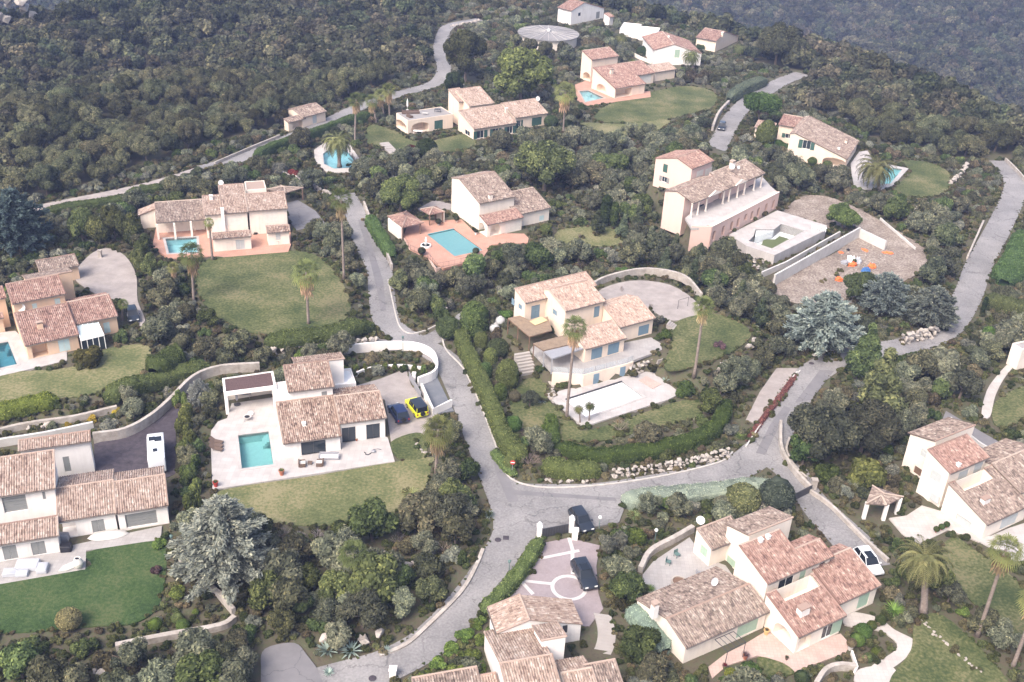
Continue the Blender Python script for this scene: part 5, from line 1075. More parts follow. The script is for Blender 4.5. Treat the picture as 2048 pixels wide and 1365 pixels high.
for v in range(2):      # cypress columns: unit radius, six high
    lm = [(0, 0, .6+k*.62, 1.0*math.sin(math.pi*(.18+.80*(1-k/9)))**.6*.95) for k in range(9)]; addp('cypress', leafcloud('cypress_foliage', lm, 2400, .17, 350+v, elong=2.6, updir=.8), trunk_mesh('cypress_trunk', .6, .2, 40+v, 0), 3, 6.2)
for v in range(3):      # clipped balls
    addp('ball', leafcloud('clipped_foliage', [(0, 0, .86, 1.0, .88)], 2600, .05, 400+v, core=.95, spread=.05), None, .86, 1.75)
for v in range(2):      # clipped domes
    addp('dome', leafcloud('clipped_foliage', [(0, 0, .75, 1.0), (0, 0, 1.35, .97), (0, 0, 1.75, .85)], 3000, .055, 420+v, core=.96, spread=.05), None, 1.2, 2.6)
for v in range(2):      # bushy light conifers
    rg = random.Random(440+v); lm = []
    for k in range(26): z = rg.random(); rr = (1-z)*.72*rg.random()**.5; a = rg.uniform(0, 6.28); lm.append((rr*math.cos(a), rr*math.sin(a), .35+z*2.2, .34*(1-z*.55)))
    addp('conifer', leafcloud('conifer_crown', lm, 3800, .055, 440+v, elong=2.4, updir=.5, spread=.25), trunk_mesh('conifer_trunk', .7, .06, 50+v, 0), 1.3, 2.9)
def cedar(seed, h=1.75, nl=150, ls=.072, lw=.023, ex=2.6):
    rg = np.random.default_rng(seed); pts, dirs = [], []; br = MB()
    for k in range(15):
        z = .28+(h-.35)*k/14; L_ = max(.2, 1.02*(1-(k/14.8)**ex)); nb = 8 if k < 10 else 5
        for b in range(nb):
            a = 2*math.pi*(b+rg.random()*.8)/nb; d = np.array([math.cos(a), math.sin(a), .12]); Lb = L_*(.75+.35*rg.random()); br.tube([(0, 0, z), tuple(d*Lb*.95+np.array([0, 0, z]))], [.018, .006], 4, False)
            m_ = int(nl*Lb)+10; t = rg.random(m_)**.7; side = rg.normal(size=m_)*.13*(1.2-t)*Lb**.5; p = d*(t*Lb)[:, None]+np.stack([-np.sin(a)*side, np.cos(a)*side, rg.normal(size=m_)*.025-.04*t], 1); p[:, 2] += z
            pts.append(p); dd = np.tile(d, (m_, 1))+rg.normal(size=(m_, 3))*.45; dirs.append(dd/np.linalg.norm(dd, axis=1, keepdims=True))
    p = np.concatenate(pts); d = np.concatenate(dirs); up = np.tile([0, 0, 1.0], (len(p), 1))+rg.normal(size=p.shape)*.3; u = np.cross(d, up); u /= np.linalg.norm(u, axis=1, keepdims=True); s1 = ls*(.6+.8*rg.random((len(p), 1))); s2 = lw*(.7+.6*rg.random((len(p), 1)))
    V = np.stack([p-d*s1*.3-u*s2, p-d*s1*.3+u*s2, p+d*s1+u*s2*.6, p+d*s1-u*s2*.6], 1).reshape(-1, 3); tint = np.clip(.5+rg.normal(size=len(p))*.22, 0, 1); Q = np.arange(len(V)).reshape(-1, 4)
    Vb = np.array(br.V); Qb = np.array(br.F)+len(V)
    me = npmesh('cedar_crown', np.concatenate([V, Vb]), [Q, Qb], np.concatenate([tint, np.full(len(Qb), .1)])); return me
for v in range(3): addp('cedar', cedar(500+v), trunk_mesh('cedar_trunk', 1.9, .05, 60+v, 0), .9, 2.2)
addp('bigcedar', cedar(510, 2.0, 240, .055, .017, 2.3), trunk_mesh('cedar_trunk', 1.9, .05, 66, 0), .8, 2.3)
# twiggy grey shrubs and bare little trees
def twigs(seed, n0=9, up=.8, fine=True):
    rg = random.Random(seed); m = MB()
    def grow(p, d, L_, r, lev):
        e = p+d*L_; m.tube([p, e], [r, r*.6], 4, False)
        if lev > 0:
            for _ in range(3):
                nd = (d+Vector((rg.uniform(-1, 1), rg.uniform(-1, 1), rg.uniform(-.4, .7)))*.75).normalized(); grow(p.lerp(e, rg.uniform(.6, 1)), nd, L_*rg.uniform(.55, .8), r*.6, lev-1)
    for k in range(n0):
        a = 2*math.pi*k/n0+rg.random(); grow(Vector((0, 0, 0)), Vector((math.cos(a)*.6, math.sin(a)*.6, up*rg.uniform(.6, 1.2))).normalized(), .42, .022, 3 if fine else 2)
    V = np.array(m.V); return npmesh('twigs', V, [np.array(m.F)], np.random.default_rng(seed).uniform(.3, .8, len(m.F)))
for v in range(2): addp('twig', twigs(600+v), None, .5, 1.1)
addp('bare', twigs(650, 4, 1.6), None, .7, 1.4)
# rosettes
def rosette(name, n, w_, droop, seed, rise=.9, seg=4, rows=3):
    rg = random.Random(seed); V, Q, T = [], [], []
    for k in range(n):
        a = 2*math.pi*k*.381966; el_ = 1.35-1.15*(k/n); L_ = rg.uniform(.85, 1.05); d = Vector((math.cos(a), math.sin(a), 0)); s_ = Vector((-d.y, d.x, 0)); b = len(V); tn = rg.uniform(.3, .8)
        for j in range(seg+1):
            t = j/seg; e = el_-droop*t*t; p = d*(L_*t*math.cos(el_*.75-droop*.3*t))+Vector((0, 0, .08+rise*L_*(t*math.sin(el_)-droop*.45*t*t))); ww = w_*(math.sin(math.pi*min(1, .25+.75*t))**.8 if t < 1 else .02); V += [p-s_*ww, p+Vector((0, 0, -ww*.4)), p+s_*ww]
        for j in range(seg): o_ = b+3*j; Q += [(o_, o_+1, o_+4, o_+3), (o_+1, o_+2, o_+5, o_+4)]; T += [tn, tn]
    return npmesh(name, np.array([v[:] for v in V]), [np.array(Q)], T)
addp('agave', rosette('agave_leaves', 30, .085, .35, 1), None, .4, .9); addp('agave', rosette('agave_leaves', 26, .075, .6, 2), None, .4, .9)
addp('yucca', rosette('yucca_leaves', 70, .03, .9, 3, 1.0), None, .45, 1.0)
# palms: unit-radius heads
def fan_head(seed, n=34):
    rg = random.Random(seed); V, Q, T = [], [], []
    for k in range(n):
        a = 2*math.pi*k*.381966; f = k/n; el_ = 1.3-2.1*f+rg.uniform(-.12, .12); pet = .5; d = Vector((math.cos(a)*math.cos(el_), math.sin(a)*math.cos(el_), math.sin(el_))); s_ = d.cross(Vector((0, 0, 1))).normalized(); u = s_.cross(d); c = d*pet; b = len(V); V += [Vector(), c+s_*.012, c-s_*.012]; Q.append((b, b+1, b+2, b+2)); T.append(.4)
        tn = (.9 if f > .86 else rg.uniform(.3, .75))
        for j in range(9):
            t = (j-4)/4*1.25; dr = (d*math.cos(t)+s_*math.sin(t)); tip = c+dr*.58*(1-.2*abs(t))+Vector((0, 0, -.2-.08*abs(t))); mid = c+dr*.30; w_ = s_*math.cos(t)*.03-d*math.sin(t)*.03; b = len(V); V += [c, mid+w_, tip, mid-w_]; Q.append((b, b+1, b+2, b+3)); T.append(tn)
    return npmesh('palm_fronds', np.array([v[:] for v in V]), [np.array(Q)], T)
def skirt(seed, n=34):
    rg = random.Random(seed); V, Q, T = [], [], []
    for k in range(n):
        a = rg.uniform(0, 6.28); z0 = -rg.uniform(.05, .75); d = Vector((math.cos(a), math.sin(a), 0)); s_ = Vector((-d.y, d.x, 0)); r0 = rg.uniform(.10, .16); L_ = rg.uniform(.4, .65)
        for j in range(4): o_ = (j-1.5)*.09; b = len(V); p = d*r0+Vector((0, 0, z0)); q = d*(r0+.16)+s_*o_*1.6+Vector((0, 0, z0-L_*.6)); e = d*(r0+.13)+s_*o_*2.0+Vector((0, 0, z0-L_)); V += [p, q+s_*.04, e, q-s_*.04]; Q.append((b, b+1, b+2, b+3)); T.append(rg.uniform(.3, .9))
    return npmesh('dead_fronds', np.array([v[:] for v in V]), [np.array(Q)], T)
def date_head(seed, n=58):
    rg = random.Random(seed); V, Q, T = [], [], []
    for k in range(n):
        a = 2*math.pi*k*.381966+rg.uniform(-.1, .1); el_ = 1.3-1.75*(k/n); N_ = 9; pts = []; p = Vector((0, 0, 0)); e = el_; st = 1.12/N_; tn = rg.uniform(.3, .75)
        for j in range(N_+1): pts.append(p.copy()); p = p+Vector((math.cos(a)*math.cos(e), math.sin(a)*math.cos(e), math.sin(e)))*st; e -= .16+.05*j*.4
        for j in range(1, N_+1):
            d = (pts[j]-pts[j-1]).normalized(); s_ = Vector((-math.sin(a), math.cos(a), 0)); u = s_.cross(d); ll = .20*math.sin(math.pi*min(.95, .2+j/N_*.75)); b = len(V)
            for sg in (1, -1):
                for h_ in (.0, .5):
                    q = pts[j-1].lerp(pts[j], h_); b = len(V); V += [q-d*.018, q+d*.018, q+s_*sg*ll+d*.10+u*.03-Vector((0, 0, .03)), q+s_*sg*ll*.6+d*.05]; Q.append((b, b+1, b+2, b+3)); T.append(min(1, max(0, tn+rg.uniform(-.15, .15))))
            b = len(V); V += [pts[j-1]-s_*.012, pts[j-1]+s_*.012, pts[j]+s_*.008, pts[j]-s_*.008]; Q.append((b, b+1, b+2, b+3)); T.append(.75)
    return npmesh('palm_fronds', np.array([v[:] for v in V]), [np.array(Q)], T)
FAN = [fan_head(700+v) for v in range(3)]; SKIRT = [skirt(710+v) for v in range(2)]; DATE = [date_head(720+v) for v in range(2)]

# ------------------------------------------------------------------ planting: placing
CO = dict(oak=(.086, .093, .058), oak2=(.112, .114, .074), olive=(.158, .168, .122), grey=(.19, .195, .165), green=(.10, .128, .055), bright=(.115, .165, .05), lime=(.17, .21, .05), clip=(.10, .125, .048), pine=(.062, .098, .036), cyp=(.045, .065, .03), blue=(.27, .32, .315),
          cedar=(.25, .28, .255), conifer=(.17, .185, .095), yellow=(.42, .34, .06), red=(.20, .055, .045), purple=(.13, .085, .095), twig=(.27, .24, .25), brown=(.135, .115, .078), agave=(.27, .34, .33), yucca=(.22, .26, .12), palm=(.16, .18, .075), date=(.16, .175, .085), dead=(.34, .26, .17), tan=(.24, .20, .12), palehedge=(.16, .21, .175), silver=(.21, .23, .21))
PROBE = []
def put(kind, P_, r, color, label, cat, group=None, var=None, name=None, rz=None, sz=1.0):
    """one plant at a ground point, radius r"""
    if kind == 'oak' and r > 3.3: kind = 'bigoak'
    pr = PROTO[kind]; i = rnd.randrange(len(pr)) if var is None else var; cm, tm, zc, h = pr[i]; col = CO[color] if isinstance(color, str) else color; rz = rnd.uniform(0, 6.28) if rz is None else rz
    nm = name or {'oak': 'oak_tree', 'bigoak': 'oak_tree', 'olive': 'olive_tree', 'pine': 'umbrella_pine', 'cypress': 'cypress_tree', 'cedar': 'cedar_tree', 'bigcedar': 'cedar_tree', 'conifer': 'conifer_tree', 'ball': 'clipped_shrub', 'dome': 'clipped_shrub', 'twig': 'bare_shrub', 'bare': 'bare_tree', 'agave': 'agave', 'yucca': 'yucca', 'shrub': 'shrub', 'wood': 'woodland_tree'}[kind]
    if tm:
        e = empty(nm, P_, label, cat, group, rz); e.scale = (r, r, r*sz)
        t = obj('trunk', tm, e); c = obj('crown', cm, e); c.color = (*col, 1); top = e
    else:
        c = obj(nm, cm); c.location = P_; c.rotation_euler = (0, 0, rz); c.scale = (r, r, r*sz); c.color = (*col, 1); tag(c, label, cat, group); top = c
    occupy([(P_.x+r*.75*math.cos(k*1.047), P_.y+r*.75*math.sin(k*1.047)) for k in range(6)], 0, 0, val=2); return top
def plant(kind, px, py, rpx, color, label, cat='shrub', group=None, sz=1.0, **k):
    """crown centre pixel and radius in photo pixels"""
    zc = PROTO[kind][0][2]*sz; z = 1.0
    for _ in range(8):
        v = at((px, py), z); r = rpx/pxm(v); z = hz(v.x, v.y)+zc*r
    v.z = hz(v.x, v.y)-.05; return put(kind, v, r, color, label, cat, group, sz=sz, **k)
def palm(base, top, rpx, label, kind='fan', zb=None, sk=True, thick=None, group='tall palms in the gardens'):
    b = ground(base) if zb is None else at(base, zb); d = ray(top); t = (b.y-CAM.y)/d.y; e = CAM+d*t; r = rpx/pxm(e); h = e.z-b.z; root = empty('palm_tree', b, label, 'palm', group)
    th = thick or (.20 if kind == 'fan' else .38); m = MB(); off = e-b; n = 10; pts = [Vector((off.x*(t_**1.3), 0, h*t_)) for t_ in [i/n for i in range(n+1)]]; pts[0].z = -.3
    m.tube(pts, [th*1.7]+[th*(1.15-.35*i/n) for i in range(n)], 9); m.build('trunk', 'palm_bark', root, smooth=True)
    hd = obj('crown', (rnd.choice(FAN) if kind == 'fan' else rnd.choice(DATE)), root); hd.location = off; hd.scale = (r, r, r); hd.rotation_euler = (0, 0, rnd.uniform(0, 6.28)); hd.color = (*CO['palm' if kind == 'fan' else 'date'], 1)
    if sk and kind == 'fan': s_ = obj('dead_fronds', rnd.choice(SKIRT), root); s_.location = off; s_.scale = (r*1.05, r*1.05, r*1.3); s_.color = (*CO['dead'], 1)
    if kind == 'date':
        m = MB(); m.lathe([(th*.7, -.9), (th*1.5, -.4), (th*1.6, 0), (th*.6, .4)], 10, off); m.build('crown_shaft', 'palm_bark', root, smooth=True)
    if 'fruit' in label:
        for k in range(5): t_ = k*1.256; m = MB(); m.lathe([(.05, .25), (.3, 0), (.28, -.3), (.05, -.55)], 8, off+Vector((math.cos(t_)*.8, math.sin(t_)*.8, .25))); m.build('fruit_cluster', 'orange_plastic', root, smooth=True)
    occupy([(b.x+.6*math.cos(k), b.y+.6*math.sin(k)) for k in range(6)], 0, 0, val=2); return root
def hedge(pl, w_, h, color, label, sm=7, dens=40, leaf=.10, group='clipped hedges', z=None, top_var=.12, name='hedge'):
    """clipped hedge along a pixel line, leaves over a solid core"""
    W_ = [ground(p) if z is None else at(p, z) for p in pl]; C = smooth_line(W_, sm); rg = np.random.default_rng(len(bpy.data.objects)); o = W_[len(W_)//2].copy(); n = len(C)
    prof = [(-.5, 0), (-.53, .35), (-.5, .75), (-.42, .96), (0, 1.0), (.42, .96), (.5, .75), (.53, .35), (.5, 0)]; m_ = len(prof); V = np.zeros((n, m_, 3))
    for i, p in enumerate(C):
        d = C[min(i+1, n-1)]-C[max(i-1, 0)]; d.z = 0; d.normalize(); nn = Vector((-d.y, d.x, 0)); zz = hz(p.x, p.y) if z is None else z; hh = h*(1+rg.uniform(-top_var, top_var)*.5); ww = w_*(1+rg.uniform(-.08, .08)); ek = {0: .35, n-1: .35, 1: .8, n-2: .8}.get(i, 1.0); hh *= ek**.6; ww *= ek
        for k, (u, t) in enumerate(prof): q = p+nn*u*ww; V[i, k] = (q.x-o.x, q.y-o.y, zz-o.z+t*hh+(-.1 if t == 0 else 0))
    Vb_ = V.reshape(-1, 3); amp = min(.28, .12*w_); Vb_ += amp*np.stack([np.array([noise.noise(Vector(q)*.9+Vector((k*17, 0, 0))) for q in Vb_]) for k in range(3)], 1)*np.where(Vb_[:, 2:3] > .2, 1, .3)
    Q = [(i*m_+k, i*m_+k+1, (i+1)*m_+k+1, (i+1)*m_+k) for i in range(n-1) for k in range(m_-1)]; Vf = V.reshape(-1, 3); Q = np.array(Q)
    a, b, c, d = [Vf[Q[:, k]] for k in range(4)]; nr = np.cross(b-a, d-a); ar = np.linalg.norm(nr, axis=1); nr = -nr/(ar[:, None]+1e-9); tot = int(min(14000, ar.sum()*dens)); f = rg.choice(len(Q), size=tot, p=ar/ar.sum()); u = rg.random((tot, 1)); v = rg.random((tot, 1))
    p = (a[f]*(1-u)+b[f]*u)*(1-v)+(d[f]*(1-u)+c[f]*u)*v; N_ = nr[f]; N_ = N_+rg.normal(size=N_.shape)*.5; N_ /= np.linalg.norm(N_, axis=1, keepdims=True); p = p+nr[f]*rg.uniform(-.04, .16, (tot, 1))
    Vl = cards(p, N_, leaf, rg); Ql = np.arange(len(Vl)).reshape(-1, 4)+len(Vf)
    ends = np.array([[k for k in range(m_)]]), np.array([[(n-1)*m_+k for k in range(m_-1, -1, -1)]])
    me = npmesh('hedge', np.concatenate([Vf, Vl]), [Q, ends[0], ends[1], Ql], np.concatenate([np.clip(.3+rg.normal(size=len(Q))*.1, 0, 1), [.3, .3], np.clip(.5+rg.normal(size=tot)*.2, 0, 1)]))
    ob = obj(name, me); ob.location = o; ob.color = (*[v*1.22 for v in (CO[color] if isinstance(color, str) else color)], 1); tag(ob, label, 'hedge', group)
    Lf, Rt = ribbon(W_, w_, sm); occupy([(q.x, q.y) for q in Lf]+[(q.x, q.y) for q in reversed(Rt)], .2, 0, val=2); return ob
# rocks
ROCK = []
for v in range(7):
    rg = random.Random(800+v); bm = bmesh.new()
    for k in range(13):
        q = Vector((rg.gauss(0, 1), rg.gauss(0, 1), rg.gauss(0, 1))).normalized(); bm.verts.new((q.x*rg.uniform(.8, 1.05), q.y*rg.uniform(.65, .95), q.z*rg.uniform(.6, .85)))
    bmesh.ops.convex_hull(bm, input=bm.verts); loose = [x for x in bm.verts if not x.link_faces]; bmesh.ops.delete(bm, geom=loose, context='VERTS'); me = bpy.data.meshes.new('stone'); bm.to_mesh(me); bm.free(); me.materials.append(MATS['limestone']); ROCK.append(me)
def stones(pl, rows, size, label, name='boulder_wall', z=None, step=.62, h0=.35, cat='wall', jit=.25, group=None):
    """dry wall or bank of separate boulders along a pixel line"""
    W_ = [ground(p) if z is None else at(p, z) for p in pl]; root = empty(name, W_[0], label, cat, group); o = W_[0].copy(); L_ = 0; segs = list(zip(W_, W_[1:]))
    for r in range(rows):
        for a, b in segs:
            d = b-a; n = max(1, round(d.length/(size*2*.85))); 
            for k in range(n):
                s_ = size*rnd.uniform(.7, 1.25); p = a.lerp(b, (k+.5+rnd.uniform(-.25, .25)+(.5 if r % 2 else 0))/n); zz = (hz(p.x, p.y) if z is None else z)
                q = obj('stone', rnd.choice(ROCK), root); q.location = Vector((p.x+rnd.uniform(-jit, jit), p.y+rnd.uniform(-jit, jit)+r*.12, zz+h0*size+r*size*1.15))-o; q.scale = (s_*1.15, s_, s_*.9); q.rotation_euler = (rnd.uniform(-.3, .3), rnd.uniform(-.3, .3), rnd.uniform(0, 6.28))
    Lf, Rt = ribbon(W_, size*1.6, 1); occupy([(q.x, q.y) for q in Lf]+[(q.x, q.y) for q in reversed(Rt)], .1, 0, val=2); return root
# ================================================================== garden walls
def lwall(pl, h, mat, label, th=.3, z=0.0, sm=4, name='garden_wall', group=None): return wall(name, pl, z, z+h, th, mat, label, 'wall', group, zr=z, sm=sm)
z5 = zoomer(680, 440, .3418); z4 = zoomer(0, 440, .3418); z6 = zoomer(1348, 440, .3418); z7 = zoomer(0, 900, .3418); z9 = zoomer(1348, 900, .3418); z2 = zoomer(680, 0, .3418); z3 = zoomer(1348, 0, .3418)
lwall([(687, 707), (769, 700), (827, 701), (861, 714), (873, 735), (869, 757), (836, 772)], 1.5, 'white_stucco', 'curved white wall sweeping round the gravel court of the modern villa', .35)
lwall([(711, 752), (742, 741), (800, 736), (844, 741)], .6, 'white_stucco', 'low white planter wall inside the curved white wall'); lwall([(843, 782), (866, 832), (903, 814)], 1.3, 'white_stucco', 'white corner wall beside the blue grey driveway', .3, sm=1)
lwall([(188, 884), (252, 874), (305, 845), (345, 810), (388, 768), (440, 748), (520, 742)], 1.5, 'limestone', 'long pale stone wall curving above the dark driveway', .5); lwall([(0, 893), (95, 878), (188, 858)], 1.2, 'concrete', 'grey concrete wall behind the white villa with grey shutters', .4)
lwall([(728, 412), (745, 455), (768, 500), (784, 540)], 1.1, 'limestone', 'pale roadside wall below the hedge of the tall ivory villa', .35); lwall([(1176, 582), (1215, 562), (1290, 547), (1365, 560), (1402, 598)], 1.1, 'limestone', 'stone wall round the gravel court of the cream villa', .45, 2.2)
lwall([(232, 1298), (330, 1278), (440, 1258), (470, 1240)], .7, 'limestone', 'low pale garden wall at the lower left', .6); lwall([(362, 1130), (395, 1160), (440, 1195), (468, 1228)], .8, 'limestone', 'slanting pale wall below the silver cedar', .5, sm=1)
lwall([(0, 868), (60, 855), (150, 842), (235, 822)], .9, 'limestone', 'upper pale terrace wall below the lawn of the ochre villa', .5); lwall([(1280, 1145), (1300, 1110), (1345, 1085), (1385, 1062)], .9, 'limestone', 'stone wall behind the gravel garden of the ivory villa', .6)
lwall([(1618, 985), (1660, 1015), (1695, 1050), (1735, 1090), (1775, 1125)], .6, 'limestone', 'low stone wall along the drive of the ivory villa', .35); lwall([(1560, 850), (1562, 905), (1590, 950), (1622, 985)], .9, 'limestone', 'stone wall curving round the junction corner', .4)
lwall([(1900, 840), (1945, 880), (1975, 900), (2010, 915)], .5, 'concrete', 'thin wall edging the drive behind the big white villa', .25); lwall([(1760, 440), (1795, 470), (1830, 500)], .5, 'concrete', 'thin kerb wall on the earth bank', .25)
lwall([(2010, 322), (2034, 346), (2062, 378)], .8, 'limestone', 'pale parapet on the bend at the right edge', .35); lwall([(1934, 518), (1950, 482), (1966, 446)], .6, 'limestone', 'low pale wall left of the right hand road', .35)
lwall([zH(270, 905), zH(340, 1035), zH(540, 1125), zH(640, 1262), zH(1050, 1165)], .5, 'rose_stucco', 'low wall round the terracotta pool terrace', .25, .6, 1); lwall([(430, 330), (500, 300), (560, 275)], .7, 'limestone', 'low pale wall on the forest side of the upper road', .3)
lwall([(1492, 895), (1530, 838), (1572, 775), (1594, 746)], .35, 'concrete', 'concrete edge between the red creeper and the road', .2); lwall([zPP(1580, 1150), zPP(1620, 1270), zPP(1600, 1300)], .5, 'white_stucco', 'short white wall beside the topiary of the ivory villa', .2, sm=1)
lwall([zPP(1310, 1400), zPP(1380, 1300), zPP(1480, 1262), zPP(1610, 1270)], .8, 'limestone', 'curved pale retaining wall at the bottom of the ivory villa garden', .5)
lwall([(1424, 262), (1436, 232), (1457, 208)], 1.0, 'limestone', 'rough pale wall beside the upper right road', .6); lwall([zA(790, 505), zA(880, 550), zA(990, 595)], .9, 'ivory_stucco', 'slanting ivory wall behind the peach villa with arches', .25, sm=1)
# boulders
stones([(515, 712), (560, 708), (610, 703), (660, 697), (752, 688)], 2, .62, 'boulder wall holding the bank below the round lawn', z=0); stones([(884, 925), (876, 975), (860, 1020), (850, 1065), (838, 1092)], 1, .42, 'curving line of pale stones right of the modern villa lawn')
stones([(722, 1148), (760, 1158), (800, 1150), (840, 1130), (872, 1100)], 2, .5, 'ring of pale boulders round the rock garden'); stones([(752, 1120), (775, 1112), (800, 1128), (760, 1135)], 1, .5, 'loose pale rocks inside the rock garden', 'rock_group', cat='rocks')
stones([(1082, 962), (1130, 966), (1190, 963)], 1, .4, 'short row of pale stones beside the junction'); stones([(1222, 955), (1270, 950), (1340, 940), (1400, 928), (1458, 912)], 3, .38, 'dry stone wall of pale blocks beside the road below the clipped hedge')
stones([(1798, 690), (1830, 684), (1872, 672)], 3, .62, 'heap of pale boulders below the grey cedar by the road', 'boulder_bank', cat='rocks'); stones([(1492, 700), (1520, 700), (1545, 708)], 2, .9, 'big pale rocks at the end of the right lawn', 'rock_group', cat='rocks'); stones([(1430, 740), (1455, 735), (1470, 760)], 2, .65, 'pale rocks in the slope garden right of the white covered pool', 'rock_group', cat='rocks')
stones([(1620, 712), (1660, 704), (1700, 698)], 1, .4, 'few pale stones above the road bend', 'rock_group', cat='rocks'); stones([(1258, 752), (1285, 742), (1320, 722)], 3, .45, 'rock bank at the right end of the cream terrace wall', 'rock_bank', cat='rocks', z=.1); stones([(560, 352), (590, 360), (625, 375), (660, 395)], 2, .5, 'line of pale stones above the white villa carport')
stones([(640, 1285), (690, 1272), (730, 1285), (775, 1270)], 1, .8, 'large pale rocks among the agaves', 'rock_group', cat='rocks'); stones([(290, 1350), (330, 1342), (370, 1335), (410, 1325)], 1, .75, 'white rocks at the bottom of the lower left garden', 'rock_group', cat='rocks'); stones([(105, 1345), (150, 1335), (215, 1348)], 1, .55, 'pale rocks in the bottom left corner', 'rock_group', cat='rocks')
stones([(1100, 765), (1108, 785), (1098, 800)], 1, .5, 'pale rocks left of the white covered pool', 'rock_group', cat='rocks'); stones([(900, 55), (930, 48), (960, 42)], 1, .6, 'white stones on the bend of the upper road', 'rock_group', cat='rocks'); stones([(1825, 425), (1850, 410), (1890, 415)], 1, .7, 'pale rocks below the lawn of the cream villa with date palm', 'rock_group', cat='rocks')
stones([(1900, 370), (1925, 350), (1935, 330)], 2, .6, 'pale stone bank at the right of the date palm lawn', 'rock_bank', cat='rocks'); stones([(80, 850), (120, 845), (55, 860)], 1, .6, 'white rocks on the terrace wall below the ochre villa', 'rock_group', cat='rocks'); stones([zI(540, 860), zI(640, 850), zI(720, 900), zI(860, 950), zI(940, 1010), zI(880, 1080)], 2, .35, 'heap of pink rubble beside the drained pool', 'rubble_heap', cat='rubble', jit=1.3)
stones([zI(640, 900), zI(760, 960), zI(880, 1040)], 2, .4, 'second pile of pale rubble below the arcade', 'rubble_heap', cat='rubble', jit=1.5); stones([(1825, 1225), (1870, 1270), (1930, 1320), (1960, 1345)], 1, .25, 'row of small edging stones across the lawn at the lower right', 'edging_stones', cat='edging'); stones([(830, 883), (838, 900), (850, 908), (870, 905)], 1, .25, 'white stepping stones right of the modern villa', 'stepping_stones', cat='path', h0=.1)
# ================================================================== hedges
hedge([(918, 674), (934, 718), (962, 778), (985, 832), (1004, 880), (1022, 912), (1050, 930)], 2.0, 2.4, 'clip', 'tall clipped hedge following the road left of the topiary garden'); hedge([(1105, 905), (1190, 922), (1290, 912), (1385, 892), (1436, 858), (1450, 812)], 2.2, 1.8, (.10, .13, .04), 'clipped hedge curving below the white covered pool')
hedge([(1085, 938), (1140, 952), (1200, 950)], 2.4, 1.9, (.085, .11, .04), 'short rounded hedge at the junction corner'); hedge([(508, 322), (560, 300), (640, 272), (700, 250), (745, 238)], 2.0, 2.2, (.055, .085, .035), 'dark hedge along the upper road'); hedge([(85, 432), (170, 418), (260, 400), (335, 382)], 2.2, 1.6, (.06, .085, .035), 'dark hedge below the gravel track')
hedge([(-10, 835), (60, 818), (118, 806)], 2.6, 1.5, 'lime', 'yellow green clipped hedge at the left edge'); hedge([(308, 755), (350, 735), (368, 728)], 4.0, 3.0, (.10, .12, .045), 'block shaped hedge right of the ochre villa'); hedge([(210, 808), (270, 780), (330, 768), (420, 740)], 2.6, 1.8, (.085, .10, .04), 'slanting hedge above the long pale stone wall')

hedge([(1082, 1085), (1050, 1135), (1012, 1185), (965, 1232)], 1.6, 1.3, 'clip', 'low hedge between the road and the pink forecourt')

hedge([(1245, 1012), (1300, 1000), (1400, 992), (1500, 980), (1565, 985)], 2.6, 1.3, (.27, .31, .26), 'pale grey green hedge along the road above the ivory villa', leaf=.07); hedge([(1262, 1222), (1295, 1260), (1330, 1310)], 2.6, 1.6, (.24, .30, .25), 'pale grey green hedge left of the ivory villa wing', leaf=.07)
hedge([(1456, 205), (1490, 185), (1530, 168)], 3.2, 2.6, (.12, .14, .105), 'sculpted grey green hedge beside the upper right road'); hedge([(1965, 610), (2005, 618), (2060, 632)], 3, 2.2, (.08, .10, .045), 'round ended hedge at the right edge'); hedge([(2005, 575), (2030, 530), (2055, 480)], 5, 3, (.07, .10, .04), 'tall hedge at the right edge above the round ended one', leaf=.12)
hedge([(738, 440), (758, 478), (786, 520)], 2.2, 2.0, (.075, .105, .04), 'hedge above the pale roadside wall'); hedge([(1015, 945), (1030, 910), (1020, 880)], 1.6, 1.6, 'clip', 'small hedge end beside the no entry sign'); hedge([(1085, 462), (1098, 470)], 2, 1.6, 'clip', 'short clipped hedge by the right wing of the tall ivory villa', z=1.2); hedge([(530, 690), (600, 682), (690, 668), (745, 655)], 3.2, 1.6, (.075, .10, .04), 'hedge along the lower rim of the round lawn', leaf=.11)
hedge([(1545, 290), (1570, 305), (1600, 320)], 2, 1.8, (.08, .11, .04), 'hedge left of the cream villa with date palm'); hedge([zA(860, 490), zA(1000, 520), zA(1170, 560)], 3, 2.2, (.06, .08, .04), 'dark hedge between the two upper right villas'); hedge([(1690, 745), (1740, 735), (1800, 728), (1850, 715)], 1.8, 1.2, (.075, .10, .04), 'low hedge along the inner side of the road bend')
hedge([(1325, 1020), (1340, 1005), (1355, 990)], 2.2, 1.0, (.08, .115, .04), 'short diagonal hedge in the garden above the ivory villa'); hedge([(1494, 885), (1526, 840), (1561, 795), (1591, 752)], .7, .45, (.14, .065, .055), 'dark red creeper spilling along the road wall', leaf=.1, top_var=.6, name='creeper'); hedge([(1100, 835), (1105, 870), (1108, 895)], 1.6, 1.2, (.09, .13, .04), 'hedge at the left of the lower lawn of the cream villa')
hedge([zA(1400, 445), zA(1500, 460), zA(1600, 455)], 2, 1.4, (.05, .075, .035), 'dark hedge in front of the peach villa with one arch'); hedge([(985, 905), (1010, 935), (1030, 955)], 1.3, .8, 'clip', 'low hedge just inside the kerb of the junction')
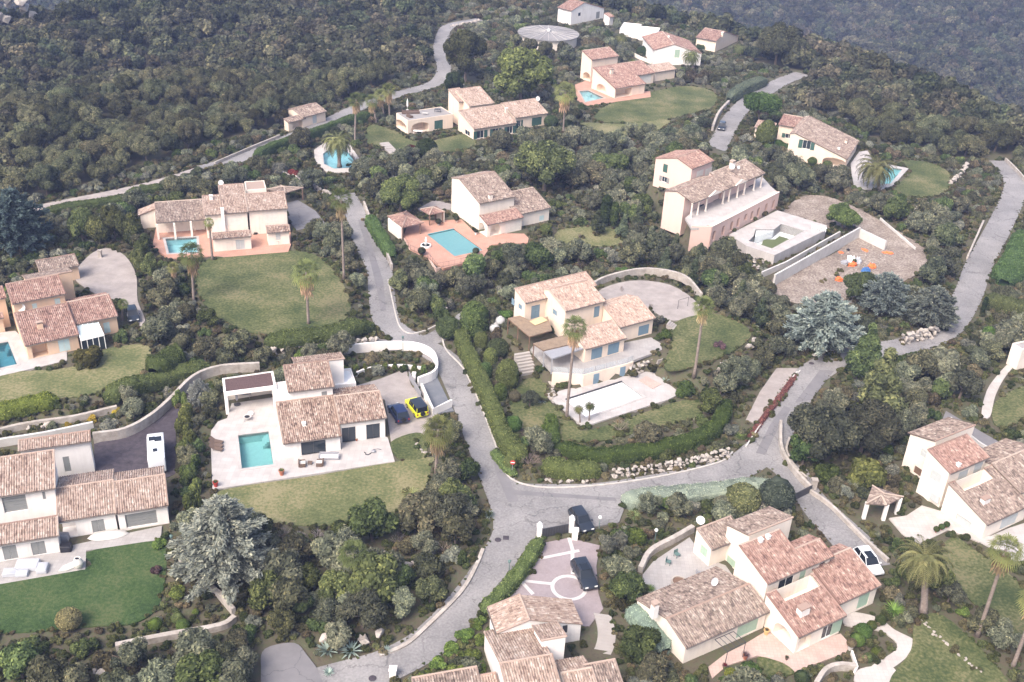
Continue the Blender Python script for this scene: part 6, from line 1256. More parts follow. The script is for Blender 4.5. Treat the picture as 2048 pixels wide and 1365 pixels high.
# ================================================================== trees and single plants
T = plant
T('oak', 1045, 148, 72, (.125, .16, .062), 'large bright umbrella pine behind the cream villa with roof terrace', 'tree'); T('oak', 932, 105, 52, (.11, .125, .062), 'dull green round pine beside the upper road', 'tree', sz=1.2); T('oak', 1092, 325, 66, (.13, .16, .075), 'umbrella pine above the tall ivory villa', 'tree'); T('pine', 1525, 208, 38, (.11, .155, .05), 'small flat topped pine by the upper right road', 'tree')
T('oak', 1690, 432, 38, (.12, .15, .055), 'round light green tree beside the drained pool', 'tree', sz=.8); T('oak', 1558, 85, 48, 'oak2', 'dark rounded tree right of the peach villa with one arch', 'tree'); T('oak', 800, 385, 46, 'green', 'green tree left of the tall ivory villa', 'tree'); T('oak', 905, 165, 28, (.04, .06, .03), 'dark clipped round tree behind the cream villa with roof terrace', 'tree')
T('cedar', 1652, 640, 74, 'blue', 'broad blue cedar above the road bend', 'tree'); T('cedar', 1772, 585, 52, 'blue', 'blue cedar half hidden behind the broad one', 'tree'); T('cedar', 1868, 612, 52, 'cedar', 'grey cedar beside the right hand road', 'tree'); T('bigcedar', 446, 1095, 104, (.235, .25, .225), 'huge silver cedar right of the dark lawn', 'tree'); T('cedar', 398, 785, 26, (.20, .205, .20), 'slim grey cedar at the top of the dark driveway', 'tree', sz=1.4)
T('cedar', 30, 440, 66, (.06, .085, .09), 'dark blue green conifer at the left edge', 'tree', sz=1.2); T('conifer', 1765, 770, 62, 'conifer', 'golden green conifer right of the road bend', 'tree'); T('conifer', 1735, 700, 44, (.09, .11, .05), 'darker conifer left of the golden one', 'tree'); T('oak', 1722, 570, 40, (.085, .105, .05), 'green tree between the blue cedars', 'tree')
T('oak', 1650, 860, 78, (.07, .075, .055), 'big dark tree at the junction corner', 'tree'); T('oak', 1735, 850, 72, (.085, .09, .065), 'big grey green tree beside the golden conifer', 'tree'); T('oak', 1610, 900, 44, (.06, .085, .035), 'smaller green tree at the foot of the big dark one', 'tree'); T('shrub', 1735, 945, 50, (.15, .165, .06), 'spreading yellow green shrub below the big junction tree', 'shrub'); T('shrub', 1650, 945, 34, (.09, .12, .04), 'green shrub at the stone corner of the junction', 'shrub')
T('cypress', 1212, 425, 11, 'cyp', 'dark slender cypress right of the tall ivory villa', 'tree'); T('cypress', 1228, 432, 9, (.07, .09, .035), 'lighter slender cypress beside the dark one', 'tree'); T('cypress', 1969, 612, 5, 'cyp', 'thin lone cypress by the right hand road', 'tree', sz=1.2); T('cypress', 160, 930, 4, (.15, .13, .06), 'tiny brownish cypress on the terrace of the white villa', 'shrub')
for i, (x, y, r) in enumerate([(268, 470, 17), (288, 490, 16), (300, 530, 17), (278, 520, 15), (250, 450, 20), (225, 440, 22), (160, 445, 24), (195, 455, 20)]): T('oak', x, y, r*1.25, (.10, .115, .05), 'upright yellow green tree in the row left of the red pool terrace', 'tree', 'row of trees left of the red pool terrace', sz=1.5)
dm = [('dome', 948, 640, 29, 'clip', 'largest drum shaped topiary at the head of the topiary garden'), ('ball', 897, 655, 25, (.055, .075, .035), 'round dark topiary ball on the road bend'), ('dome', 962, 682, 15, 'clip', 'topiary dome just below the largest drum'), ('ball', 996, 696, 22, (.07, .085, .045), 'wide dark topiary mound left of the stone stairs'), ('dome', 981, 715, 15, 'clip', 'narrow topiary dome in the middle of the row'), ('dome', 971, 742, 14, (.065, .09, .035), 'dark topiary column beside the tall hedge'), ('dome', 1015, 748, 23, 'clip', 'big flat topped topiary below the stone stairs'), ('dome', 1000, 785, 15, (.075, .11, .035), 'pointed topiary at the lower end of the row'), ('ball', 1030, 792, 12, 'brown', 'small brownish topiary ball'), ('ball', 1026, 848, 18, 'bright', 'bright green clipped ball on the lower lawn'), ('shrub', 1094, 856, 14, 'lime', 'lime green shrub at the corner of the lower lawn')]
for k, x, y, r, c, lab in dm: T(k, x, y, r, c, lab, 'shrub')
T('olive', 1060, 795, 21, 'olive', 'small airy olive tree on the lower lawn', 'tree'); T('olive', 1235, 1135, 44, 'olive', 'grey green olive tree covering the edge of the pink forecourt', 'tree'); T('olive', 1215, 1085, 24, 'grey', 'small olive behind the gate of the pink forecourt', 'tree'); T('shrub', 1240, 1205, 22, (.07, .07, .035), 'dark rounded shrub below the forecourt olive', 'shrub')
for x, y, r, c, lab in [(1727, 1262, 17, 'bright', 'largest green topiary ball beside the ivory villa terrace'), (1716, 1280, 14, (.13, .18, .05), 'light topiary ball in front of the largest one'), (1762, 1240, 11, 'clip', 'small topiary ball by the pebble path'), (1744, 1250, 10, (.09, .12, .04), 'small topiary ball between the others'), (1500, 1345, 22, 'bright', 'green mound at the bottom of the ivory villa garden'), (1462, 1348, 13, 'lime', 'small yellowish ball at the bottom edge'), (1752, 1303, 9, 'lime', 'tiny lime ball on a pale stem'), (1604, 1354, 15, (.07, .10, .05), 'dark ball below the ivory villa lawn'), (1487, 997, 34, (.12, .13, .065), 'big olive green clipped ball above the ivory villa'), (1554, 990, 36, (.095, .11, .085), 'big grey green clipped ball by the gate of the ivory villa'), (1445, 1010, 20, 'olive', 'smaller clipped ball left of the big olive green one'), (354, 1236, 12, (.26, .30, .12), 'pale lime ball in the lower left garden'), (391, 1224, 7, 'lime', 'tiny lime ball above the low garden wall'), (310, 1248, 14, 'lime', 'lime mound left of the pale lime ball'), (365, 1250, 13, 'bright', 'green mound right of the pale lime ball'), (137, 1238, 25, 'tan', 'round tan grassy clump below the dark lawn'), (853, 297, 22, (.055, .07, .03), 'dark clipped ball on the lawn of the cream villa with roof terrace'), (822, 300, 12, 'red', 'small reddish clipped ball left of the dark one'), (1102, 243, 14, (.05, .075, .04), 'dark clipped ball at the right end of the cream villa'), (1135, 250, 12, (.05, .07, .035), 'dark clipped ball below the tall palm'), (1533, 268, 20, (.12, .135, .05), 'tall yellowish clipped dome beside the cream villa'), (1625, 322, 9, 'clip', 'small clipped ball left of the arch'), (1655, 330, 10, 'clip', 'clipped ball before the arch of the cream villa'), (1685, 338, 9, 'clip', 'clipped ball right of the arch'), (1835, 905, 12, 'clip', 'small clipped dome beside the entrance shelter'), (1895, 292, 18, (.14, .15, .12), 'silver ball shrub beside the date palm lawn')]: T('ball', x, y, r, c, lab, 'shrub', sz=1.5 if 'dome' in lab else 1)
for x, y, r, c, lab in [(822, 984, 22, 'yucca', 'yellowish yucca at the edge of the modern villa lawn'), (738, 1042, 26, 'yucca', 'broad yucca below the modern villa lawn'), (1268, 1028, 18, 'yucca', 'yucca at the rounded wall end'), (1292, 1002, 17, 'yucca', 'yucca behind the rounded wall end'), (1790, 1215, 26, (.16, .22, .06), 'leafy yucca left of the big date palm'), (1480, 870, 14, (.18, .22, .08), 'yucca beside the red creeper'), (250, 760, 14, 'tan', 'tan yucca on the ochre villa slope'), (1300, 1175, 15, (.14, .19, .06), 'yucca in the gravel garden corner')]: T('yucca', x, y, r, c, lab, 'plant')
for x, y, r, lab in [(655, 1296, 27, 'left large blue agave at the bottom road'), (702, 1297, 28, 'right large blue agave at the bottom road'), (657, 1343, 14, 'small blue agave below the two large ones'), (979, 1028, 15, 'blue agave beside the junction'), (772, 1300, 15, 'greyish agave right of the large pair'), (1335, 735, 11, 'small agave on the slope right of the cream villa'), (1085, 800, 12, 'agave by the left rim of the white covered pool')]: T('agave', x, y, r, 'agave', lab, 'agave')
for x, y, r, c, lab in [(566, 1066, 22, 'twig', 'left ball of bare lavender twigs below the lawn'), (600, 1070, 20, (.24, .22, .24), 'middle ball of bare lavender twigs below the lawn'), (636, 1068, 22, 'twig', 'right ball of bare lavender twigs below the lawn'), (1062, 918, 34, (.24, .19, .18), 'large pinkish bare shrub at the road corner'), (888, 1092, 26, (.28, .25, .2), 'bare pale shrub beside the rock garden'), (712, 318, 30, (.2, .18, .17), 'bare grey shrub right of the rounded pool'), (740, 345, 26, (.2, .19, .18), 'bare grey shrub above the roadside wall'), (1240, 850, 30, (.25, .21, .18), 'leafless shrub on the lower lawn of the cream villa'), (795, 1075, 26, (.2, .18, .19), 'grey twiggy shrub in the rock garden')]: T('twig', x, y, r, c, lab, 'shrub')
for x, y, r, lab in [(1245, 575, 14, 'small leafless tree in the gravel court near the wall'), (1300, 610, 16, 'leafless tree at the right wing of the cream villa'), (1160, 470, 12, 'left leafless tree beside the tall ivory villa'), (1090, 455, 12, 'leafless tree close to the right wing of the tall ivory villa')]: T('bare', x, y, r, (.2, .16, .14), lab, 'tree')
for x, y, r, c, lab in [(172, 715, 36, (.13, .115, .045), 'round brownish shrub in front of the ochre villa'), (314, 1142, 15, 'purple', 'purple shrub right of the dark lawn'), (137, 850, 10, 'yellow', 'left yellow flowering shrub on the terrace wall'), (185, 838, 12, 'yellow', 'middle yellow flowering shrub on the terrace wall'), (232, 822, 11, 'yellow', 'right yellow flowering shrub on the terrace wall'), (838, 600, 16, 'yellow', 'yellow mimosa shrub above the road junction'), (1825, 308, 9, 'yellow', 'yellow shrub at the far side of the date palm lawn'), (320, 1085, 18, 'bright', 'green shrub at the corner of the white villa garage'), (1370, 780, 26, (.07, .11, .04), 'dense green shrub right of the pool deck'), (1440, 690, 14, 'purple', 'purplish shrub on the slope garden'), (585, 345, 16, 'red', 'reddish shrub behind the white villa'), (1130, 768, 16, (.08, .10, .04), 'dark shrub left of the palm by the pool'), (1080, 745, 14, (.06, .085, .035), 'dark shrub beside the stone stairs'), (1310, 715, 14, (.09, .085, .045), 'shrub trailing over the rock bank'), (1270, 725, 12, (.1, .085, .05), 'brownish shrub trailing over the terrace edge'), (1100, 655, 16, (.08, .11, .04), 'green potted tree on the pergola terrace'), (505, 460, 16, (.1, .09, .07), 'brownish climber on the white villa front'), (1450, 1250, 26, (.09, .075, .045), 'brown green shrub in front of the low wing of the ivory villa')]: T('shrub', x, y, r, c, lab, 'shrub')
for k in range(9): x = 692+k*19.5; T('shrub', x, 742-4.5*math.sin(k*.39)-3, 9, (.12, .15, .05), 'young shrub in the row along the curved white wall', 'shrub', 'row of young shrubs along the curved white wall', sz=1.7)
palm((1133, 838), (1150, 655), 30, 'very tall fan palm at the corner of the white covered pool'); palm((1388, 755), (1408, 612), 26, 'tall fan palm on the right lawn of the cream villa'); palm((617, 648), (612, 545), 34, 'fan palm with thick dead skirt at the right of the round lawn'); palm((388, 602), (383, 508), 30, 'fan palm at the left of the round lawn'); palm((688, 560), (682, 398), 28, 'tall fan palm beside the road above the round lawn')
palm((710, 288), (712, 200), 19, 'leftmost fan palm of the group by the upper road'); palm((752, 245), (743, 202), 16, 'second fan palm of the group by the upper road'); palm((768, 237), (761, 190), 16, 'third fan palm of the group by the upper road'); palm((779, 238), (777, 180), 18, 'rightmost and tallest fan palm of the group by the upper road'); palm((1126, 270), (1131, 185), 27, 'lone fan palm right of the cream villa with roof terrace')
palm((1955, 1272), (2012, 1100), 40, 'leaning fan palm before the big white villa'); palm((2025, 1335), (2075, 1200), 40, 'fan palm trunk cut by the right picture edge'); palm((872, 945), (876, 860), 38, 'fan palm right of the modern villa'); palm((705, 1170), (706, 1108), 36, 'short fan palm in the rock garden', sk=False); palm((350, 580), (346, 535), 14, 'small withered palm left of the round lawn')
palm((425, 520), (418, 445), 12, 'slim palm in front of the white villa'); palm((1160, 846), (1158, 818), 13, 'left of two small palms at the pool edge', 'date', thick=.1); palm((1178, 842), (1180, 812), 14, 'right of two small palms at the pool edge', 'date', thick=.1); palm((245, 640), (246, 608), 13, 'small palm beside the dark parked car', sk=False)
palm((1757, 380), (1752, 338), 44, 'big date palm beside the pale turquoise pool', 'date', group='date palms'); palm((679, 332), (676, 285), 36, 'date palm beside the rounded blue pool', 'date', group='date palms'); palm((1846, 1225), (1848, 1120), 62, 'largest date palm with orange fruit right of the ivory villa', 'date', group='date palms'); palm((1386, 140), (1383, 113), 22, 'small date palm before the white villa with green shutters', 'date', group='date palms'); palm((1482, 118), (1480, 98), 14, 'slim palm between the two upper right villas', 'date', thick=.15, group='date palms'); palm((1246, 92), (1244, 78), 16, 'low palm left of the white villa with green shutters', 'date', thick=.2, group='date palms')

for i, (x, y, r) in enumerate([(358, 798, 17), (372, 822, 20), (366, 850, 21), (378, 872, 20), (368, 900, 22), (382, 925, 20), (374, 950, 22), (392, 972, 18), (386, 1000, 22)]): T('shrub', x, y, r, (.15, .18, .065), 'leafy shrub in the bushy row between the dark driveway and the white pool deck', 'shrub', 'bushy row beside the dark driveway', sz=2.0)
for i, (x, y, r) in enumerate([(958, 1245, 20), (985, 1262, 16), (930, 1272, 24), (965, 1282, 22), (905, 1300, 24), (940, 1312, 26), (985, 1300, 18), (880, 1328, 24), (915, 1340, 26), (855, 1350, 22), (960, 1335, 20), (835, 1365, 18)]): T('shrub', x, y, r, (.115, .16, .045), 'bright green shrub on the bank between the lower road and the tan roofed villa', 'shrub', 'bright shrubs on the lower bank', sz=.7)
for x, y, r, lab in [(1058, 92, 20, 'left dark tree in front of the water tank'), (1092, 98, 22, 'middle dark tree in front of the water tank'), (1126, 97, 17, 'right dark tree in front of the water tank'), (1032, 82, 18, 'dark tree at the left rim of the water tank')]: T('oak', x, y, r, 'oak2', lab, 'tree')

for i, (x, y, r) in enumerate([(1195, 445, 20), (1248, 452, 19), (1278, 432, 20), (1302, 480, 22), (1264, 505, 20), (1332, 522, 22), (1388, 548, 24), (1432, 572, 25), (1482, 592, 26), (1352, 492, 20), (1522, 625, 24), (1455, 540, 20), (1400, 510, 19)]): T('conifer', x, y, r, (.125, .145, .095) if i % 2 else (.10, .122, .075), 'upright grey green conifer in the belt between the tall ivory villa and the pink villa', 'tree', 'upright conifers in the middle belt')
for i, (x, y, r) in enumerate([(1292, 268, 27), (1338, 272, 26), (1382, 262, 24), (1232, 278, 25), (1408, 242, 18), (1258, 258, 20), (1310, 300, 22)]): T('olive', x, y, r, (.15, .17, .12), 'silvery olive in the grove below the lawn of the peach villa', 'tree', 'olives below the peach villa lawn')
for x, y, r, c, lab in [(615, 1150, 34, (.085, .10, .04), 'dark green bushy tree below the silver cedar'), (600, 1200, 30, (.10, .115, .05), 'olive green tree above the bottom drive'), (920, 1000, 34, (.095, .115, .055), 'rounded tree left of the junction'), (935, 940, 28, (.08, .10, .045), 'green tree on the left verge of the road'), (860, 1180, 34, (.11, .115, .065), 'grey brown bushy tree beside the lower road'), (560, 1240, 34, (.075, .075, .04), 'dark brownish tree above the bottom drive'), (800, 560, 26, (.11, .125, .07), 'grey green tree above the road below the terracotta terrace'), (850, 575, 30, (.12, .15, .065), 'light green tree below the terracotta terrace'), (1420, 800, 30, (.10, .125, .05), 'green tree at the right end of the clipped hedge'), (1870, 540, 34, (.11, .12, .085), 'grey tree left of the right hand road'), (1900, 470, 30, (.10, .12, .07), 'green tree beside the right hand road'), (760, 370, 30, (.12, .125, .09), 'grey tree above the roadside wall'), (1600, 350, 34, (.115, .13, .09), 'grey green tree left of the date palm'), (1550, 350, 30, (.10, .115, .075), 'dull green tree above the arcade villa')]: T('oak', x, y, r, c, lab, 'tree')
stones([zI(1250, 1170), zI(1400, 1200), zI(1600, 1080), zI(1750, 960), zI(1900, 950), zI(1850, 1120)], 1, .16, 'scattered pale rubble over the earth yard', 'yard_rubble', cat='rubble', jit=2.4)
# ================================================================== vehicles
def bevbox(profile, y0, y1, off=.07, seg=2):
    """side profile (x, z) extruded across y with rounded edges"""
    bm = bmesh.new(); a = [bm.verts.new((x, y0, z)) for x, z in profile]; b = [bm.verts.new((x, y1, z)) for x, z in profile]; n = len(profile)
    bm.faces.new(a); bm.faces.new(b[::-1])
    for i in range(n): bm.faces.new((a[i], b[i], b[(i+1) % n], a[(i+1) % n]))
    bmesh.ops.recalc_face_normals(bm, faces=bm.faces); bmesh.ops.bevel(bm, geom=list(bm.edges), offset=off, segments=seg, affect='EDGES', profile=.6); return bm
def bmobj(name, bm, mat, parent, smooth=True):
    me = bpy.data.meshes.new(name); bm.to_mesh(me); bm.free()
    if smooth: me.polygons.foreach_set('use_smooth', [True]*len(me.polygons))
    return obj(name, me, parent, mat)
def paint(name, c): 
    m, t, b = nodes(name, .3, .5); b.inputs['Base Color'].default_value = (*c, 1); b.inputs['Coat Weight'].default_value = .6; return name
paint('car_blue', (.012, .02, .07)); paint('car_yellow', (.72, .72, .02)); paint('car_dark', (.018, .022, .03)); paint('car_white', (.75, .76, .78)); plain('tyre', (.02, .02, .02), .9); plain('rim', (.35, .35, .37), .3, .5, .7); plain('lamp_white', (.7, .7, .68), .2, .5); plain('lamp_red', (.35, .02, .02), .3, .5)
def car(pos, front, color, label, L_=4.6, Wd=1.9, Ht=1.75, boxy=False, spare=False, sunroof=False, z=None, black_roof=False, name='parked_car'):
    c = ground(pos) if z is None else at(pos, z); f = at(front, c.z); d = (f-c); rz = math.atan2(d.y, d.x); r = empty(name, c+Vector((0, 0, .05)), label, 'car', 'cars parked on the drives', rz); h = L_/2; w_ = Wd/2; bz = Ht*.56
    prof = [(-h, .35), (-h, bz-.1), (-h+.05, bz), (h*.42, bz), (h*.95, bz-(.06 if boxy else .22)), (h, bz-.35), (h, .35), (h-.2, .28), (-h+.2, .28)]
    bmobj('body', bevbox(prof, -w_, w_, .08), color, r)
    ws, wt, bs, bt = (h*.40, h*.24, -h+.06, -h+.14) if boxy else (h*.44, h*.12, -h+.1, -h+.55); t0, t1 = w_-.06, w_-(.12 if boxy else .22)
    V = [(bs, -t0, bz-.02), (ws, -t0, bz-.02), (ws, t0, bz-.02), (bs, t0, bz-.02), (bt, -t1, Ht-.06), (wt, -t1, Ht-.06), (wt, t1, Ht-.06), (bt, t1, Ht-.06)]
    MB().add(V, [(0, 1, 5, 4), (1, 2, 6, 5), (2, 3, 7, 6), (3, 0, 4, 7), (4, 5, 6, 7)]).build('windows', 'car_glass', r)
    bm = bevbox([(bt-.06, Ht-.08), (bt-.02, Ht), (wt+.02, Ht), (wt+.08, Ht-.08)], -t1-.02, t1+.02, .03); bmobj('roof', bm, 'car_dark' if black_roof else color, r)
    for sy in (-1, 1):
        for (xb, xt) in ((bs, bt), ((bs+ws)/2-.1, (bt+wt)/2-.1), (ws, wt)): m = MB(); m.tube([(xb, sy*(t0+.005), bz-.02), (xt, sy*(t1+.005), Ht-.06)], .05, 4); m.build('pillar', color, r)
        for x in (-h*.60, h*.62):
            wh = empty('wheel', (x, sy*(w_-.10), .36)); wh.parent = r
        m = MB(); m.box(h-.06, h+.02, sy*w_*.6-.18, sy*w_*.6+.18, bz-.32, bz-.17); m.build('headlight', 'lamp_white', r)
        m = MB(); m.box(-h-.02, -h+.06, sy*w_*.82-.1, sy*w_*.82+.1, bz-.4, bz-.12); m.build('tail_light', 'lamp_red', r)
        m = MB(); m.box(ws-.2, ws-.02, sy*(w_+.14)-.08, sy*(w_+.14)+.08, bz, bz+.14); m.build('mirror', color, r)
    if spare: m = MB(); m.tube([(-h-.2, 0, bz-.2), (-h+.02, 0, bz-.2)], .36, 16); m.build('spare_wheel', 'tyre', r)
    if sunroof: m = MB(); m.box(-.75, .45, -.5, .5, Ht+.002, Ht+.015); m.build('sunroof', 'car_glass', r)
    occupy([(c.x+2.6*math.cos(k), c.y+2.6*math.sin(k)) for k in range(6)], 0, 0); return r
def finish_wheels():
    bpy.context.view_layer.update()
    for o_ in [x for x in bpy.data.objects if x.type == 'EMPTY' and x.name.split('.')[0] == 'wheel']:
        p = o_.parent; loc = o_.location.copy(); bpy.data.objects.remove(o_); m = MB(); m.lathe([(.20, -.12), (.33, -.12), (.36, -.07), (.36, .07), (.33, .12), (.20, .12)], 18); m.V = [(x+loc.x, z+loc.y, y+loc.z) for x, y, z in m.V]; ty = m.build('wheel', 'tyre', p); s_ = 1 if loc.y > 0 else -1
        m = MB(); m.lathe([(.22, -.13), (.22, .13)], 14); m.V = [(x+loc.x, z+loc.y, y+loc.z) for x, y, z in m.V]; m.build('rim', 'rim', ty)
car((833, 823), (817, 803), 'car_yellow', 'yellow boxy off-roader with black roof beside the dark blue car', 4.4, 1.9, 1.95, True, True, black_roof=True); car((797, 834), (783, 812), 'car_blue', 'dark blue car with spare wheel left of the yellow one', 4.5, 1.95, 1.9, False, True)
car((1162, 1048), (1176, 1068), 'car_dark', 'dark grey car parked outside the black gate', 4.4, 1.85, 1.6); car((1168, 1158), (1182, 1185), 'car_dark', 'dark car on the pink paved forecourt', 4.8, 1.95, 1.75, sunroof=True); car(zPP(1700, 490), zPP(1760, 570), 'car_white', 'white car with glass roof half hidden by the red roofs', 4.6, 1.9, 1.6, sunroof=True)
car((266, 636), (272, 655), 'car_dark', 'black car in the shade beside the ochre villa', 4.3, 1.8, 1.55, z=1.46); car((1443, 258), (1436, 285), 'car_dark', 'dark car on the upper right road', 4.4, 1.85, 1.6)
# motorhome
c = at(zN(1268, 330)); d = at(zN(1262, 200))-c; r = empty('motorhome', c, 'white motorhome with dark roof hatches on the dark driveway', 'motorhome', None, math.atan2(d.y, d.x)); h = 3.3
bmobj('body', bevbox([(-h, .45), (-h, 2.75), (h*.55, 2.9), (h*.92, 2.5), (h, 1.9), (h, .45)], -1.1, 1.1, .16, 3), 'car_white', r)
for x, y, sx, sy in ((1.2, .45, .45, .4), (1.0, -.35, .55, .45), (-1.5, .1, .3, .28)): m = MB(); m.box(x-sx, x+sx, y-sy, y+sy, 2.78, 2.92); m.build('roof_hatch', 'car_glass', r)
for x, w_ in ((-1.8, .7), (.2, .6)):
    for sy in (-1, 1): m = MB(); m.box(x-w_, x+w_, sy*1.1-.03, sy*1.1+.03, 1.5, 2.2); m.build('side_window', 'car_glass', r)
m = MB(); m.box(h-.35, h+.02, -.9, .9, 1.6, 2.2); m.build('windscreen', 'car_glass', r)
for x in (-2.0, 2.2):
    for sy in (-1, 1): m = MB(); m.tube([(x, sy*.85, .38), (x, sy*1.12, .38)], .38, 14); m.build('wheel', 'tyre', r)
finish_wheels()
# ================================================================== street furniture
def lamp(p, h, label, z=None, globe=False):
    b = ground(p) if z is None else at(p, z); r = empty('lamp_post', b, label, 'lamp post', 'lamp posts'); m = MB(); m.tube([(0, 0, -.2), (0, 0, h)], [.06, .04], 8); m.build('post', 'copper', r); m = MB()
    m.lathe([(.05, h), (.16, h+.1), (.16, h+.35), (.22, h+.38), (.03, h+.55)] if not globe else [(.05, h), (.2, h+.12), (.24, h+.28), (.15, h+.44), (.02, h+.5)], 10); m.build('lantern', 'white_paint' if globe else 'copper', r)
lamp((806, 706), 2.6, 'dark lamp post behind the curved white wall'); lamp((1198, 1058), 1.6, 'lamp post right of the black gate', globe=True); lamp((345, 1092), 1.2, 'small lamp beside the garage of the white villa') ; lamp((992, 838), 1.0, 'small green lamp in the tall hedge'); lamp((1018, 1142), 1.2, 'small green lamp by the low forecourt hedge'); lamp((1310, 1080), 1.3, 'white globe lamp in the garden above the ivory villa', globe=True); lamp((1295, 910), 1.0, 'small lamp on the stone wall above the road')
sg = empty('road_sign', ground((1024, 950)), 'round red no entry sign at the junction', 'road sign'); m = MB(); m.tube([(0, 0, -.2), (0, 0, 2.1)], .04, 8); m.build('post', 'grey_metal', sg); m = MB(); m.tube([(0, -.05, 2.1), (0, -.08, 2.1)], .36, 20); m.build('disc', 'red_paint', sg); m = MB(); m.box(-.26, .26, -.095, -.083, 2.03, 2.17); m.build('bar', 'white_paint', sg)
def pillar(p, h, w_, mat, label, ball=True):
    b = ground(p); r = empty('gate_pillar', b, label, 'pillar', 'gate pillars'); m = MB(); m.box(-w_, w_, -w_, w_, -.2, h); m.build('shaft', mat, r); m = MB(); m.box(-w_*1.2, w_*1.2, -w_*1.2, w_*1.2, h, h+.12); m.build('cap', mat, r)
    if ball: m = MB(); m.lathe([(.05, h+.12), (.2, h+.2), (.25, h+.36), (.2, h+.52), (.02, h+.6)], 12); m.build('globe', 'white_paint', r)
pillar((1078, 1072), 1.6, .3, 'white_stucco', 'left white gate pillar with globe at the forecourt'); pillar((1142, 1062), 1.9, .3, 'white_stucco', 'right white gate pillar with globe at the forecourt'); pillar((1149, 1078), 1.4, .35, 'white_stucco', 'low white pillar behind the right gate pillar', False); pillar((828, 765), 1.6, .25, 'white_stucco', 'white gate pillar of the gravel court', False); pillar((1626, 978), 1.5, .35, 'limestone', 'stone gate pillar at the drive of the ivory villa', False); pillar((201, 515), 1.3, .3, 'limestone', 'pale pillar at the top of the gravel drive', False); pillar((786, 1352), 1.0, .35, 'white_stucco', 'white pillar at the bottom picture edge', False); pillar((890, 630), 1.2, .3, 'limestone', 'pale pillar at the drive of the cream villa', False)
def gate(p0, p1, h, label, mat='dark_metal', n=10, z=None):
    a, b = (ground(p0), ground(p1)); r = empty('gate', a, label, 'gate'); o_ = a.copy(); d = b-a; 
    for k in range(n): p = a+d*((k+.5)/n); w_ = d*(.46/n); m = MB(); m.add([p-w_+Vector((0, 0, .08)), p+w_+Vector((0, 0, .08)), p+w_+Vector((0, 0, h)), p-w_+Vector((0, 0, h))], [(0, 1, 2, 3)]); nn = Vector((-d.y, d.x, 0)).normalized()*.03; V = [Vector(v)+nn for v in m.V]+[Vector(v)-nn for v in m.V]; MB().add(V, [(0, 1, 2, 3), (7, 6, 5, 4), (0, 4, 5, 1), (1, 5, 6, 2), (2, 6, 7, 3), (3, 7, 4, 0)]).build('board', mat, r, o_)
    m = MB(); m.tube([a+Vector((0, 0, h)), b+Vector((0, 0, h))], .05, 4); m.build('top_rail', mat, r, o_)
gate((1084, 1076), (1136, 1066), 1.4, 'black sliding gate of the pink forecourt'); gate((818, 758), (842, 800), 1.3, 'dark gate of the gravel court beside the blue grey driveway', 'grey_metal'); gate((1588, 1002), (1622, 985), 1.2, 'dark gate across the drive of the ivory villa')
for i, (p, lab, sq) in enumerate([((996, 1080), 'round manhole cover on the lower road', 0), ((1012, 1076), 'square drain cover beside the round manhole', 1), ((745, 1357), 'manhole cover at the bottom of the road', 0), ((1623, 727), 'manhole cover on the road bend', 0)]):
    b = at(p, .07); m = MB(); (m.lathe([(.42, 0), (.42, .012)], 20) if not sq else m.box(-.38, .38, -.38, .38, 0, .012)); o_ = m.build('manhole_cover', 'asphalt_dark'); o_.location = b; tag(o_, lab, 'manhole cover')
# ================================================================== garden furniture and clutter
def lounger(p, head, label, mat='dark_metal', cush='rattan', z=.12):
    b = at(p, z); d = at(head, z)-b; r = empty('sun_lounger', b, label, 'sun lounger', 'sun loungers', math.atan2(d.y, d.x)); m = MB(); m.box(-1.0, .3, -.33, .33, .24, .32); m.build('seat', cush, r); m = MB(); m.add([(.3, -.33, .26), (.3, .33, .26), (.95, .33, .62), (.95, -.33, .62), (.3, -.33, .33), (.3, .33, .33), (.93, .33, .7), (.93, -.33, .7)], [(0, 1, 2, 3), (7, 6, 5, 4), (0, 4, 5, 1), (1, 5, 6, 2), (2, 6, 7, 3), (3, 7, 4, 0)]).build('backrest', cush, r)
    for x in (-.9, .2):
        for y in (-.28, .28): m = MB(); m.tube([(x, y, 0), (x, y, .25)], .03, 6); m.build('leg', mat, r)
for k in range(3): lounger(zL(55, 905+k*32), zL(10, 895+k*32), ('far', 'middle', 'near')[k]+' dark sun lounger at the left end of the white deck')
def pot(p, h, label, plantc='green', z=.12, mat='terracotta', pr=.5, ball=False):
    b = at(p, z); r = empty('plant_pot', b, label, 'plant pot', 'potted plants'); m = MB(); m.lathe([(h*.3, 0), (h*.45, h*.8), (h*.5, h*.82), (h*.5, h), (h*.4, h), (h*.38, h*.9)], 14); m.build('pot', mat, r); pm = obj('plant', PROTO['ball' if ball else 'yucca'][0][0], r); pm.location = (0, 0, h*.85 if not ball else h*.7); pm.scale = (pr, pr, pr); pm.color = (*CO[plantc], 1)
pot(zL(632, 1190), .8, 'terracotta pot with a yucca on the white deck near the lawn'); pot(zL(52, 1290), .75, 'dark red pot with a plant at the corner of the white deck', mat='red_paint'); pot(zL(1292, 890), .35, 'small orange pot by the modern villa doors', pr=.2); pot(zH(665, 745), .5, 'potted ball beside the summer kitchen', 'oak', 1.26, 'dirty_white', .6, True); pot(zH(872, 710), .5, 'potted ball by the pink screen wall', 'oak', 1.26, 'dirty_white', .55, True); pot(zH(1090, 850), .6, 'white pot with small ball at the arch', 'oak', 1.26, 'white_paint', .4, True); pot(zH(1090, 1080), .4, 'dark ball at the edge of the teal covered pool', 'oak', 1.26, 'terracotta', .65, True); pot(zH(475, 1080), .3, 'low dark ball by the fountain', 'oak', 1.26, 'terracotta', .75, True)
